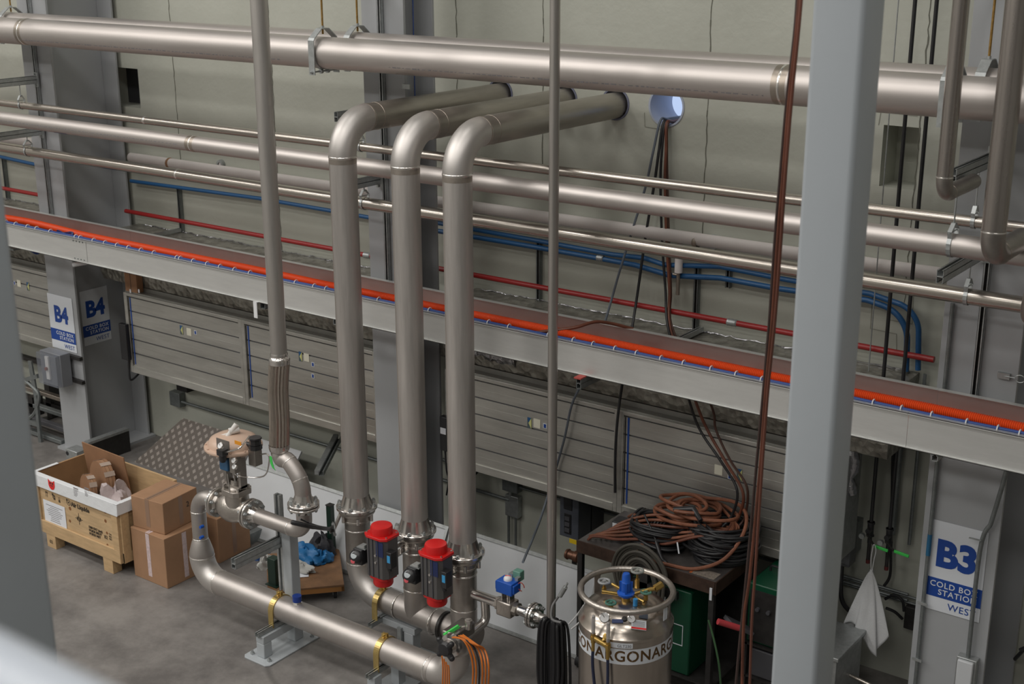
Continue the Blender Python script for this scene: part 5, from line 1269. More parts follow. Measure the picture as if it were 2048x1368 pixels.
for k, (p1_, p2_) in enumerate((((375, 772), (745, 853)), ((355, 801), (790, 905)))):
    a = at(p1_[0], p1_[1], 'y', 9.44)
    t = thing('wall_conduit', ['upper horizontal conduit on wall behind the control valve', 'lower horizontal conduit on wall behind the control valve'][k], 'conduit', (-9.5, 9.44, a.z))
    obj('conduit_tube', MB().tube([(a.x, 9.44, a.z), (-7.0, 9.44, a.z)], .017, 10), GALD, t)
t = thing('wall_conduit', 'pair of short vertical conduits left of the diamond plate', 'conduit', tuple(at(348, 860, 'y', 9.45)))
for px in (343, 351): obj('conduit_tube', MB().tube([at(px, 808, 'y', 9.45), V((xat(px, 808, 9.45), 9.45, .5))], .013, 10), GALD, t)
cable('cable', [at(258, 700, 'y', 8.83), at(258, 735, 'y', 8.83), at(262, 760, 'y', 8.83), at(285, 742, 'y', 9.0), at(310, 738, 'y', 9.2), at(335, 757, 'y', 9.40)], .012, BLK, 'black cable looping under the panels beside the B4 column')
cable('cable', [at(946, 952, 'y', 9.2), at(962, 940, 'y', 9.3), at(985, 939, 'y', 9.38), at(1004, 950, 'y', 9.42)], .012, BLK, 'black cable running into the upper junction box')
# slim black device left of the rightmost riser
t, a, b = ebox(880, 836, 893, 900, .06, BLKP, 'door_closer', 'slim black latch at panel end between middle and right risers', 'latch', yb=8.84)
obj('sticker', MB().box((a.x+.01, 8.777, (a.z+b.z)/2), (b.x-.01, 8.7795, (a.z+b.z)/2+.06)), PAPER, t)
t, a, b = ebox(243, 650, 250, 718, .05, BLKP, 'door_closer', 'slim black latch on panel edge beside the B4 column', 'latch', yb=8.84)
cable('cable', [at(890, 900, 'y', 8.8), at(893, 940, 'y', 8.8), at(897, 960, 'y', 8.85), at(893, 990, 'y', 8.9)], .008, BLK, 'thin black cable from the latch behind rightmost riser')
# battery charger style unit
t, a, b = ebox(1119, 985, 1158, 1070, .22, mat('slate_enamel', (.075, .082, .10), .4), 'power_unit', 'slate grey power unit on wall behind the slim pole', 'power unit', yb=9.3)
w0 = b.x-a.x; h0_ = b.z-a.z; yf = 9.3-.22
obj('socket_panel', MB().box((a.x+w0*.22, yf-.006, a.z+h0_*.58), (a.x+w0*.66, yf, a.z+h0_*.9)), BLKP, t, 'upper black socket plate', bevel=.004)
obj('socket_panel', MB().box((a.x+w0*.25, yf-.006, a.z+h0_*.08), (a.x+w0*.62, yf, a.z+h0_*.5)), BLKP, t, 'lower black breaker plate', bevel=.004)
for k in range(3): obj('breaker', MB().box((a.x+w0*.30, yf-.012, a.z+h0_*(.12+.12*k)), (a.x+w0*.55, yf-.005, a.z+h0_*(.2+.12*k))), DKG, t)
obj('tag_label', MB().box((a.x+w0*.55, yf-.008, a.z-.04), (b.x, yf-.002, a.z+.0)), YEL, t, 'yellow label')
obj('wall_mount', MB().box((a.x, 9.28, a.z), (b.x, WY-.001, b.z)), DKG, t)
q = at(1148, 1112, 'y', 9.1)
t = thing('brass_coupling', 'dull bronze pipe coupling below the slate grey power unit', 'coupling', (q.x, 9.1, q.z-.08))
obj('barrel', MB().lathe((q.x-.08, 9.1, q.z), X, [(0, 0), (.045, 0), (.05, .02), (.04, .03), (.04, .08), (.052, .09), (.052, .13), (.04, .14), (0, .14)], 18), mat('dull_bronze', (.22, .11, .07), .45, .6), t)
obj('support_leg', MB().box((q.x-.01, 9.08, 0), (q.x+.02, 9.12, q.z-.04)), BLKM, t)
# disconnect switch left of the black pipes
t, a, b = ebox(1668, 1050, 1704, 1128, .14, mat('grey_switch_case', (.12, .125, .13), .4), 'disconnect_switch', 'grey disconnect switch left of the hanging rag', 'switch', yb=9.35)
m_ = (a.x+b.x)/2
obj('cover_split', MB().box((m_-.012, 9.205, a.z), (m_-.006, 9.211, b.z)), BLKM, t)
obj('cover_half', MB().box((m_+.0, 9.19, a.z+.03), (b.x+.01, 9.21, b.z+.03)), mat('grey_switch_cover', (.15, .155, .165), .4), t, bevel=.008)
obj('sticker', MB().box((a.x+.03, 9.206, (a.z+b.z)/2-.03), (a.x+.065, 9.2095, (a.z+b.z)/2+.07)), PAPER, t)
obj('mount', MB().box((a.x+.02, 9.34, a.z+.05), (b.x-.02, WY-.001, b.z-.05)), GALD, t)
cable('cable', [at(1684, 1128, 'y', 9.28), at(1682, 1165, 'y', 9.28), at(1684, 1200, 'y', 9.28), at(1700, 1222, 'y', 9.3), at(1730, 1238, 'y', 9.35)], .019, BLK, 'thick black cable curving down from the disconnect switch')
cable('cable', [at(1770, 1198, 'y', 9.4), at(1790, 1190, 'y', 9.4), at(1805, 1202, 'y', 9.4), at(1808, 1222, 'y', 9.42)], .012, BLK, 'upper black cable arcing into small box right of rag')
cable('cable', [at(1772, 1216, 'y', 9.4), at(1790, 1224, 'y', 9.4), at(1805, 1238, 'y', 9.42)], .012, BLK, 'lower black cable running into small box right of rag')
t, a, b = ebox(1806, 1218, 1830, 1256, .09, BLKM, 'junction_box', 'small black box on wall right of the hanging rag', 'junction box')
cable('cable', [at(1786, 900, 'y', 9.44), at(1784, 1000, 'y', 9.44), at(1782, 1100, 'y', 9.44), at(1780, 1150, 'y', 9.44), at(1768, 1172, 'y', 9.42)], .012, BLK, 'black cable behind the right black pipe curving to the rag')
t = thing('wall_conduit', 'pair of slim conduits running along wall behind the rag', 'conduit', tuple(at(1700, 1165, 'y', 9.46)))
za = at(1650, 1156, 'y', 9.46); 
obj('conduit_tube', MB().tube([(xat(1620, 1150, 9.46), 9.46, za.z), (-2.8, 9.46, za.z)], .012, 8).tube([(xat(1620, 1150, 9.46), 9.46, za.z+.05), (-2.8, 9.46, za.z+.05)], .010, 8), GALD, t)
t = thing('wall_conduit', 'tall conduits beside the right black pipe', 'conduit', (BX2+.1, 9.45, 1.6))
obj('conduit_tube', MB().tube([(BX2+.075, 9.45, 2.6), (BX2+.075, 9.45, 1.2)], .014, 8).tube([(BX1+.08, 9.45, 2.6), (BX1+.08, 9.45, 1.25)], .03, 8), GALD, t)
# cabinet corner at the bottom right
q = at(1640, 1330, 'y', 8.7)
t = thing('steel_cabinet', 'low grey steel cabinet corner at the bottom right of broad post', 'cabinet', (q.x, 8.7, 0))
xr_ = xat(1672, 1335, 8.5); zt_ = at(1672, 1322, 'y', 8.5).z
obj('cabinet_body', MB().box((xr_-.28, 8.5, .0), (xr_, 9.0, zt_)), GALV, t, bevel=.004)
obj('cabinet_lid', MB().box((xr_-.30, 8.48, zt_), (xr_+.02, 9.02, zt_+.03)), GALV, t, bevel=.004)
q = at(1690, 1350, 'y', 8.8)
t = thing('floor_tube', 'shiny thin tube at the bottom edge beside the low cabinet', 'tube', (q.x, 8.8, 0))
obj('tube', MB().tube([at(1688, 1345, 'y', 8.8), at(1745, 1372, 'y', 8.8)], .015, 10).tube([at(1745, 1372, 'y', 8.8), V((at(1745, 1372, 'y', 8.8).x, 8.8, 0))], .015, 10), STP, t)
# clear covered enclosure on the B4 column
ex0, ex1 = at(77, 766, 'y', 8.36), at(110, 714, 'y', 8.36)
t = thing('enclosure_box', 'grey plastic enclosure with clear door below the bright B4 sign', 'enclosure', ((ex0.x+ex1.x)/2, 8.47, ex0.z))
obj('back_case', MB().box((ex0.x, 8.42, ex0.z), (ex1.x, 8.555, ex1.z)), mat('grey_plastic_case', (.20, .21, .23), .45), t, bevel=.006)
obj('clear_door', MB().box((ex0.x+.01, 8.36, ex0.z+.005), (ex1.x-.005, 8.419, ex1.z-.005)), GLASSM, t, 'clear door', bevel=.006)
obj('inner_panel', MB().box((ex0.x+.11, 8.40, ex0.z+.06), (ex0.x+.17, 8.42, ex1.z-.05)), DIALW, t, 'white inner strip')
obj('red_switch', MB().cyl((ex0.x+.14, 8.395, (ex0.z+ex1.z)/2), (ex0.x+.14, 8.375, (ex0.z+ex1.z)/2), .02, 12), mat('brown_red_knob', (.25, .06, .03), .4), t, 'brown red knob')
for zz in (ex0.z+.05, ex1.z-.05): obj('mount_channel', MB().box((ex0.x+.02, 8.556, zz-.02), (-12.33, 8.598, zz+.02)), BLKM, t, 'dark mounting rail')

# ------------------------------------------------------------ leaning sheets and plates
def lean(name, x0, x1, yb, yt, zt, th_, m, label, cat, zb=0., edge=None):
    t = thing(name, label, cat, ((x0+x1)/2, yb, zb))
    d = V((0, yt-yb, zt-zb)); d.normalize(); nn = V((0, -d.z, d.y)); L = math.hypot(yt-yb, zt-zb)
    o = V((x0, yb, zb)); q = o+nn*th_*.0
    obj('sheet', MB().prism([(0, 0), (x1-x0, 0), (x1-x0, L), (0, L)], o, X, d, -nn, th_), m, t)
    return t, d, nn, L
def frame_board(x0, x1, yb, yt, zt, label, zb=.0):
    t, d, nn, L = lean('white_board', x0, x1, yb, yt, zt, .008, BOARDW, label, 'board', zb)
    o = V((x0, yb, zb)); m = MB(); f = .03
    for a, b in (((0, 0), (x1-x0, f)), ((0, L-f), (x1-x0, L)), ((0, f), (f, L-f)), ((x1-x0-f, f), (x1-x0, L-f))):
        m.prism([(a[0], a[1]), (b[0], a[1]), (b[0], b[1]), (a[0], b[1])], o-nn*(-.001), X, d, nn, .014)
    obj('edge_trim', m, GALV, t, 'aluminium edge trim')
    return t
yb_ = 8.2
xl = xat(977, 1249, 8.2); 
# board run: top edge at z about .78 when it rests on y 8.45
zt_b = at(1158, 1132, 'y', 8.5).z
frame_board(-6.95, -5.36, 8.2, 8.5, zt_b, 'framed white board leaning on the wall behind the rightmost riser')
zt2 = at(640, 960, 'y', 8.6).z
frame_board(-9.85, -7.0, 8.2, 8.53, at(650, 965, 'y', 8.6).z, 'framed white board leaning on the wall behind the S bend')
for k, (px0, py0, L_) in enumerate(((640, 990, .10), (655, 985, .16), (663, 990, .2))):
    pass
# timber rail behind boards (skirting profile)
zz = at(600, 868, 'y', 9.45).z
# diamond plate leaning
def diamond():
    m, t, b = nodes('diamond_plate'); L = t.links.new; N = t.nodes.new
    tc = N('ShaderNodeTexCoord'); mp = N('ShaderNodeMapping'); mp.inputs['Rotation'].default_value = (0, 0, 0)
    L(tc.outputs['UV'], mp.inputs[0])
    sx = N('ShaderNodeSeparateXYZ'); L(tc.outputs['UV'], sx.inputs[0])
    # rhomb rows, every second row shifted by half
    def M(op, a, b=None):
        n = N('ShaderNodeMath'); n.operation = op
        for i, v in enumerate((a, b)):
            if v is None: continue
            if isinstance(v, (int, float)): n.inputs[i].default_value = v
            else: L(v, n.inputs[i])
        return n.outputs[0]
    u = M('MULTIPLY', sx.outputs[0], 8.5); v = M('MULTIPLY', sx.outputs[1], 8.5)
    def rh(du, dv):
        a = M('ABSOLUTE', M('SUBTRACT', M('FRACT', M('ADD', u, du)), .5)); c = M('ABSOLUTE', M('SUBTRACT', M('FRACT', M('ADD', v, dv)), .5))
        return M('LESS_THAN', M('ADD', M('MULTIPLY', a, 1.15), c), .26)
    h = M('MAXIMUM', rh(0, 0), rh(.5, .5))
    mx = N('ShaderNodeMix'); mx.data_type = 'RGBA'; mx.inputs[6].default_value = (.10, .083, .07, 1); mx.inputs[7].default_value = (.25, .22, .195, 1)
    L(h, mx.inputs[0]); L(mx.outputs[2], b.inputs['Base Color']); b.inputs['Metallic'].default_value = .3; b.inputs['Roughness'].default_value = .45
    bp = N('ShaderNodeBump'); bp.inputs['Strength'].default_value = .6; bp.inputs['Distance'].default_value = .004; L(h, bp.inputs['Height']); L(bp.outputs[0], b.inputs['Normal'])
    return m
DM = diamond()
def uvsheet(name, P, th_, m, label, cat):
    """four corners, with uv in metres"""
    P = [V(p) for p in P]; nn = (P[1]-P[0]).cross(P[3]-P[0]).normalized()*th_
    t = thing(name, label, cat, tuple(P[0]))
    o = obj('sheet', MB().add(P+[p-nn for p in P], [(0, 1, 2, 3), (7, 6, 5, 4), (0, 4, 5, 1), (1, 5, 6, 2), (2, 6, 7, 3), (3, 7, 4, 0)]), m, t, flat=True)
    uv = o.data.uv_layers.new(name='uv'); u = (P[1]-P[0]).normalized(); v_ = (P[3]-P[0]); v_ = (v_-u*v_.dot(u)).normalized(); off = root_loc(t)
    for l in o.data.loops:
        c = o.data.vertices[l.vertex_index].co+off-P[0]; uv.data[l.index].uv = (c.dot(u), c.dot(v_))
    return t
A = at(368, 833, 'y', 9.2); B = at(520, 868, 'y', 9.2); C_ = at(520, 1060, 'z', .03); D_ = at(300, 935, 'y', 8.62)
A = at(366, 836, 'y', 9.2); B = at(500, 866, 'y', 9.2); zA = (A.z+B.z)/2
dirx = B-A
uvsheet('diamond_plate', [at(298, 940, 'y', 8.75), at(318, 1010, 'z', .02), at(560, 1090, 'z', .02), at(505, 868, 'y', 9.2), ][0:0] or [V((A.x-.42, 8.80, .0)), V((B.x-.0, 8.80, .0)), V((B.x+.10, 9.2, A.z)), V((A.x, 9.2, A.z))], .006, DM, 'brown diamond tread plate leaning on the wall behind the control valve', 'tread plate')
# tall grey sheet right of the diamond plate
a0 = at(515, 900, 'y', 9.15)
t, d, nn, L = lean('grey_board', a0.x-.05, a0.x+.62, 8.75, 9.2, at(530, 880, 'y', 9.2).z, .02, mat('grey_sheet', (.40, .41, .42), .5), 'grey sheet leaning on the wall right of the diamond plate', 'board')
obj('dark_edge', MB().prism([(-.02, 0), (0, 0), (0, L), (-.02, L)], V((a0.x-.05, 8.75, 0)), X, d, -nn, .05), BLKM, t, 'dark left edge')
# aluminium strut leaning on the wall
p0, p1_ = at(634, 945, 'y', 8.56), at(672, 872, 'y', 9.42)
t = thing('strut', 'short slotted strut leaning on the wall between S bend and left riser', 'strut', tuple(p0))
obj('channel', MB().bar(p0, p1_, .05, .045), GALV, t); obj('channel', dchan(MB(), p0+X*.055, p1_+X*.055, .05, .045), GALD, t)
# framed lath lines on wall (board rails behind)
for k, (a, b, yy) in enumerate((((608, 944), (680, 968), 9.3),)):
    pass
# ------------------------------------------------------------ wooden crate with its contents
cx0, cx1, cy0, cy1, cz0_, cz1_ = -10.92, -9.63, 6.9, 7.62, .14, .745
cr_ = thing('wooden_crate', 'open plywood crate with white wrapped rim standing at left', 'crate', ((cx0+cx1)/2, (cy0+cy1)/2, 0))
tk = .022
obj('front_panel', MB().box((cx0, cy0+.02, cz0_), (cx1, cy0+.02+tk, cz1_)), PLY, cr_, 'knotty plywood front')
obj('back_panel', MB().box((cx0, cy1-tk, cz0_), (cx1, cy1, cz1_)), PLYL, cr_)
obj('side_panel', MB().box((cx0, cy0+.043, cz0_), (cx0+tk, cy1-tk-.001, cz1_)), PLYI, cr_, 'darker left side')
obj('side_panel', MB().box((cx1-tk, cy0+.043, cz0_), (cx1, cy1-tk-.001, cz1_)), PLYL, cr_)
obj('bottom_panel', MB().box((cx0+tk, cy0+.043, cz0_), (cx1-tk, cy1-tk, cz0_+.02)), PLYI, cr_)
for a, b in ((cx0, cx0+.085), (cx1-.085, cx1)):
    obj('batten', MB().box((a, cy0, cz0_+.13), (b, cy0+.019, cz1_-.01)), PLYL, cr_, bevel=.002)
obj('batten', MB().box((cx0, cy0-.002, cz0_), (cx1, cy0+.019, cz0_+.129)), PLYL, cr_, 'wide bottom board', bevel=.002)
for a in (cy0+.03, cy1-.1): obj('batten', MB().box((cx1+.001, a, cz0_), (cx1+.02, a+.09, cz1_-.02)), PLYL, cr_, bevel=.002)
obj('batten', MB().box((cx1+.001, cy0+.03, cz0_-.0), (cx1+.021, cy1, cz0_+.1)), PLYL, cr_)
for a in (cx0+.14, cx1-.27):
    for b_ in (cy0+.0, cy0+.32, cy1-.1): obj('foot_block', MB().box((a, b_, 0), (a+.14, b_+.1, cz0_-.02)), PLYL, cr_, bevel=.002)
    obj('skid', MB().box((a, cy0, cz0_-.02), (a+.14, cy1, cz0_-.0005)), PLYL, cr_)
# knots
for px, py, r in ((140, 1017, .02), (140, 1042, .016), (210, 1023, .02), (211, 1042, .018), (214, 1066, .015), (215, 1090, .014)):
    q = at(px, py, 'y', cy0+.0195)
    obj('knot', MB().lathe((q.x, cy0+.0195, q.z), -Y, [(0, .0004), (r, .0004)], 14), mat('knot_wood', (.24, .10, .035), .7), cr_)
# white wrap round the rim
m = MB().box((cx0-.008, cy0-.010, cz1_-.115), (cx1+.024, cy0-.003, cz1_+.006)).box((cx1+.022, cy0-.01, cz1_-.105), (cx1+.029, cy0+.40, cz1_+.006)).box((cx0-.008, cy0-.010, cz1_+.001), (cx1+.029, cy0+.045, cz1_+.010)).box((cx1-.025, cy0-.01, cz1_+.001), (cx1+.029, cy0+.4, cz1_+.009)).box((cx0-.01, cy0-.01, cz1_+.0), (cx0+.03, cy0+.3, cz1_+.008))
obj('rim_wrap', m, WRAPW, cr_, 'white stretch wrap round the rim', bevel=.003)
q = at(103, 969, 'y', cy0-.011)
R_ = .055; poly = [(-R_*.9, R_*.9), (-R_*.35, R_*.5), (R_*.35, R_*.5), (R_*.9, R_*.9), (R_*.9, -.01)]+[(R_*.9*cos(RAD(-a)), R_*1.0*sin(RAD(-a))) for a in range(15, 180, 15)]+[(-R_*.9, 0)]
st_ = obj('red_sticker', MB().prism(poly, (q.x, cy0-.0105, q.z), X, Z, -Y, .002), mat('red_foil_sticker', (.75, .02, .02), .35), cr_, 'red shield shaped sticker')
obj('sticker_mark', MB().box((q.x-.028, cy0-.0135, q.z-.0), (q.x-.008, cy0-.0125, q.z+.022)).box((q.x+.008, cy0-.0135, q.z-.0), (q.x+.028, cy0-.0125, q.z+.022)).box((q.x-.02, cy0-.0135, q.z-.018), (q.x+.02, cy0-.0125, q.z-.010)), INK, st_)
for px in (152, 174):
    q = at(px, 985, 'y', cy0-.011)
    for k in range(6):
        obj('print_line', MB().box((q.x-.035, cy0-.0115, q.z+.035-k*.015), (q.x-.035+.07*(1 if k < 2 else random.uniform(.3, .8)), cy0-.0104, q.z+.041-k*.015+(.006 if k == 0 else 0))), INKG, cr_)
q0 = at(85, 998, 'y', cy0+.01); q1 = at(133, 1058, 'y', cy0+.01)
pp = obj('shipping_sheet', MB().box((q0.x, cy0+.0145, q1.z+.0), (q1.x, cy0+.0165, q0.z)), PAPER, cr_, 'white printed sheet')
for k in range(9):
    z = q0.z-.045-k*.02; wd = (q1.x-q0.x)*random.uniform(.35, .8); c = (q0.x+q1.x)/2
    obj('print_line', MB().box((c-wd/2, cy0+.0135, z), (c+wd/2, cy0+.0144, z+.006)), INKG, pp)
cyf = cy0+.0185
def mark(mb, lab): return obj('printed_mark', mb, INK, cr_, lab)
q = at(94, 988, 'y', cyf)
mark(MB().box((q.x-.02, cyf-.001, q.z-.03), (q.x-.016, cyf, q.z+.02)).box((q.x, cyf-.001, q.z-.03), (q.x+.004, cyf, q.z+.02)).prism([(-.028, .012), (-.018, .03), (-.008, .012)], (q.x, cyf, q.z), X, Z, -Y, .001).prism([(-.008, .012), (.002, .03), (.012, .012)], (q.x, cyf, q.z), X, Z, -Y, .001), 'this way up arrows')
q = at(99, 988, 'y', cyf); mark(MB().prism([(-.012, .02), (.012, .02), (.010, 0), (.002, -.006), (.002, -.022), (.009, -.026), (-.009, -.026), (-.002, -.022), (-.002, -.006), (-.010, 0)], (q.x+.05, cyf, q.z), X, Z, -Y, .001), 'fragile glass mark')
q = at(106, 994, 'y', cyf); mark(MB().prism([(-.014, 0), (.014, 0), (.014, -.025), (-.014, -.025)], (q.x+.02, cyf, q.z), X, Z, -Y, .001).prism([(-.018, .006), (0, .028), (.018, .006)], (q.x+.02, cyf, q.z), X, Z, -Y, .001), 'umbrella mark')
q = at(116, 999, 'y', cyf); mark(MB().prism([(-.012, -.002), (.012, -.002), (.012, -.026), (-.012, -.026)], (q.x+.02, cyf, q.z), X, Z, -Y, .001).lathe((q.x+.02, cyf, q.z+.012), -Y, [(.010, .001), (.013, .001)], 16), 'handling mark')
q = at(137, 1005, 'y', cyf)
mark(MB().lathe((q.x, cyf, q.z), -Y, [(.024, .001), (.030, .001)], 24).lathe((q.x, cyf, q.z), -Y, [(0, .001), (.010, .001)], 16).box((q.x-.032, cyf-.001, q.z+.012), (q.x-.020, cyf, q.z+.032)), 'round logo mark')
text('Air Liquide', .062, V((q.x+.038, cyf-.0005, q.z-.006)), X, Z, INK, cr_, 'LEFT', name='printed_lettering', bold=.002)
q = at(158, 1038, 'y', cyf)
mark(MB().box((q.x-.055, cyf-.001, q.z-.003), (q.x+.055, cyf, q.z+.003)).box((q.x-.003, cyf-.001, q.z-.06), (q.x+.003, cyf, q.z+.06)).lathe((q.x, cyf, q.z), -Y, [(.016, .001), (.024, .001)], 20).box((q.x-.03, cyf-.001, q.z-.02), (q.x-.024, cyf, q.z+.02)).box((q.x+.024, cyf-.001, q.z-.02), (q.x+.030, cyf, q.z+.02)), 'centre of gravity cross')
q = at(178, 1056, 'y', cyf)
text('DIM EXT (cm)\nPOIDS BRUT\nPOIDS NET', .034, V((q.x, cyf-.0005, q.z-.02)), X, Z, INK, cr_, 'LEFT', name='printed_lettering', bold=.001)
q = at(212, 1068, 'y', cyf)
text('82', .05, V((q.x-.03, cyf-.0005, q.z-.035)), X, Z, INK, cr_, 'LEFT', name='printed_lettering')
text('Cm\nKG\nKG', .026, V((q.x+.045, cyf-.0005, q.z-.01)), X, Z, INK, cr_, 'LEFT', name='printed_lettering')
text('02', .05, V((cx0+.21, cy0-.001, .065)), X, Z, INK, cr_, name='printed_lettering')
# contents
z0 = cz0_+.021
t = thing('cardboard_sheet', 'upright brown cardboard sheet standing in the crate', 'cardboard', (-10.55, 7.5, z0))
a = at(158, 887, 'y', 7.42); b = at(254, 912, 'y', 7.5)
obj('sheet', MB().prism([(0, 0), (b.x-a.x, 0), (b.x-a.x, b.z-z0), (0, b.z-z0+.02)], (a.x, 7.54, z0), X, (Z-Y*.12).normalized(), Y, .012), CARDD, t, bevel=.002)
obj('white_label', MB().box((b.x-.16, 7.40, b.z-.20), (b.x-.08, 7.4015+.07, b.z-.05)) if False else MB().obox((b.x-.12, 7.476, b.z-.11), X, Z-Y*.12, Y, .07, .15, .002), PAPER, t)
obj('sheet', MB().prism([(0, 0), (.30, 0), (.30, .42), (0, .42)], (a.x+.42, 7.40, z0), X, (Z-Y*.1).normalized(), Y, .010), CARDD, t, bevel=.002)
def disc_box(c, ax, r, w_, label):
    ax = V(ax).normalized(); t = thing('cardboard_drum', label, 'drum', tuple(V(c)-Z*r))
    obj('rim_layer', MB().lathe(c, ax, [(0, 0), (r, 0), (r, w_*.3), (0, w_*.3)], 36), CARDD, t)
    obj('rim_layer', MB().lathe(V(c)+ax*w_*.33, ax, [(0, 0), (r*.985, 0), (r*.985, w_*.3), (0, w_*.3)], 36), CARD, t)
    obj('rim_layer', MB().lathe(V(c)+ax*w_*.66, ax, [(0, 0), (r, 0), (r, w_*.3), (0, w_*.3)], 36), CARDD, t)
    for k in (.6, 1.2, 2.0):
        u = ax.cross(Z).normalized(); v_ = u.cross(ax); d = u*cos(k)+v_*sin(k)
        obj('clear_tape', MB().bar(V(c)+d*(r+.002)-ax*.002, V(c)+d*(r+.002)+ax*(w_+.002), .05, .002, up=d), mat('shiny_tape', (.42, .33, .27), .15), t)
    return t
disc_box(at(196, 958, 'y', 7.30)-Z*.02, (.25, 1, -.05), .20, .10, 'large round taped cardboard drum in the crate')
disc_box(at(170, 975, 'y', 7.12)-Z*.02, (.3, 1, -.1), .145, .07, 'smaller round cardboard drum in the crate')
def blob(c, sx, sy, sz, m, name, label, cat, amp=.18, n=26, parent=None, seed=1):
    rnd = random.Random(seed); ph = [(rnd.uniform(0, 6.3), rnd.uniform(0, 6.3), rnd.randint(2, 7), rnd.randint(1, 5)) for _ in range(7)]
    vs = []; fs = []; R_ = 16
    for i in range(R_+1):
        th_ = pi*i/R_
        for k in range(n):
            a = 2*pi*k/n; d = 1
            for (p, q, f1, f2) in ph: d += amp/2.6*sin(f1*a+p)*sin(f2*th_+q)
            z = cos(th_)
            if z < -.3: z = -.3-.0*z
            vs.append((c[0]+sx*d*sin(th_)*cos(a), c[1]+sy*d*sin(th_)*sin(a), c[2]+sz*(z+.3)*(d if z > 0 else 1)))
    for i in range(R_):
        for k in range(n): fs.append((i*n+k, i*n+(k+1) % n, (i+1)*n+(k+1) % n, (i+1)*n+k))
    o = obj(name, MB().add(vs, fs), m, parent)
    return tag(o, label, cat) if parent is None else o
q = at(232, 975, 'y', 7.2)
blob((q.x+.02, 7.18, z0+.22), .19, .15, .26, PINKF, 'plastic_bag', 'crumpled pinkish plastic bag lying in the crate', 'bag', amp=.25, seed=5)
t = thing('cardboard_box', 'open small carton inside the crate holding the plastic bag', 'box', (q.x, 7.15, z0))
obj('carton', MB().box((q.x-.22, 6.98, z0), (q.x+.20, 6.99, z0+.36)).box((q.x-.22, 6.98, z0), (q.x-.21, 7.36, z0+.36)).box((q.x+.19, 6.98, z0), (q.x+.20, 7.36, z0+.36)).box((q.x-.22, 7.36, z0), (q.x+.2, 7.37, z0+.36)), CARD, t)
blob((cx0+.47, 7.33, z0), .22, .16, .30, mat('clear_bubble_wrap', (.42, .36, .31), .2, bump=.8, bscale=40, alpha=.8), 'plastic_bag', 'clear wrap bunched behind the drums in the crate', 'bag', amp=.25, seed=9)

# ------------------------------------------------------------ cardboard boxes
def carton(c, sx, sy, sz, rz, m, label, tape_m, tape_w=.05, cut=True, mark_=None):
    c = V(c); u = V((cos(rz), sin(rz), 0)); v_ = V((-sin(rz), cos(rz), 0))
    t = thing('cardboard_box', label, 'box', tuple(c))
    obj('carton', MB().obox(c+Z*sz/2, u, v_, Z, sx, sy, sz), m, t, bevel=.005)
    obj('packing_tape', MB().obox(c+Z*(sz+.0008), u, v_, Z, tape_w, sy+.002, .0014).obox(c-v_*(sy/2+.0008)+Z*(sz*.55), u, v_, Z, tape_w, .0014, sz*.86), tape_m, t, 'strip of packing tape')
    obj('packing_tape', MB().obox(c+u*(sx/2+.0008)+Z*(sz*.52), u, v_, Z, .0014, tape_w, sz*.9), tape_m, t, 'strip of packing tape')
    if cut: obj('flap_gap', MB().obox(c+Z*(sz+.001)+u*.0, u, v_, Z, .004, sy*.96, .0022), DARKW, t)
    return t, u, v_
b1, u, v_ = carton((-9.345, 7.235, 0), .47, .46, .50, 0.0, CARD, 'lower large cardboard box with printed tape beside the crate', TAPEW)
b2, u, v_ = carton((-9.39, 7.27, .502), .40, .44, .31, .10, CARD, 'upper cardboard box stacked on another beside the crate', TAPE)
text('2', .075, V((-9.39, 7.27, .502))+u*.2015+v_*.09+Z*.19, v_, Z, DARKW, b2, name='printed_digit')
q = at(433, 1133, 'z', 0)
carton((q.x-.25, q.y+.26, 0), .44, .42, .46, .05, CARD, 'cardboard box standing behind the large elbow of floor pipe', TAPE)

# ------------------------------------------------------------ dolly with rags and green posts
dA = V((-8.10, 7.30, 0)); du = V((.68, .73, 0)).normalized(); dv = V((-.73, .68, 0)).normalized(); dw_, dl_ = .68, .76
t = thing('wooden_dolly', 'low worn plywood dolly on casters behind the grey stand', 'dolly', tuple(dA+du*dw_/2+dv*dl_/2))
c0 = dA+du*dw_/2+dv*dl_/2
obj('deck', MB().obox(c0+Z*.155, du, dv, Z, dw_, dl_, .02), mat('worn_plywood', (.20, .105, .05), .6, var=.3, vscale=6), t, 'worn brown deck', bevel=.002)
obj('edge_rail', MB().obox(dA+du*dw_/2+dv*.012+Z*.122, du, dv, Z, dw_, .024, .045).obox(dA+du*(dw_-.012)+dv*dl_/2+Z*.122, du, dv, Z, .024, dl_, .045).obox(dA+du*.012+dv*dl_/2+Z*.122, du, dv, Z, .024, dl_, .045), mat('orange_wood', (.34, .155, .045), .5), t, 'orange brown edge')
for a, b in ((.08, .09), (.6, .09), (.08, .68), (.6, .68)):
    c = dA+du*a+dv*b
    w1 = obj('caster', MB().cyl(c-du*.014+Z*.042, c+du*.014+Z*.042, .042, 18), BLK, t, 'black caster wheel')
    obj('caster_fork', MB().obox(c+du*.02+Z*.065, du, dv, Z, .004, .03, .07).obox(c-du*.02+Z*.065, du, dv, Z, .004, .03, .07).obox(c+Z*.098, du, dv, Z, .05, .05, .004), GALV, w1)
GP = mat('dark_green_post', (.008, .028, .018), .4)
q = at(551, 1168, 'z', .167)
t = thing('green_post', 'thick dark green post standing on the dolly', 'post', (q.x, q.y, .166))
obj('post_tube', MB().box((q.x-.05, q.y-.04, .166), (q.x+.05, q.y+.04, .43)), GP, t, bevel=.005)
obj('foot_plate', MB().box((q.x-.07, q.y-.06, .166), (q.x+.07, q.y+.06, .174)), GP, t)
q = at(664, 1098, 'z', .167)
t = thing('green_post', 'slim dark green post behind the black lever handle', 'post', (q.x, q.y, .166))
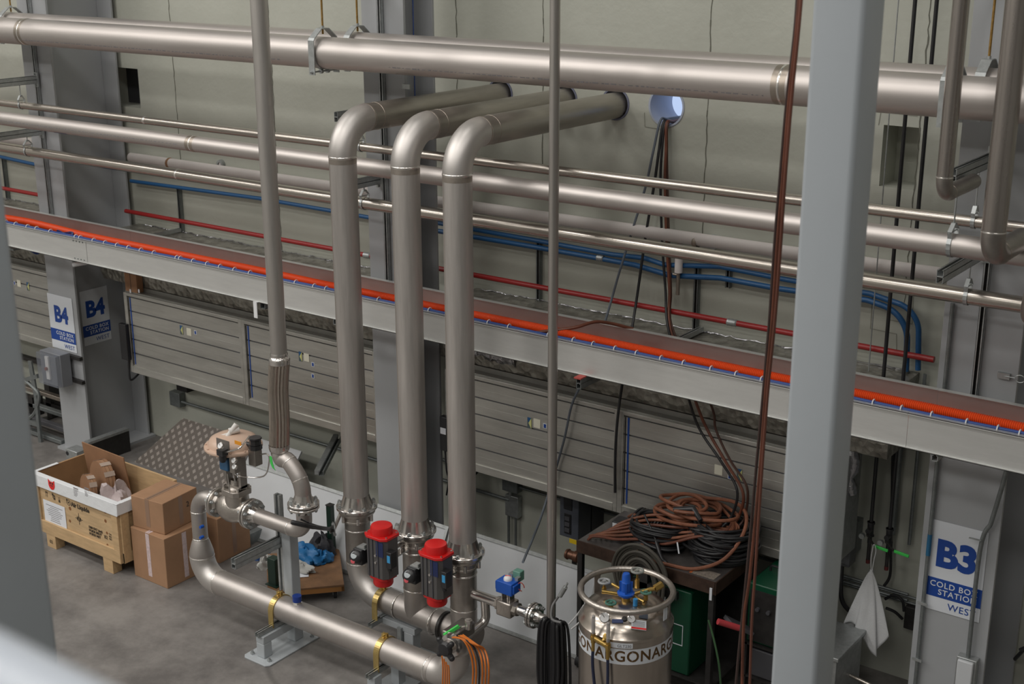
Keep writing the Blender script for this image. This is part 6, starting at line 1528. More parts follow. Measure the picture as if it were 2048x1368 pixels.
obj('post_tube', MB().box((q.x-.028, q.y-.028, .166), (q.x+.028, q.y+.028, .62)), GP, t, bevel=.004)
obj('post_cap', MB().box((q.x-.032, q.y-.032, .62), (q.x+.032, q.y+.032, .628)), BLKM, t)
BC = mat('blue_nitrile_cloth', (.01, .13, .33), .5, bump=.4, bscale=30)
WC = mat('grey_white_cloth', (.45, .45, .43), .9, bump=.4, bscale=40)
q = at(612, 1118, 'z', .17); blob((q.x, q.y, .168), .17, .13, .10, BC, 'cloth', 'crumpled bright blue cloth on the dolly right of the stand post', 'cloth', amp=.35, seed=3)
q = at(645, 1122, 'z', .17); blob((q.x, q.y, .168), .09, .09, .07, BC, 'cloth', 'small bunched blue cloth at the right of the dolly', 'cloth', amp=.4, seed=4)
q = at(625, 1107, 'z', .2); blob((q.x, q.y+.12, .168), .13, .10, .12, mat('dark_rag', (.03, .03, .035), .8, bump=.4), 'cloth', 'dark rag heap behind the blue cloth on dolly', 'cloth', amp=.35, seed=6)
q = at(612, 1135, 'z', .17); blob((q.x, q.y-.05, .168), .13, .07, .05, WC, 'cloth', 'greyish white rag in front of the blue cloth', 'cloth', amp=.4, seed=8)
q = at(536, 1130, 'z', .17); blob((q.x, q.y-.02, .160), .06, .09, .08, WC, 'cloth', 'white rag hanging over the left corner of dolly', 'cloth', amp=.3, seed=11)
q = at(522, 1115, 'z', .0); blob((q.x, q.y, .001), .12, .08, .05, mat('blue_sheet', (.02, .07, .22), .5), 'cloth', 'blue cloth on the floor left of the dolly', 'cloth', amp=.3, seed=12)
q = at(606, 1150, 'z', .168); c = V((q.x, q.y, .169))
o = obj('paper_sheet', MB().obox(c+Z*.001, du, dv, Z, .10, .09, .003), PAPER); tag(o, 'small white card lying on the dolly', 'paper')
# aluminium profile ends on the floor
for k, (px, py) in enumerate(((476, 1087), (494, 1087))):
    q = at(px, py, 'z', 0); t = thing('strut', ['left of two profile ends lying under the control valve', 'right of two profile ends lying under the control valve'][k], 'strut', (q.x, q.y+.4, 0))
    w_ = .05; h_ = .11; x_ = q.x
    obj('profile', MB().box((x_-w_, q.y, 0), (x_-w_+.004, q.y+.9, h_)).box((x_+w_-.004, q.y, 0), (x_+w_, q.y+.9, h_)).box((x_-w_+.004, q.y, 0), (x_+w_-.004, q.y+.9, .004)).box((x_-w_+.004, q.y, h_-.004), (x_+w_-.004, q.y+.9, h_)), GALD, t)
    obj('hollow', MB().box((x_-w_+.005, q.y+.04, .005), (x_+w_-.005, q.y+.05, h_-.005)), BLKM, t)
# left rack and floor profiles
t = thing('bent_rack', 'dark steel bracket rack beside the left blurred post', 'rack', (-13.5, 8.5, 0))
def yl(px, py, y=8.55): return at(px, py, 'y', y)
obj('upright', MB().tube(smooth([yl(38, 718), yl(40, 750), yl(62, 770), yl(78, 790), yl(70, 825), yl(55, 838)], 5), .022, 6), GALD, t)
obj('upright', MB().bar(yl(60, 722), yl(72, 790), .07, .02, up=Y).tube(smooth([yl(72, 790), yl(78, 850), yl(84, 895), yl(97, 918)], 5), .03, 6), GALD, t)
obj('cross_bar', MB().bar(yl(30, 766), yl(76, 752), .05, .03, up=Y).bar(yl(36, 838), yl(78, 848), .06, .04, up=Y), GALD, t)
t = thing('strut_pile', 'long dark profiles lying along the wall left of the B4 column', 'struts', (-13.6, 8.9, 0))
for k, (y, z, m_) in enumerate(((9.2, .62, BLKM), (8.95, .36, HEAT), (8.85, .22, GALD), (8.7, .13, DKG), (8.6, .02, GALD), (9.1, .15, BLKM))):
    obj('profile', MB().box((-17, y, z), (-12.92, y+.07, z+.05)), m_, t, bevel=.004)
for zz in (0.0,): obj('rest_block', MB().box((-13.9, 8.6, .0), (-13.8, 9.3, .019)).box((-13.9, 9.1, .019), (-13.8, 9.3, .60)).box((-13.9, 8.85, .1), (-13.8, 9.0, .35)), BLKM, t)
q = at(150, 905, 'y', 8.2)
t = thing('square_tube', 'square steel tube stub standing behind the crate', 'tube', (q.x, 8.2, 0))
obj('tube', MB().box((q.x-.10, 8.15, 0), (q.x+.10, 8.3, q.z+.04)), GALV, t, bevel=.006)
obj('tube_hole', MB().cyl((q.x-.07, 8.148, q.z-.01), (q.x-.07, 8.155, q.z-.01), .025, 14), BLK, t)
q0 = at(176, 888, 'x', -12.2); q1 = at(254, 862, 'x', -12.2)
t = thing('steel_sheet', 'dark steel sheet with bright folded edge beside the B4 column', 'sheet', (-12.2, 9, 0))
a = at(176, 890, 'x', -12.15); b = at(258, 862, 'x', -12.15)
obj('sheet', MB().box((-12.17, a.y, 0), (-12.15, min(b.y, 9.40), a.z)), BLKM, t)
obj('folded_edge', MB().box((-12.22, a.y, a.z), (-12.14, min(b.y, 9.40), a.z+.03)), GALV, t)
# ------------------------------------------------------------ liquid argon cylinder
DX, DY, DR = -4.235, 7.05, .322
dd_ = V((-DX, -DY, 0)).normalized(); sp_ = V((DX, DY, 0))+dd_*DR
def dz(py): return at(1253, py, 'y', sp_.y).z
dw = thing('argon_cylinder', 'stainless liquid gas cylinder with ARGON band and ring on top', 'gas cylinder', (DX, DY, 0))
zs = dz(1288); zc1_ = dz(1300); zc0_ = dz(1331)
ZRG = 1.485
obj('tank_body', MB().lathe((DX, DY, 0), Z, [(0, .03), (DR-.02, .03), (DR, .06), (DR, zs-.005), (DR+.006, zs), (DR+.006, zs+.02), (DR-.004, zs+.032), (DR-.02, zs+.06), (DR*.86, zs+.105), (DR*.62, zs+.145), (DR*.35, zs+.165), (0, zs+.17)], 72), steel('tank_stainless', (.50, .445, .39), .24, .08, 3, stretch=(3, 3, .4)), dw, 'brushed stainless tank')
obj('foot_ring', MB().lathe((DX, DY, 0), Z, [(DR-.05, 0), (DR+.01, 0), (DR+.01, .04), (DR-.05, .04)], 48), BLK, dw)
obj('top_ring', MB().tube([(DX+.315*cos(a), DY+.315*sin(a), ZRG) for a in [2*pi*k/72 for k in range(72)]], .021, 16, closed=True), STC, dw, 'round steel handling ring')
for ang in (18, 165, 250+40):
    a = RAD(ang); c = V((DX+.30*cos(a), DY+.30*sin(a), 0)); u = V((-sin(a), cos(a), 0)); n_ = V((cos(a), sin(a), 0))
    if ang != 290: obj('ring_bracket', MB().obox(c+Z*((zs+ZRG)/2+.02), u, n_, Z, .05, .006, ZRG-zs-.02), STD, dw)
a = RAD(-3); c = V((DX+.316*cos(a), DY+.316*sin(a), ZRG-.075)); u = V((-sin(a), cos(a), 0))
obj('slotted_tag', MB().obox(c, u, Z, V((cos(a), sin(a), 0)), .045, .085, .003), SIGNW, dw, 'white slotted tag')
# band with curved lettering
th0 = math.atan2(dd_.y, dd_.x)
obj('name_band', MB().lathe((DX, DY, 0), Z, [(DR+.0012, zc0_), (DR+.0012, zc1_)], 64, a0=0, a1=2*pi), SIGNW, dw, 'white band around the tank')
hb_ = zc1_-zc0_
zmid = (zc1_+zc0_)/2
def wrapper(th_c, r, z0):
    def f(c):
        a = th_c+c.x*.95/r
        return (DX+cos(a)*r, DY+sin(a)*r, z0+c.y)
    return f
for k in range(-2, 3):
    th_c = th0+RAD(-3)+k*.405/DR
    text('ARGON', hb_*.97, (0, 0, 0), X, Z, BROWNINK, dw, name='band_lettering', bold=.0022, spacing=1.08, wrap=wrapper(th_c, DR+.0022, zmid))
z_l = dz(1291)
def curved(px_ang, half, z0, z1, m, name, lab=None, r=DR+.0015):
    n = 8; vs = []; fs = []
    for i in range(n+1):
        a = th0+px_ang-half+2*half*i/n
        vs += [(DX+cos(a)*r, DY+sin(a)*r, z0), (DX+cos(a)*r, DY+sin(a)*r, z1)]
    for i in range(n): fs.append((2*i, 2*i+2, 2*i+3, 2*i+1))
    return obj(name, MB().add(vs, fs), m, dw, lab)
curved(-.18, .33, zs-.002-.032, zs+.012-.008, SIGNW, 'serial_label', 'white serial label', r=DR+.0075)
text('AR', .03, (0, 0, 0), X, Z, INKG, dw, wrap=wrapper(th0-.36, DR+.0085, zs-.018), name='serial_lettering')
text('GLT230', .03, (0, 0, 0), X, Z, INKG, dw, wrap=wrapper(th0-.02, DR+.0085, zs-.018), name='serial_lettering')
def dome_pt(dx, dy):
    """point on the shoulder for offsets toward the camera's right and toward the camera"""
    rt_ = V((-dd_.y, dd_.x, 0)); 
    p = rt_*dx+dd_*dy; r = p.length
    prof = [(0, zs+.17), (DR*.35, zs+.165), (DR*.62, zs+.145), (DR*.86, zs+.105), (DR-.02, zs+.06), (DR-.004, zs+.032)]
    for (a, za), (b, zb2) in zip(prof, prof[1:]):
        if a <= r <= b: z = za+(zb2-za)*(r-a)/(b-a); nz = V((-(zb2-za)/(b-a))*p.normalized().to_tuple() if False else (0, 0, 0)); s = -(zb2-za)/(b-a); nn = (p.normalized()*s+Z).normalized(); return V((DX, DY, 0))+p+Z*z, nn, rt_
    return V((DX, DY, 0))+p+Z*zs, Z, rt_
def plate(dx, dy, wd, ht, m, name, lab, par=dw, lift=.003):
    p, nn, rt_ = dome_pt(dx, dy); u = (rt_-nn*rt_.dot(nn)).normalized(); v2 = nn.cross(u)
    return obj(name, MB().obox(p+nn*lift, u, v2, nn, wd, ht, .002), m, par, lab), p, u, v2, nn
def gtop(dx, dy, r, lift=.03):
    p, nn, rt_ = dome_pt(dx, dy); nn = (nn+dd_*.8).normalized(); gauge(p+nn*lift, r, dw, nn, STM)
pl_, p, u, v2, nn = plate(.085, .262, .10, .075, SIGNW, 'warning_label', 'white and red warning label', lift=.006)
obj('warning_stripe', MB().obox(p+nn*.008-v2*.028, u, v2, nn, .10, .014, .001), REDLBL, pl_, 'red stripe')
for k in range(6): obj('print_line', MB().obox(p+nn*.0078+v2*(.026-k*.008), u, v2, nn, .08, .0025, .0008), INKG, pl_)
plate(-.055, .245, .075, .03, mat('navy_plate', (.03, .05, .16), .4), 'data_plate', 'navy data plate', lift=.006)
plate(.115, .19, .06, .04, mat('dark_plate', (.05, .06, .08), .4), 'data_plate', 'dark tilted data plate', lift=.006)
gtop(-.14, .205, .036, .02); gtop(.035, .225, .028, .02)
p, nn, rt_ = dome_pt(-.01, .23); obj('level_window', MB().lathe(p, nn, [(0, 0), (.02, 0), (.018, .012), (0, .014)], 16), BLKM, dw)
# fittings on top
tz = zs+.165
def W3(dx, dy, z): return V((DX, DY, z))+V((-dd_.y, dd_.x, 0))*dx+dd_*dy
pr = obj('relief_cap', MB().lathe(W3(-.005, .04, tz+.03), Z, [(0, 0), (.030, 0), (.030, .02), (.058, .022), (.060, .036), (.045, .04), (.034, .045), (.034, .115), (.030, .12), (.028, .165), (.022, .178), (0, .182)], 20), BLUC, dw, 'bright blue cap')
for k in range(4):
    a = RAD(90*k+30); c = W3(-.005, .04, tz+.11)+V((cos(a), sin(a), 0))*.037
    obj('cap_rib', MB().obox(c, V((cos(a), sin(a), 0)), V((-sin(a), cos(a), 0)), Z, .016, .012, .075), BLUC, pr)
obj('manifold_block', MB().cyl(W3(-.005, .04, tz-.01), W3(-.005, .04, tz+.035), .03, 12).tube([W3(-.17, .03, tz+.06), W3(-.06, .03, tz+.045), W3(.05, .02, tz+.045), W3(.17, -.02, tz+.07)], .013, 10).tube([W3(-.1, -.1, tz+.05), W3(.0, .0, tz+.04), W3(.12, .1, tz+.03)], .012, 10), BRASS, dw, 'brass pipework')
def handwheel(c, r, m, lab, st=.05):
    c = V(c); k_ = 18; vs = []
    m_ = MB().tube([c+V((cos(2*pi*i/k_)*r*(1+.06*cos(2*pi*i*6/k_)), sin(2*pi*i/k_)*r, 0)) for i in range(k_)], r*.22, 8, closed=True).cyl(c-Z*.006, c+Z*.008, r*.35, 12)
    for i in range(3): m_.bar(c, c+V((cos(2.1*i), sin(2.1*i), 0))*r, .008, .006)
    o = obj('handwheel', m_, m, dw, lab); obj('spindle', MB().cyl(c-Z*st, c, .008, 8).cyl(c-Z*st, c-Z*st*.5, .018, 6), BRASS, o)
handwheel(W3(.07, -.14, tz+.14), .040, mat('grey_handwheel', (.25, .26, .24), .5), 'grey handwheel', .13)
handwheel(W3(-.155, -.02, tz+.11), .038, mat('silver_handwheel', (.40, .41, .42), .4, .4), 'silver handwheel', .09)
handwheel(W3(-.105, .13, tz+.03), .034, mat('green_handwheel', (.06, .17, .13), .5), 'dull green left handwheel', .05)
handwheel(W3(.13, .01, tz+.06), .034, mat('green_handwheel2', (.09, .22, .17), .5), 'dull green right handwheel', .06)
obj('small_blue_cap', MB().cyl(W3(.06, .10, tz+.0), W3(.06, .10, tz+.05), .016, 10), mat('light_blue_cap', (.03, .22, .50), .4), dw, 'small light blue cap')
obj('outlet_nut', MB().cyl(W3(.19, -.0, tz+.08), W3(.24, -.03, tz+.10), .026, 6).cyl(W3(.15, .0, tz+.07), W3(.19, -.0, tz+.08), .014, 8), BRASS, dw, 'brass outlet nut')
# regulator with two flow tubes in front
rgt = thing('flow_regulator', 'brass regulator with two clear flow tubes on the gas cylinder', 'regulator', tuple(W3(-.2, .33, .9)))
for dx, dy, py0, py1 in ((-.215, .285, 1215, 1252), (-.115, .335, 1228, 1268)):
    c = W3(dx, dy, 0); 
    z1_, z0_ = at(1253, py0, 'y', c.y).z, at(1253, py1, 'y', c.y).z
    z1_ = zs+.165; z0_ = zs+.045
    if dx > -.15: z1_ -= .02; z0_ -= .03
    obj('flow_tube', MB().cyl((c.x, c.y, z0_), (c.x, c.y, z1_), .013, 12).sphere((c.x, c.y, z1_+.004), .013, 10), mat('clear_tube', (.35, .33, .32), .15, alpha=.7), rgt, 'clear flow tube')
    obj('valve_stem', MB().cyl((c.x, c.y, z0_-.07), (c.x, c.y, z0_), .016, 10).cyl((c.x, c.y, z0_-.13), (c.x, c.y, z0_-.07), .012, 10).cyl((c.x, c.y, z0_-.045), (c.x, c.y, z0_-.02), .022, 6), BRASS, rgt, 'brass valve stem')
    obj('outlet_hose', MB().tube(smooth([V((c.x, c.y, z0_-.12)), V((c.x+.01, c.y-.01, z0_-.28)), W3(dx+(.06 if dx < -.15 else .0), dy+.06, .62), W3(dx+(.14 if dx < -.15 else .02), dy+.05, .30), W3(dx+.1, dy+.05, .05)], 6), .011, 8), mat('navy_hose', (.015, .02, .05), .4), rgt, 'dark outlet hose')
ca = W3(-.215, .285, zs+.015); cb = W3(-.115, .335, zs-.02)
obj('cross_body', MB().tube([ca, cb], .018, 10).cyl(W3(-.12, .28, zs+.02), W3(-.13, .20, zs+.08), .014, 8).cyl(W3(-.14, .31, zs+.0), W3(-.12, .23, zs+.06), .02, 8), BRASS, rgt, 'brass cross body')
obj('silver_nut', MB().cyl(W3(-.075, .29, zs+.01), W3(-.03, .31, zs+.01), .018, 6), STM, rgt)

# ------------------------------------------------------------ black cable coil by the slim pole
bc_ = at(1120, 1300, 'y', 7.2)
t = thing('cable_coil', 'black welding cable coil hanging beside the gas cylinder', 'cable coil', (bc_.x, 7.2, .3))
ztp = at(1120, 1243, 'y', 7.25).z
rnd = random.Random(3)
for k in range(14):
    ox = -.085+.0125*k; oy = rnd.uniform(-.03, .03)
    c = V((tpx+.10+ox*.95, 7.24+oy, 0)); h = ztp-.02+rnd.uniform(-.02, .012)
    pts = [c+Z*.28+X*.0, c+V((ox*.3, 0, .5)), c+V((ox*.15, 0, h-.08)), c+V((-ox*.1, .02, h)), c+V((ox*.1+.01, .07, h-.07)), c+V((ox*.4, .09, .45)), c+V((ox*.35, .08, .26))]
    obj('cable_loop', MB().tube(smooth(pts, 5, closed=True), .0105, 7, closed=True), BLK, t)
cable('cable', [at(1122, 1245, 'y', 7.22), at(1104, 1238, 'y', 7.22), at(1104, 1215, 'y', 7.25), at(1112, 1200, 'y', 7.28), at(1121, 1188, 'y', 7.28)], .009, mat('grey_lead', (.16, .16, .16), .5), 'grey cable lead with plug rising from black coil')
t = thing('plug', 'grey cable plug pointing up above the black coil', 'plug', tuple(at(1121, 1190, 'y', 7.28)))
obj('plug_body', MB().cyl(at(1120, 1192, 'y', 7.28), at(1131, 1174, 'y', 7.28), .018, 10).cyl(at(1131, 1174, 'y', 7.28), at(1135, 1166, 'y', 7.28), .008, 8), GALV, t)
for k, p in enumerate((((1138, 1248), (1150, 1235), (1160, 1222), (1168, 1210)), ((1143, 1258), (1155, 1248), (1163, 1238), (1178, 1205)))):
    cable('cable', [at(a, b, 'y', 7.1) for a, b in p], .006, mat('white_lead%d' % k, (.5, .5, .5), .5), ['upper white lead between black coil and gas cylinder', 'lower white lead between black coil and gas cylinder'][k])

# ------------------------------------------------------------ welding cart
KX0, KX1, KY0, KY1, KZ = -5.33, -4.10, 8.10, 8.80, 1.14
ct = thing('welding_cart', 'sooty black steel cart carrying hose coils and green welders', 'cart', ((KX0+KX1)/2, (KY0+KY1)/2, 0))
obj('top_plate', MB().box((KX0, KY0, KZ-.02), (KX1, KY1, KZ)), mat('scuffed_top', (.13, .12, .115), .4, .5, var=.3, vscale=9), ct, 'scuffed grey top plate', bevel=.004)
obj('top_rim', MB().box((KX0-.005, KY0-.012, KZ-.10), (KX1+.005, KY0-.001, KZ+.003)).box((KX1+.001, KY0-.012, KZ-.10), (KX1+.012, KY1, KZ+.003)), mat('rusty_black', (.06, .035, .025), .5, .3, var=.5, vscale=8), ct, 'rusty front rim')
for x in (KX0+.02, KX1-.03):
    for y in (KY0+.02, KY1-.03):
        obj('leg', MB().box((x-.022, y-.022, .10), (x+.022, y+.022, KZ-.02)), BLKM, ct, bevel=.003)
        obj('wheel', MB().cyl((x-.02, y, .05), (x+.02, y, .05), .05, 18), BLK, ct)
obj('back_panel', MB().box((KX0+.05, KY1-.012, .12), (KX1-.05, KY1, KZ-.02)), BLKM, ct, 'black rear sheet added to darken the inside of the cart')  # dark sheet added to deepen the shade under the cart top
for z in (.25,):
    obj('shelf', MB().box((KX0, KY0, z-.012), (KX1, KY1, z)), BLKM, ct)
obj('top_label', MB().box((KX1-.22, KY0+.03, KZ+.0005), (KX1-.03, KY0+.14, KZ+.0025)), mat('grey_label_print', (.22, .19, .16), .5, var=.5, vscale=60), ct, 'grey printed label')
obj('top_label', MB().box((KX1-.24, KY0+.03, KZ+.0005), (KX1-.221, KY0+.14, KZ+.0026)), mat('rust_orange_label', (.40, .11, .03), .5), ct, 'orange label edge')
qh = at(1290, 1090, 'y', KY0-.03)
obj('hook_post', MB().box((qh.x-.05, KY0-.05, KZ-.28), (qh.x+.04, KY0-.013, KZ+.13)).box((qh.x-.20, KY0-.05, KZ-.22), (qh.x+.30, KY0-.013, KZ-.16)), BLKM, ct, 'black hook post')
def welder(x0, x1, y0, y1, z0, z1, label):
    t = thing('welding_machine', label, 'welder', ((x0+x1)/2, (y0+y1)/2, z0))
    obj('case', MB().box((x0, y0, z0), (x1, y1, z1)), GRNE, t, 'dark green case', bevel=.012)
    obj('front_face', MB().box((x0+.02, y0-.006, z0+.02), (x1-.02, y0-.0005, z1-.05)), BLKM, t, 'black control face')
    for k in range(3): obj('knob', MB().cyl((x0+(x1-x0)*(k+1)/4, y0-.03, z0+(z1-z0)*.6), (x0+(x1-x0)*(k+1)/4, y0-.006, z0+(z1-z0)*.6), .016, 12), DKG, t)
    obj('carry_handle', MB().tube(arc([(x0+.05, (y0+y1)/2, z1), (x0+.05, (y0+y1)/2, z1+.045), (x1-.05, (y0+y1)/2, z1+.045), (x1-.05, (y0+y1)/2, z1)], .02), .010, 8), BLKP, t)
    return t
wa = welder(-5.2, -4.86, KY0+.04, KY1-.06, .262, .60, 'green welding machine at left of the low cart shelf')
q = at(1367, 1260, 'y', KY0-.005)
t = thing('green_tank_case', 'green painted machine case inside the cart right of the gas cylinder', 'case', (-4.25, 8.3, .25))
c0 = at(1383, 1192, 'y', 8.13)
obj('case', MB().box((c0.x-.52, 8.13, .252), (c0.x, 8.55, c0.z+.02)), GRNE, t, 'green painted case', bevel=.012)
obj('outline_label', MB().box((c0.x-.16, 8.125, .50), (c0.x-.06, 8.1295, .505)).box((c0.x-.16, 8.125, .67), (c0.x-.06, 8.1295, .675)).box((c0.x-.065, 8.125, .505), (c0.x-.06, 8.1295, .67)), SIGNW, t)
obj('number_plate', MB().box((c0.x-.46, 8.126, c0.z-.12), (c0.x-.22, 8.1295, c0.z+.0)), SIGNW, t, 'white number plate')
text('350S', .11, V((c0.x-.34, 8.1255, c0.z-.06)), X, Z, INK, t, name='case_lettering')
# second green machine seen on the right
q0 = at(1480, 1140, 'y', 8.5); 
t = welder(-3.98, -3.62, 8.42, 8.95, .55, 1.05, 'green machine at right of the cart beside the broad post')
m = MB()
for z in (.0,): m.box((-4.0, 8.40, 0), (-3.96, 8.44, .55)).box((-3.64, 8.40, 0), (-3.60, 8.44, .55)).box((-4.0, 8.9, 0), (-3.96, 8.94, .55)).box((-3.64, 8.9, 0), (-3.60, 8.94, .55)).box((-4.0, 8.40, .53), (-3.60, 8.96, .549)).box((-4.0, 8.4, .25), (-3.6, 8.96, .265))
t = thing('low_stand', 'black low stand under the green machine at right', 'stand', (-3.8, 8.7, 0)); obj('frame', m, BLKM, t)
obj('shelf_crate', MB().box((-3.95, 8.42, .266), (-3.65, 8.9, .50)), DKG, t, 'dark box on stand shelf', bevel=.01)
q = at(1462, 1250, 'y', 8.05); q2 = at(1436, 1243, 'y', 7.98)
t = thing('hand_torch', 'tool with red handle sticking out at right of the cart', 'tool', tuple(q))
obj('red_grip', MB().cyl(q2, at(1478, 1256, 'y', 8.1), .024, 12), mat('faded_red_grip', (.48, .05, .06), .5), t, 'faded red grip')
obj('grey_head', MB().bar(at(1455, 1240, 'y', 8.15), at(1500, 1262, 'y', 8.3), .12, .03), DKG, t)
q = at(1385, 1262, 'y', KY0-.02)
for (a, b, nm, lb, mm) in (((1426, 1190), .03, 'paper_tag', 'small pale tag on the right cart leg', SIGNW),):
    q = at(*a, 'y', KY0-.02); o = obj(nm, MB().box((KX1-.035, KY0-.022, q.z-.05), (KX1-.015, KY0-.014, q.z+.05)), mm); tag(o, lb, 'tag')
cable('cable', [at(1417, 1240, 'y', 8.0), at(1428, 1280, 'y', 7.98), at(1438, 1330, 'y', 7.95), at(1442, 1380, 'y', 7.95)], .008, mat('green_lead', (.05, .12, .05), .5), 'thin green lead hanging at the right cart leg')

# olive cable coil hanging from the cart hook
t = thing('cable_coil', 'olive black cable coil hanging from the cart hook behind the gas cylinder', 'cable coil', (qh.x, KY0-.12, .35))
OLV = mat('dusty_cable', (.06, .055, .045), .6)
for k in range(9):
    ww = .125+.0145*k; zt__ = 1.16+.019*k; yy = KY0-.075-.012*(k % 3)
    pts = [V((qh.x+cos(a)*ww*(1 if sin(a) > 0 else .9), yy, (zt__-.25+sin(a)*.25) if sin(a) > 0 else zt__-.25+sin(a)*(.38+.01*k))) for a in [2*pi*i/28 for i in range(28)]]
    obj('cable_loop', MB().tube(smooth(pts, 2, closed=True), .0125, 8, closed=True), OLV, t)

# hose heap on the cart
def heap(name, label, cx, cy, zb, specs, r, m, seed, cat):
    rnd = random.Random(seed); t = thing(name, label, cat, (cx, cy, zb))
    for (ox, oy, rx, ry, rot, dz_, wob) in specs:
        pts = []
        p1, p2 = rnd.uniform(0, 6), rnd.uniform(0, 6)
        for i in range(16):
            a = 2*pi*i/16; x = cos(a)*rx*(1+wob*sin(2*a+p1)); y = sin(a)*ry*(1+wob*cos(3*a+p2))
            X_ = x*cos(rot)-y*sin(rot); Y_ = x*sin(rot)+y*cos(rot)
            pts.append(V((cx+ox+X_, cy+oy+Y_, zb+r+dz_+.014*sin(a*2+p1)+.014)))
        obj('loop', MB().tube(smooth(pts, 4, closed=True), r, 8, closed=True), m, t)
    return t
rnd = random.Random(11)
zt0 = KZ+.001
# black coils underneath
heap('cable_coil', 'large black cable coil at the right of the cart top', -4.28, 8.56, zt0, [(rnd.uniform(-.03, .03), rnd.uniform(-.03, .03), .27+rnd.uniform(-.12, .03), .22+rnd.uniform(-.09, .03), rnd.uniform(0, 3), .021*(k//4), .05) for k in range(48)], .011, BLK, 1, 'cable coil')
heap('cable_coil', 'black cable coil in the middle of the cart top under brown hoses', -4.78, 8.42, zt0, [(rnd.uniform(-.02, .02), rnd.uniform(-.02, .02), .22+rnd.uniform(-.04, .03), .16+rnd.uniform(-.03, .03), rnd.uniform(-.3, .3), .022*(k//3), .04) for k in range(24)], .011, BLK, 2, 'cable coil')
t = thing('cable_coil', 'tight black ribbed cable bundle at left of the hose heap', 'cable coil', (-5.02, 8.6, zt0))
for k in range(12):
    c = V((-5.10+.026*k, 8.62, zt0+.075)); obj('loop', MB().tube([c+V((.02*sin(a), cos(a)*.10, sin(a)*.065)) for a in [2*pi*i/18 for i in range(18)]], .0115, 7, closed=True), BLK, t)
t = thing('battery_pack', 'small black box with white printed label at left of hoses', 'box', (-5.12, 8.42, zt0))
obj('case', MB().obox((-5.10, 8.42, zt0+.06), V((1, .1, 0)), V((-.1, 1, 0)), Z, .16, .12, .11), BLKP, t, bevel=.006)
obj('label', MB().obox((-5.135, 8.354, zt0+.07), V((1, .1, 0)), Z, Y, .06, .065, .003), SIGNW, t, 'white label')
# brown hose heap
sp1 = [(.02, .0, .30, .15, .1, .09+.018*k, .10) for k in range(3)]+[(.08, .05, .24+.02*k, .17, .3, .13+.016*k, .12) for k in range(3)]
heap('hose_coil', 'copper brown hose coil piled highest on the cart', -4.64, 8.50, zt0+.15, [(.12, .05, .20, .15, .1, .13, .1), (.14, .06, .17, .13, .4, .15, .12), (.10, .04, .23, .17, .2, .17, .1), (.0, .0, .15, .12, 0, .10, .1), (-.02, .0, .18, .14, .2, .12, .12), (.02, .02, .21, .12, -.2, .19, .1), (.22, .05, .24, .18, .1, .15, .08), (.05, .03, .28, .16, .1, .07, .08)], .0145, TAN, 5, 'hose coil')
for k in range(6):
    o_ = .030*k
    P = [V((-5.30+.03*k, 8.14+o_*1.2, KZ-.12 if k == 0 else KZ+.02)), V((-5.24+.02*k, 8.16+o_, KZ+.03+.008*k)), V((-5.05, 8.22+o_, KZ+.04+.020*k)), V((-4.85, 8.26+o_, KZ+.08+.030*k)), V((-4.62, 8.25+o_*1.5, KZ+.11+.030*k)), V((-4.40, 8.30+o_*2, KZ+.21)), V((-4.22+.01*k, 8.42+o_, KZ+.24)), V((-4.25, 8.62, KZ+.28)), V((-4.45, 8.72, KZ+.30+.01*k))]
    cable('hose', P, .012, TAN if k % 3 else BRN, ['rust hose drooping over the front left cart corner', 'lowest rust hose fanned across the front of the cart top', 'second rust hose up in the fan at cart front', 'third copper hose up in the fan at cart front', 'fourth rust hose up in the fan at cart front', 'topmost rust hose in the fan at cart front'][k], 'hose', sm=7)
P = [V((-4.75, 8.12, KZ+.12)), V((-4.78, 8.10, KZ+.02)), V((-4.70, 8.10, KZ+.016)), V((-4.52, 8.12, KZ+.016)), V((-4.32, 8.17, KZ+.018)), V((-4.14, 8.28, KZ+.10)), V((-4.07, 8.44, KZ+.25)), V((-4.12, 8.60, KZ+.36)), V((-4.27, 8.68, KZ+.40)), V((-4.5, 8.66, KZ+.38))]
cable('hose', P, .0145, TAN, 'single wide loop of rust hose at the front of cart top', 'hose')
P = [V((-5.20, 8.66, KZ+.03)), V((-5.08, 8.55, KZ+.12)), V((-4.98, 8.42, KZ+.12)), V((-4.93, 8.32, KZ+.06))]
cable('hose', P, .0135, TAN, 'short rust hose crossing over the small black box', 'hose')
t = thing('hand_torch', 'slim black torch lying diagonally on the cart top', 'tool', (-4.65, 8.25, KZ+.05))
obj('torch_body', MB().tube(smooth([V((-4.86, 8.33, KZ+.26)), V((-4.72, 8.25, KZ+.15)), V((-4.60, 8.16, KZ+.035)), V((-4.53, 8.13, KZ+.02))], 6), [.008]*8+[.016]*9+[.010]*2, 10), BLKP, t)
t = thing('hand_torch', 'black connector lying on top of the brown hose coil', 'tool', (-4.5, 8.5, KZ+.25))
obj('connector', MB().tube([V((-4.62, 8.36, KZ+.36)), V((-4.48, 8.42, KZ+.38)), V((-4.38, 8.36, KZ+.33))], [.02, .028, .018], 10), BLKP, t)
"""zip tie"""
t = thing('zip_tie', 'pale plastic tie on the black cable coil', 'tie', (-4.55, 8.3, KZ+.1))
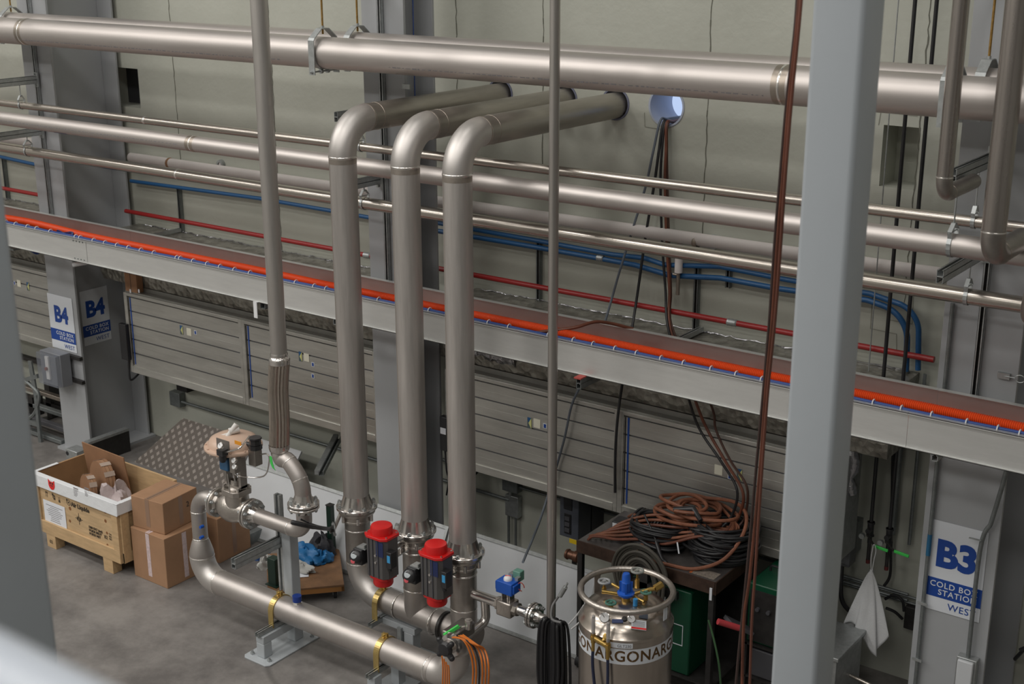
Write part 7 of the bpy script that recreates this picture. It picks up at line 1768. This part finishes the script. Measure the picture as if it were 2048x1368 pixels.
obj('strap', MB().bar(V((-4.50, 8.22, KZ+.17)), V((-4.47, 8.20, KZ+.09)), .012, .004, up=Y), SIGNW, t)
# ------------------------------------------------------------ groups of repeats
GROUPS = {'large_pipe': 'pair of large horizontal pipes', 'riser_pipe': 'three large pipes bending into the wall', 'clevis_hanger': 'clevis hangers on the large pipes',
          'ring_hanger': 'small ring hangers on the thinner pipes', 'bracket_arm': 'channel bracket arms on the columns', 'wall_channel': 'vertical channels on the rear wall',
          'steel_column': 'steel columns along the rear wall', 'station_sign': 'cold box station signs', 'cardboard_box': 'brown cardboard boxes', 'valve_actuator': 'red capped valve actuators',
          'wall_panel_housing': 'aluminium panel housings along the wall', 'foil_duct': 'foil wrapped ducts above the panels', 'red_pipe': 'thin red wall pipes', 'blue_pipe': 'blue wall pipes',
          'pipe_clamp': 'yellow zinc pipe clamps', 'pipe_stand': 'grey pipe stands', 'junction_box': 'junction boxes on the lower wall', 'wall_conduit': 'grey wall conduits',
          'black_pipe': 'pair of black wall pipes', 'shutoff_valve': 'green handled shutoff valves', 'square_post': 'grey square posts in the foreground', 'cloth': 'cloths on and by the dolly',
          'green_post': 'dark green posts on the dolly', 'cable_coil': 'coils of cable', 'white_pipe': 'white covered wall pipes', 'wall_disc': 'round grey wall discs', 'white_board': 'leaning white boards',
          'cardboard_drum': 'round cardboard drums in the crate', 'welding_machine': 'green welding machines', 'bent_pipe': 'bent pipes at the right edge', 'strut': 'loose channel struts', 'beam_clip': 'slotted clips on the columns',
          'door_closer': 'slim black latches on the panel housings', 'tray_bracket': 'brackets under the cable tray', 'cable_bundle': 'orange cable bunches by the hand valve'}
for o in list(bpy.data.objects):
    k = o.name.split('.')[0]
    if o.parent is None and k in GROUPS and 'category' in o.keys() and 'group' not in o.keys(): o['group'] = GROUPS[k]
    if o.parent is None and k == 'hose' and 'cart' in o.get('label', ''): o['group'] = 'brown hoses on the welding cart'
    if o.parent is None and k == 'hose' and 'post' in o.get('label', ''): o['group'] = 'hoses hanging by the broad post'
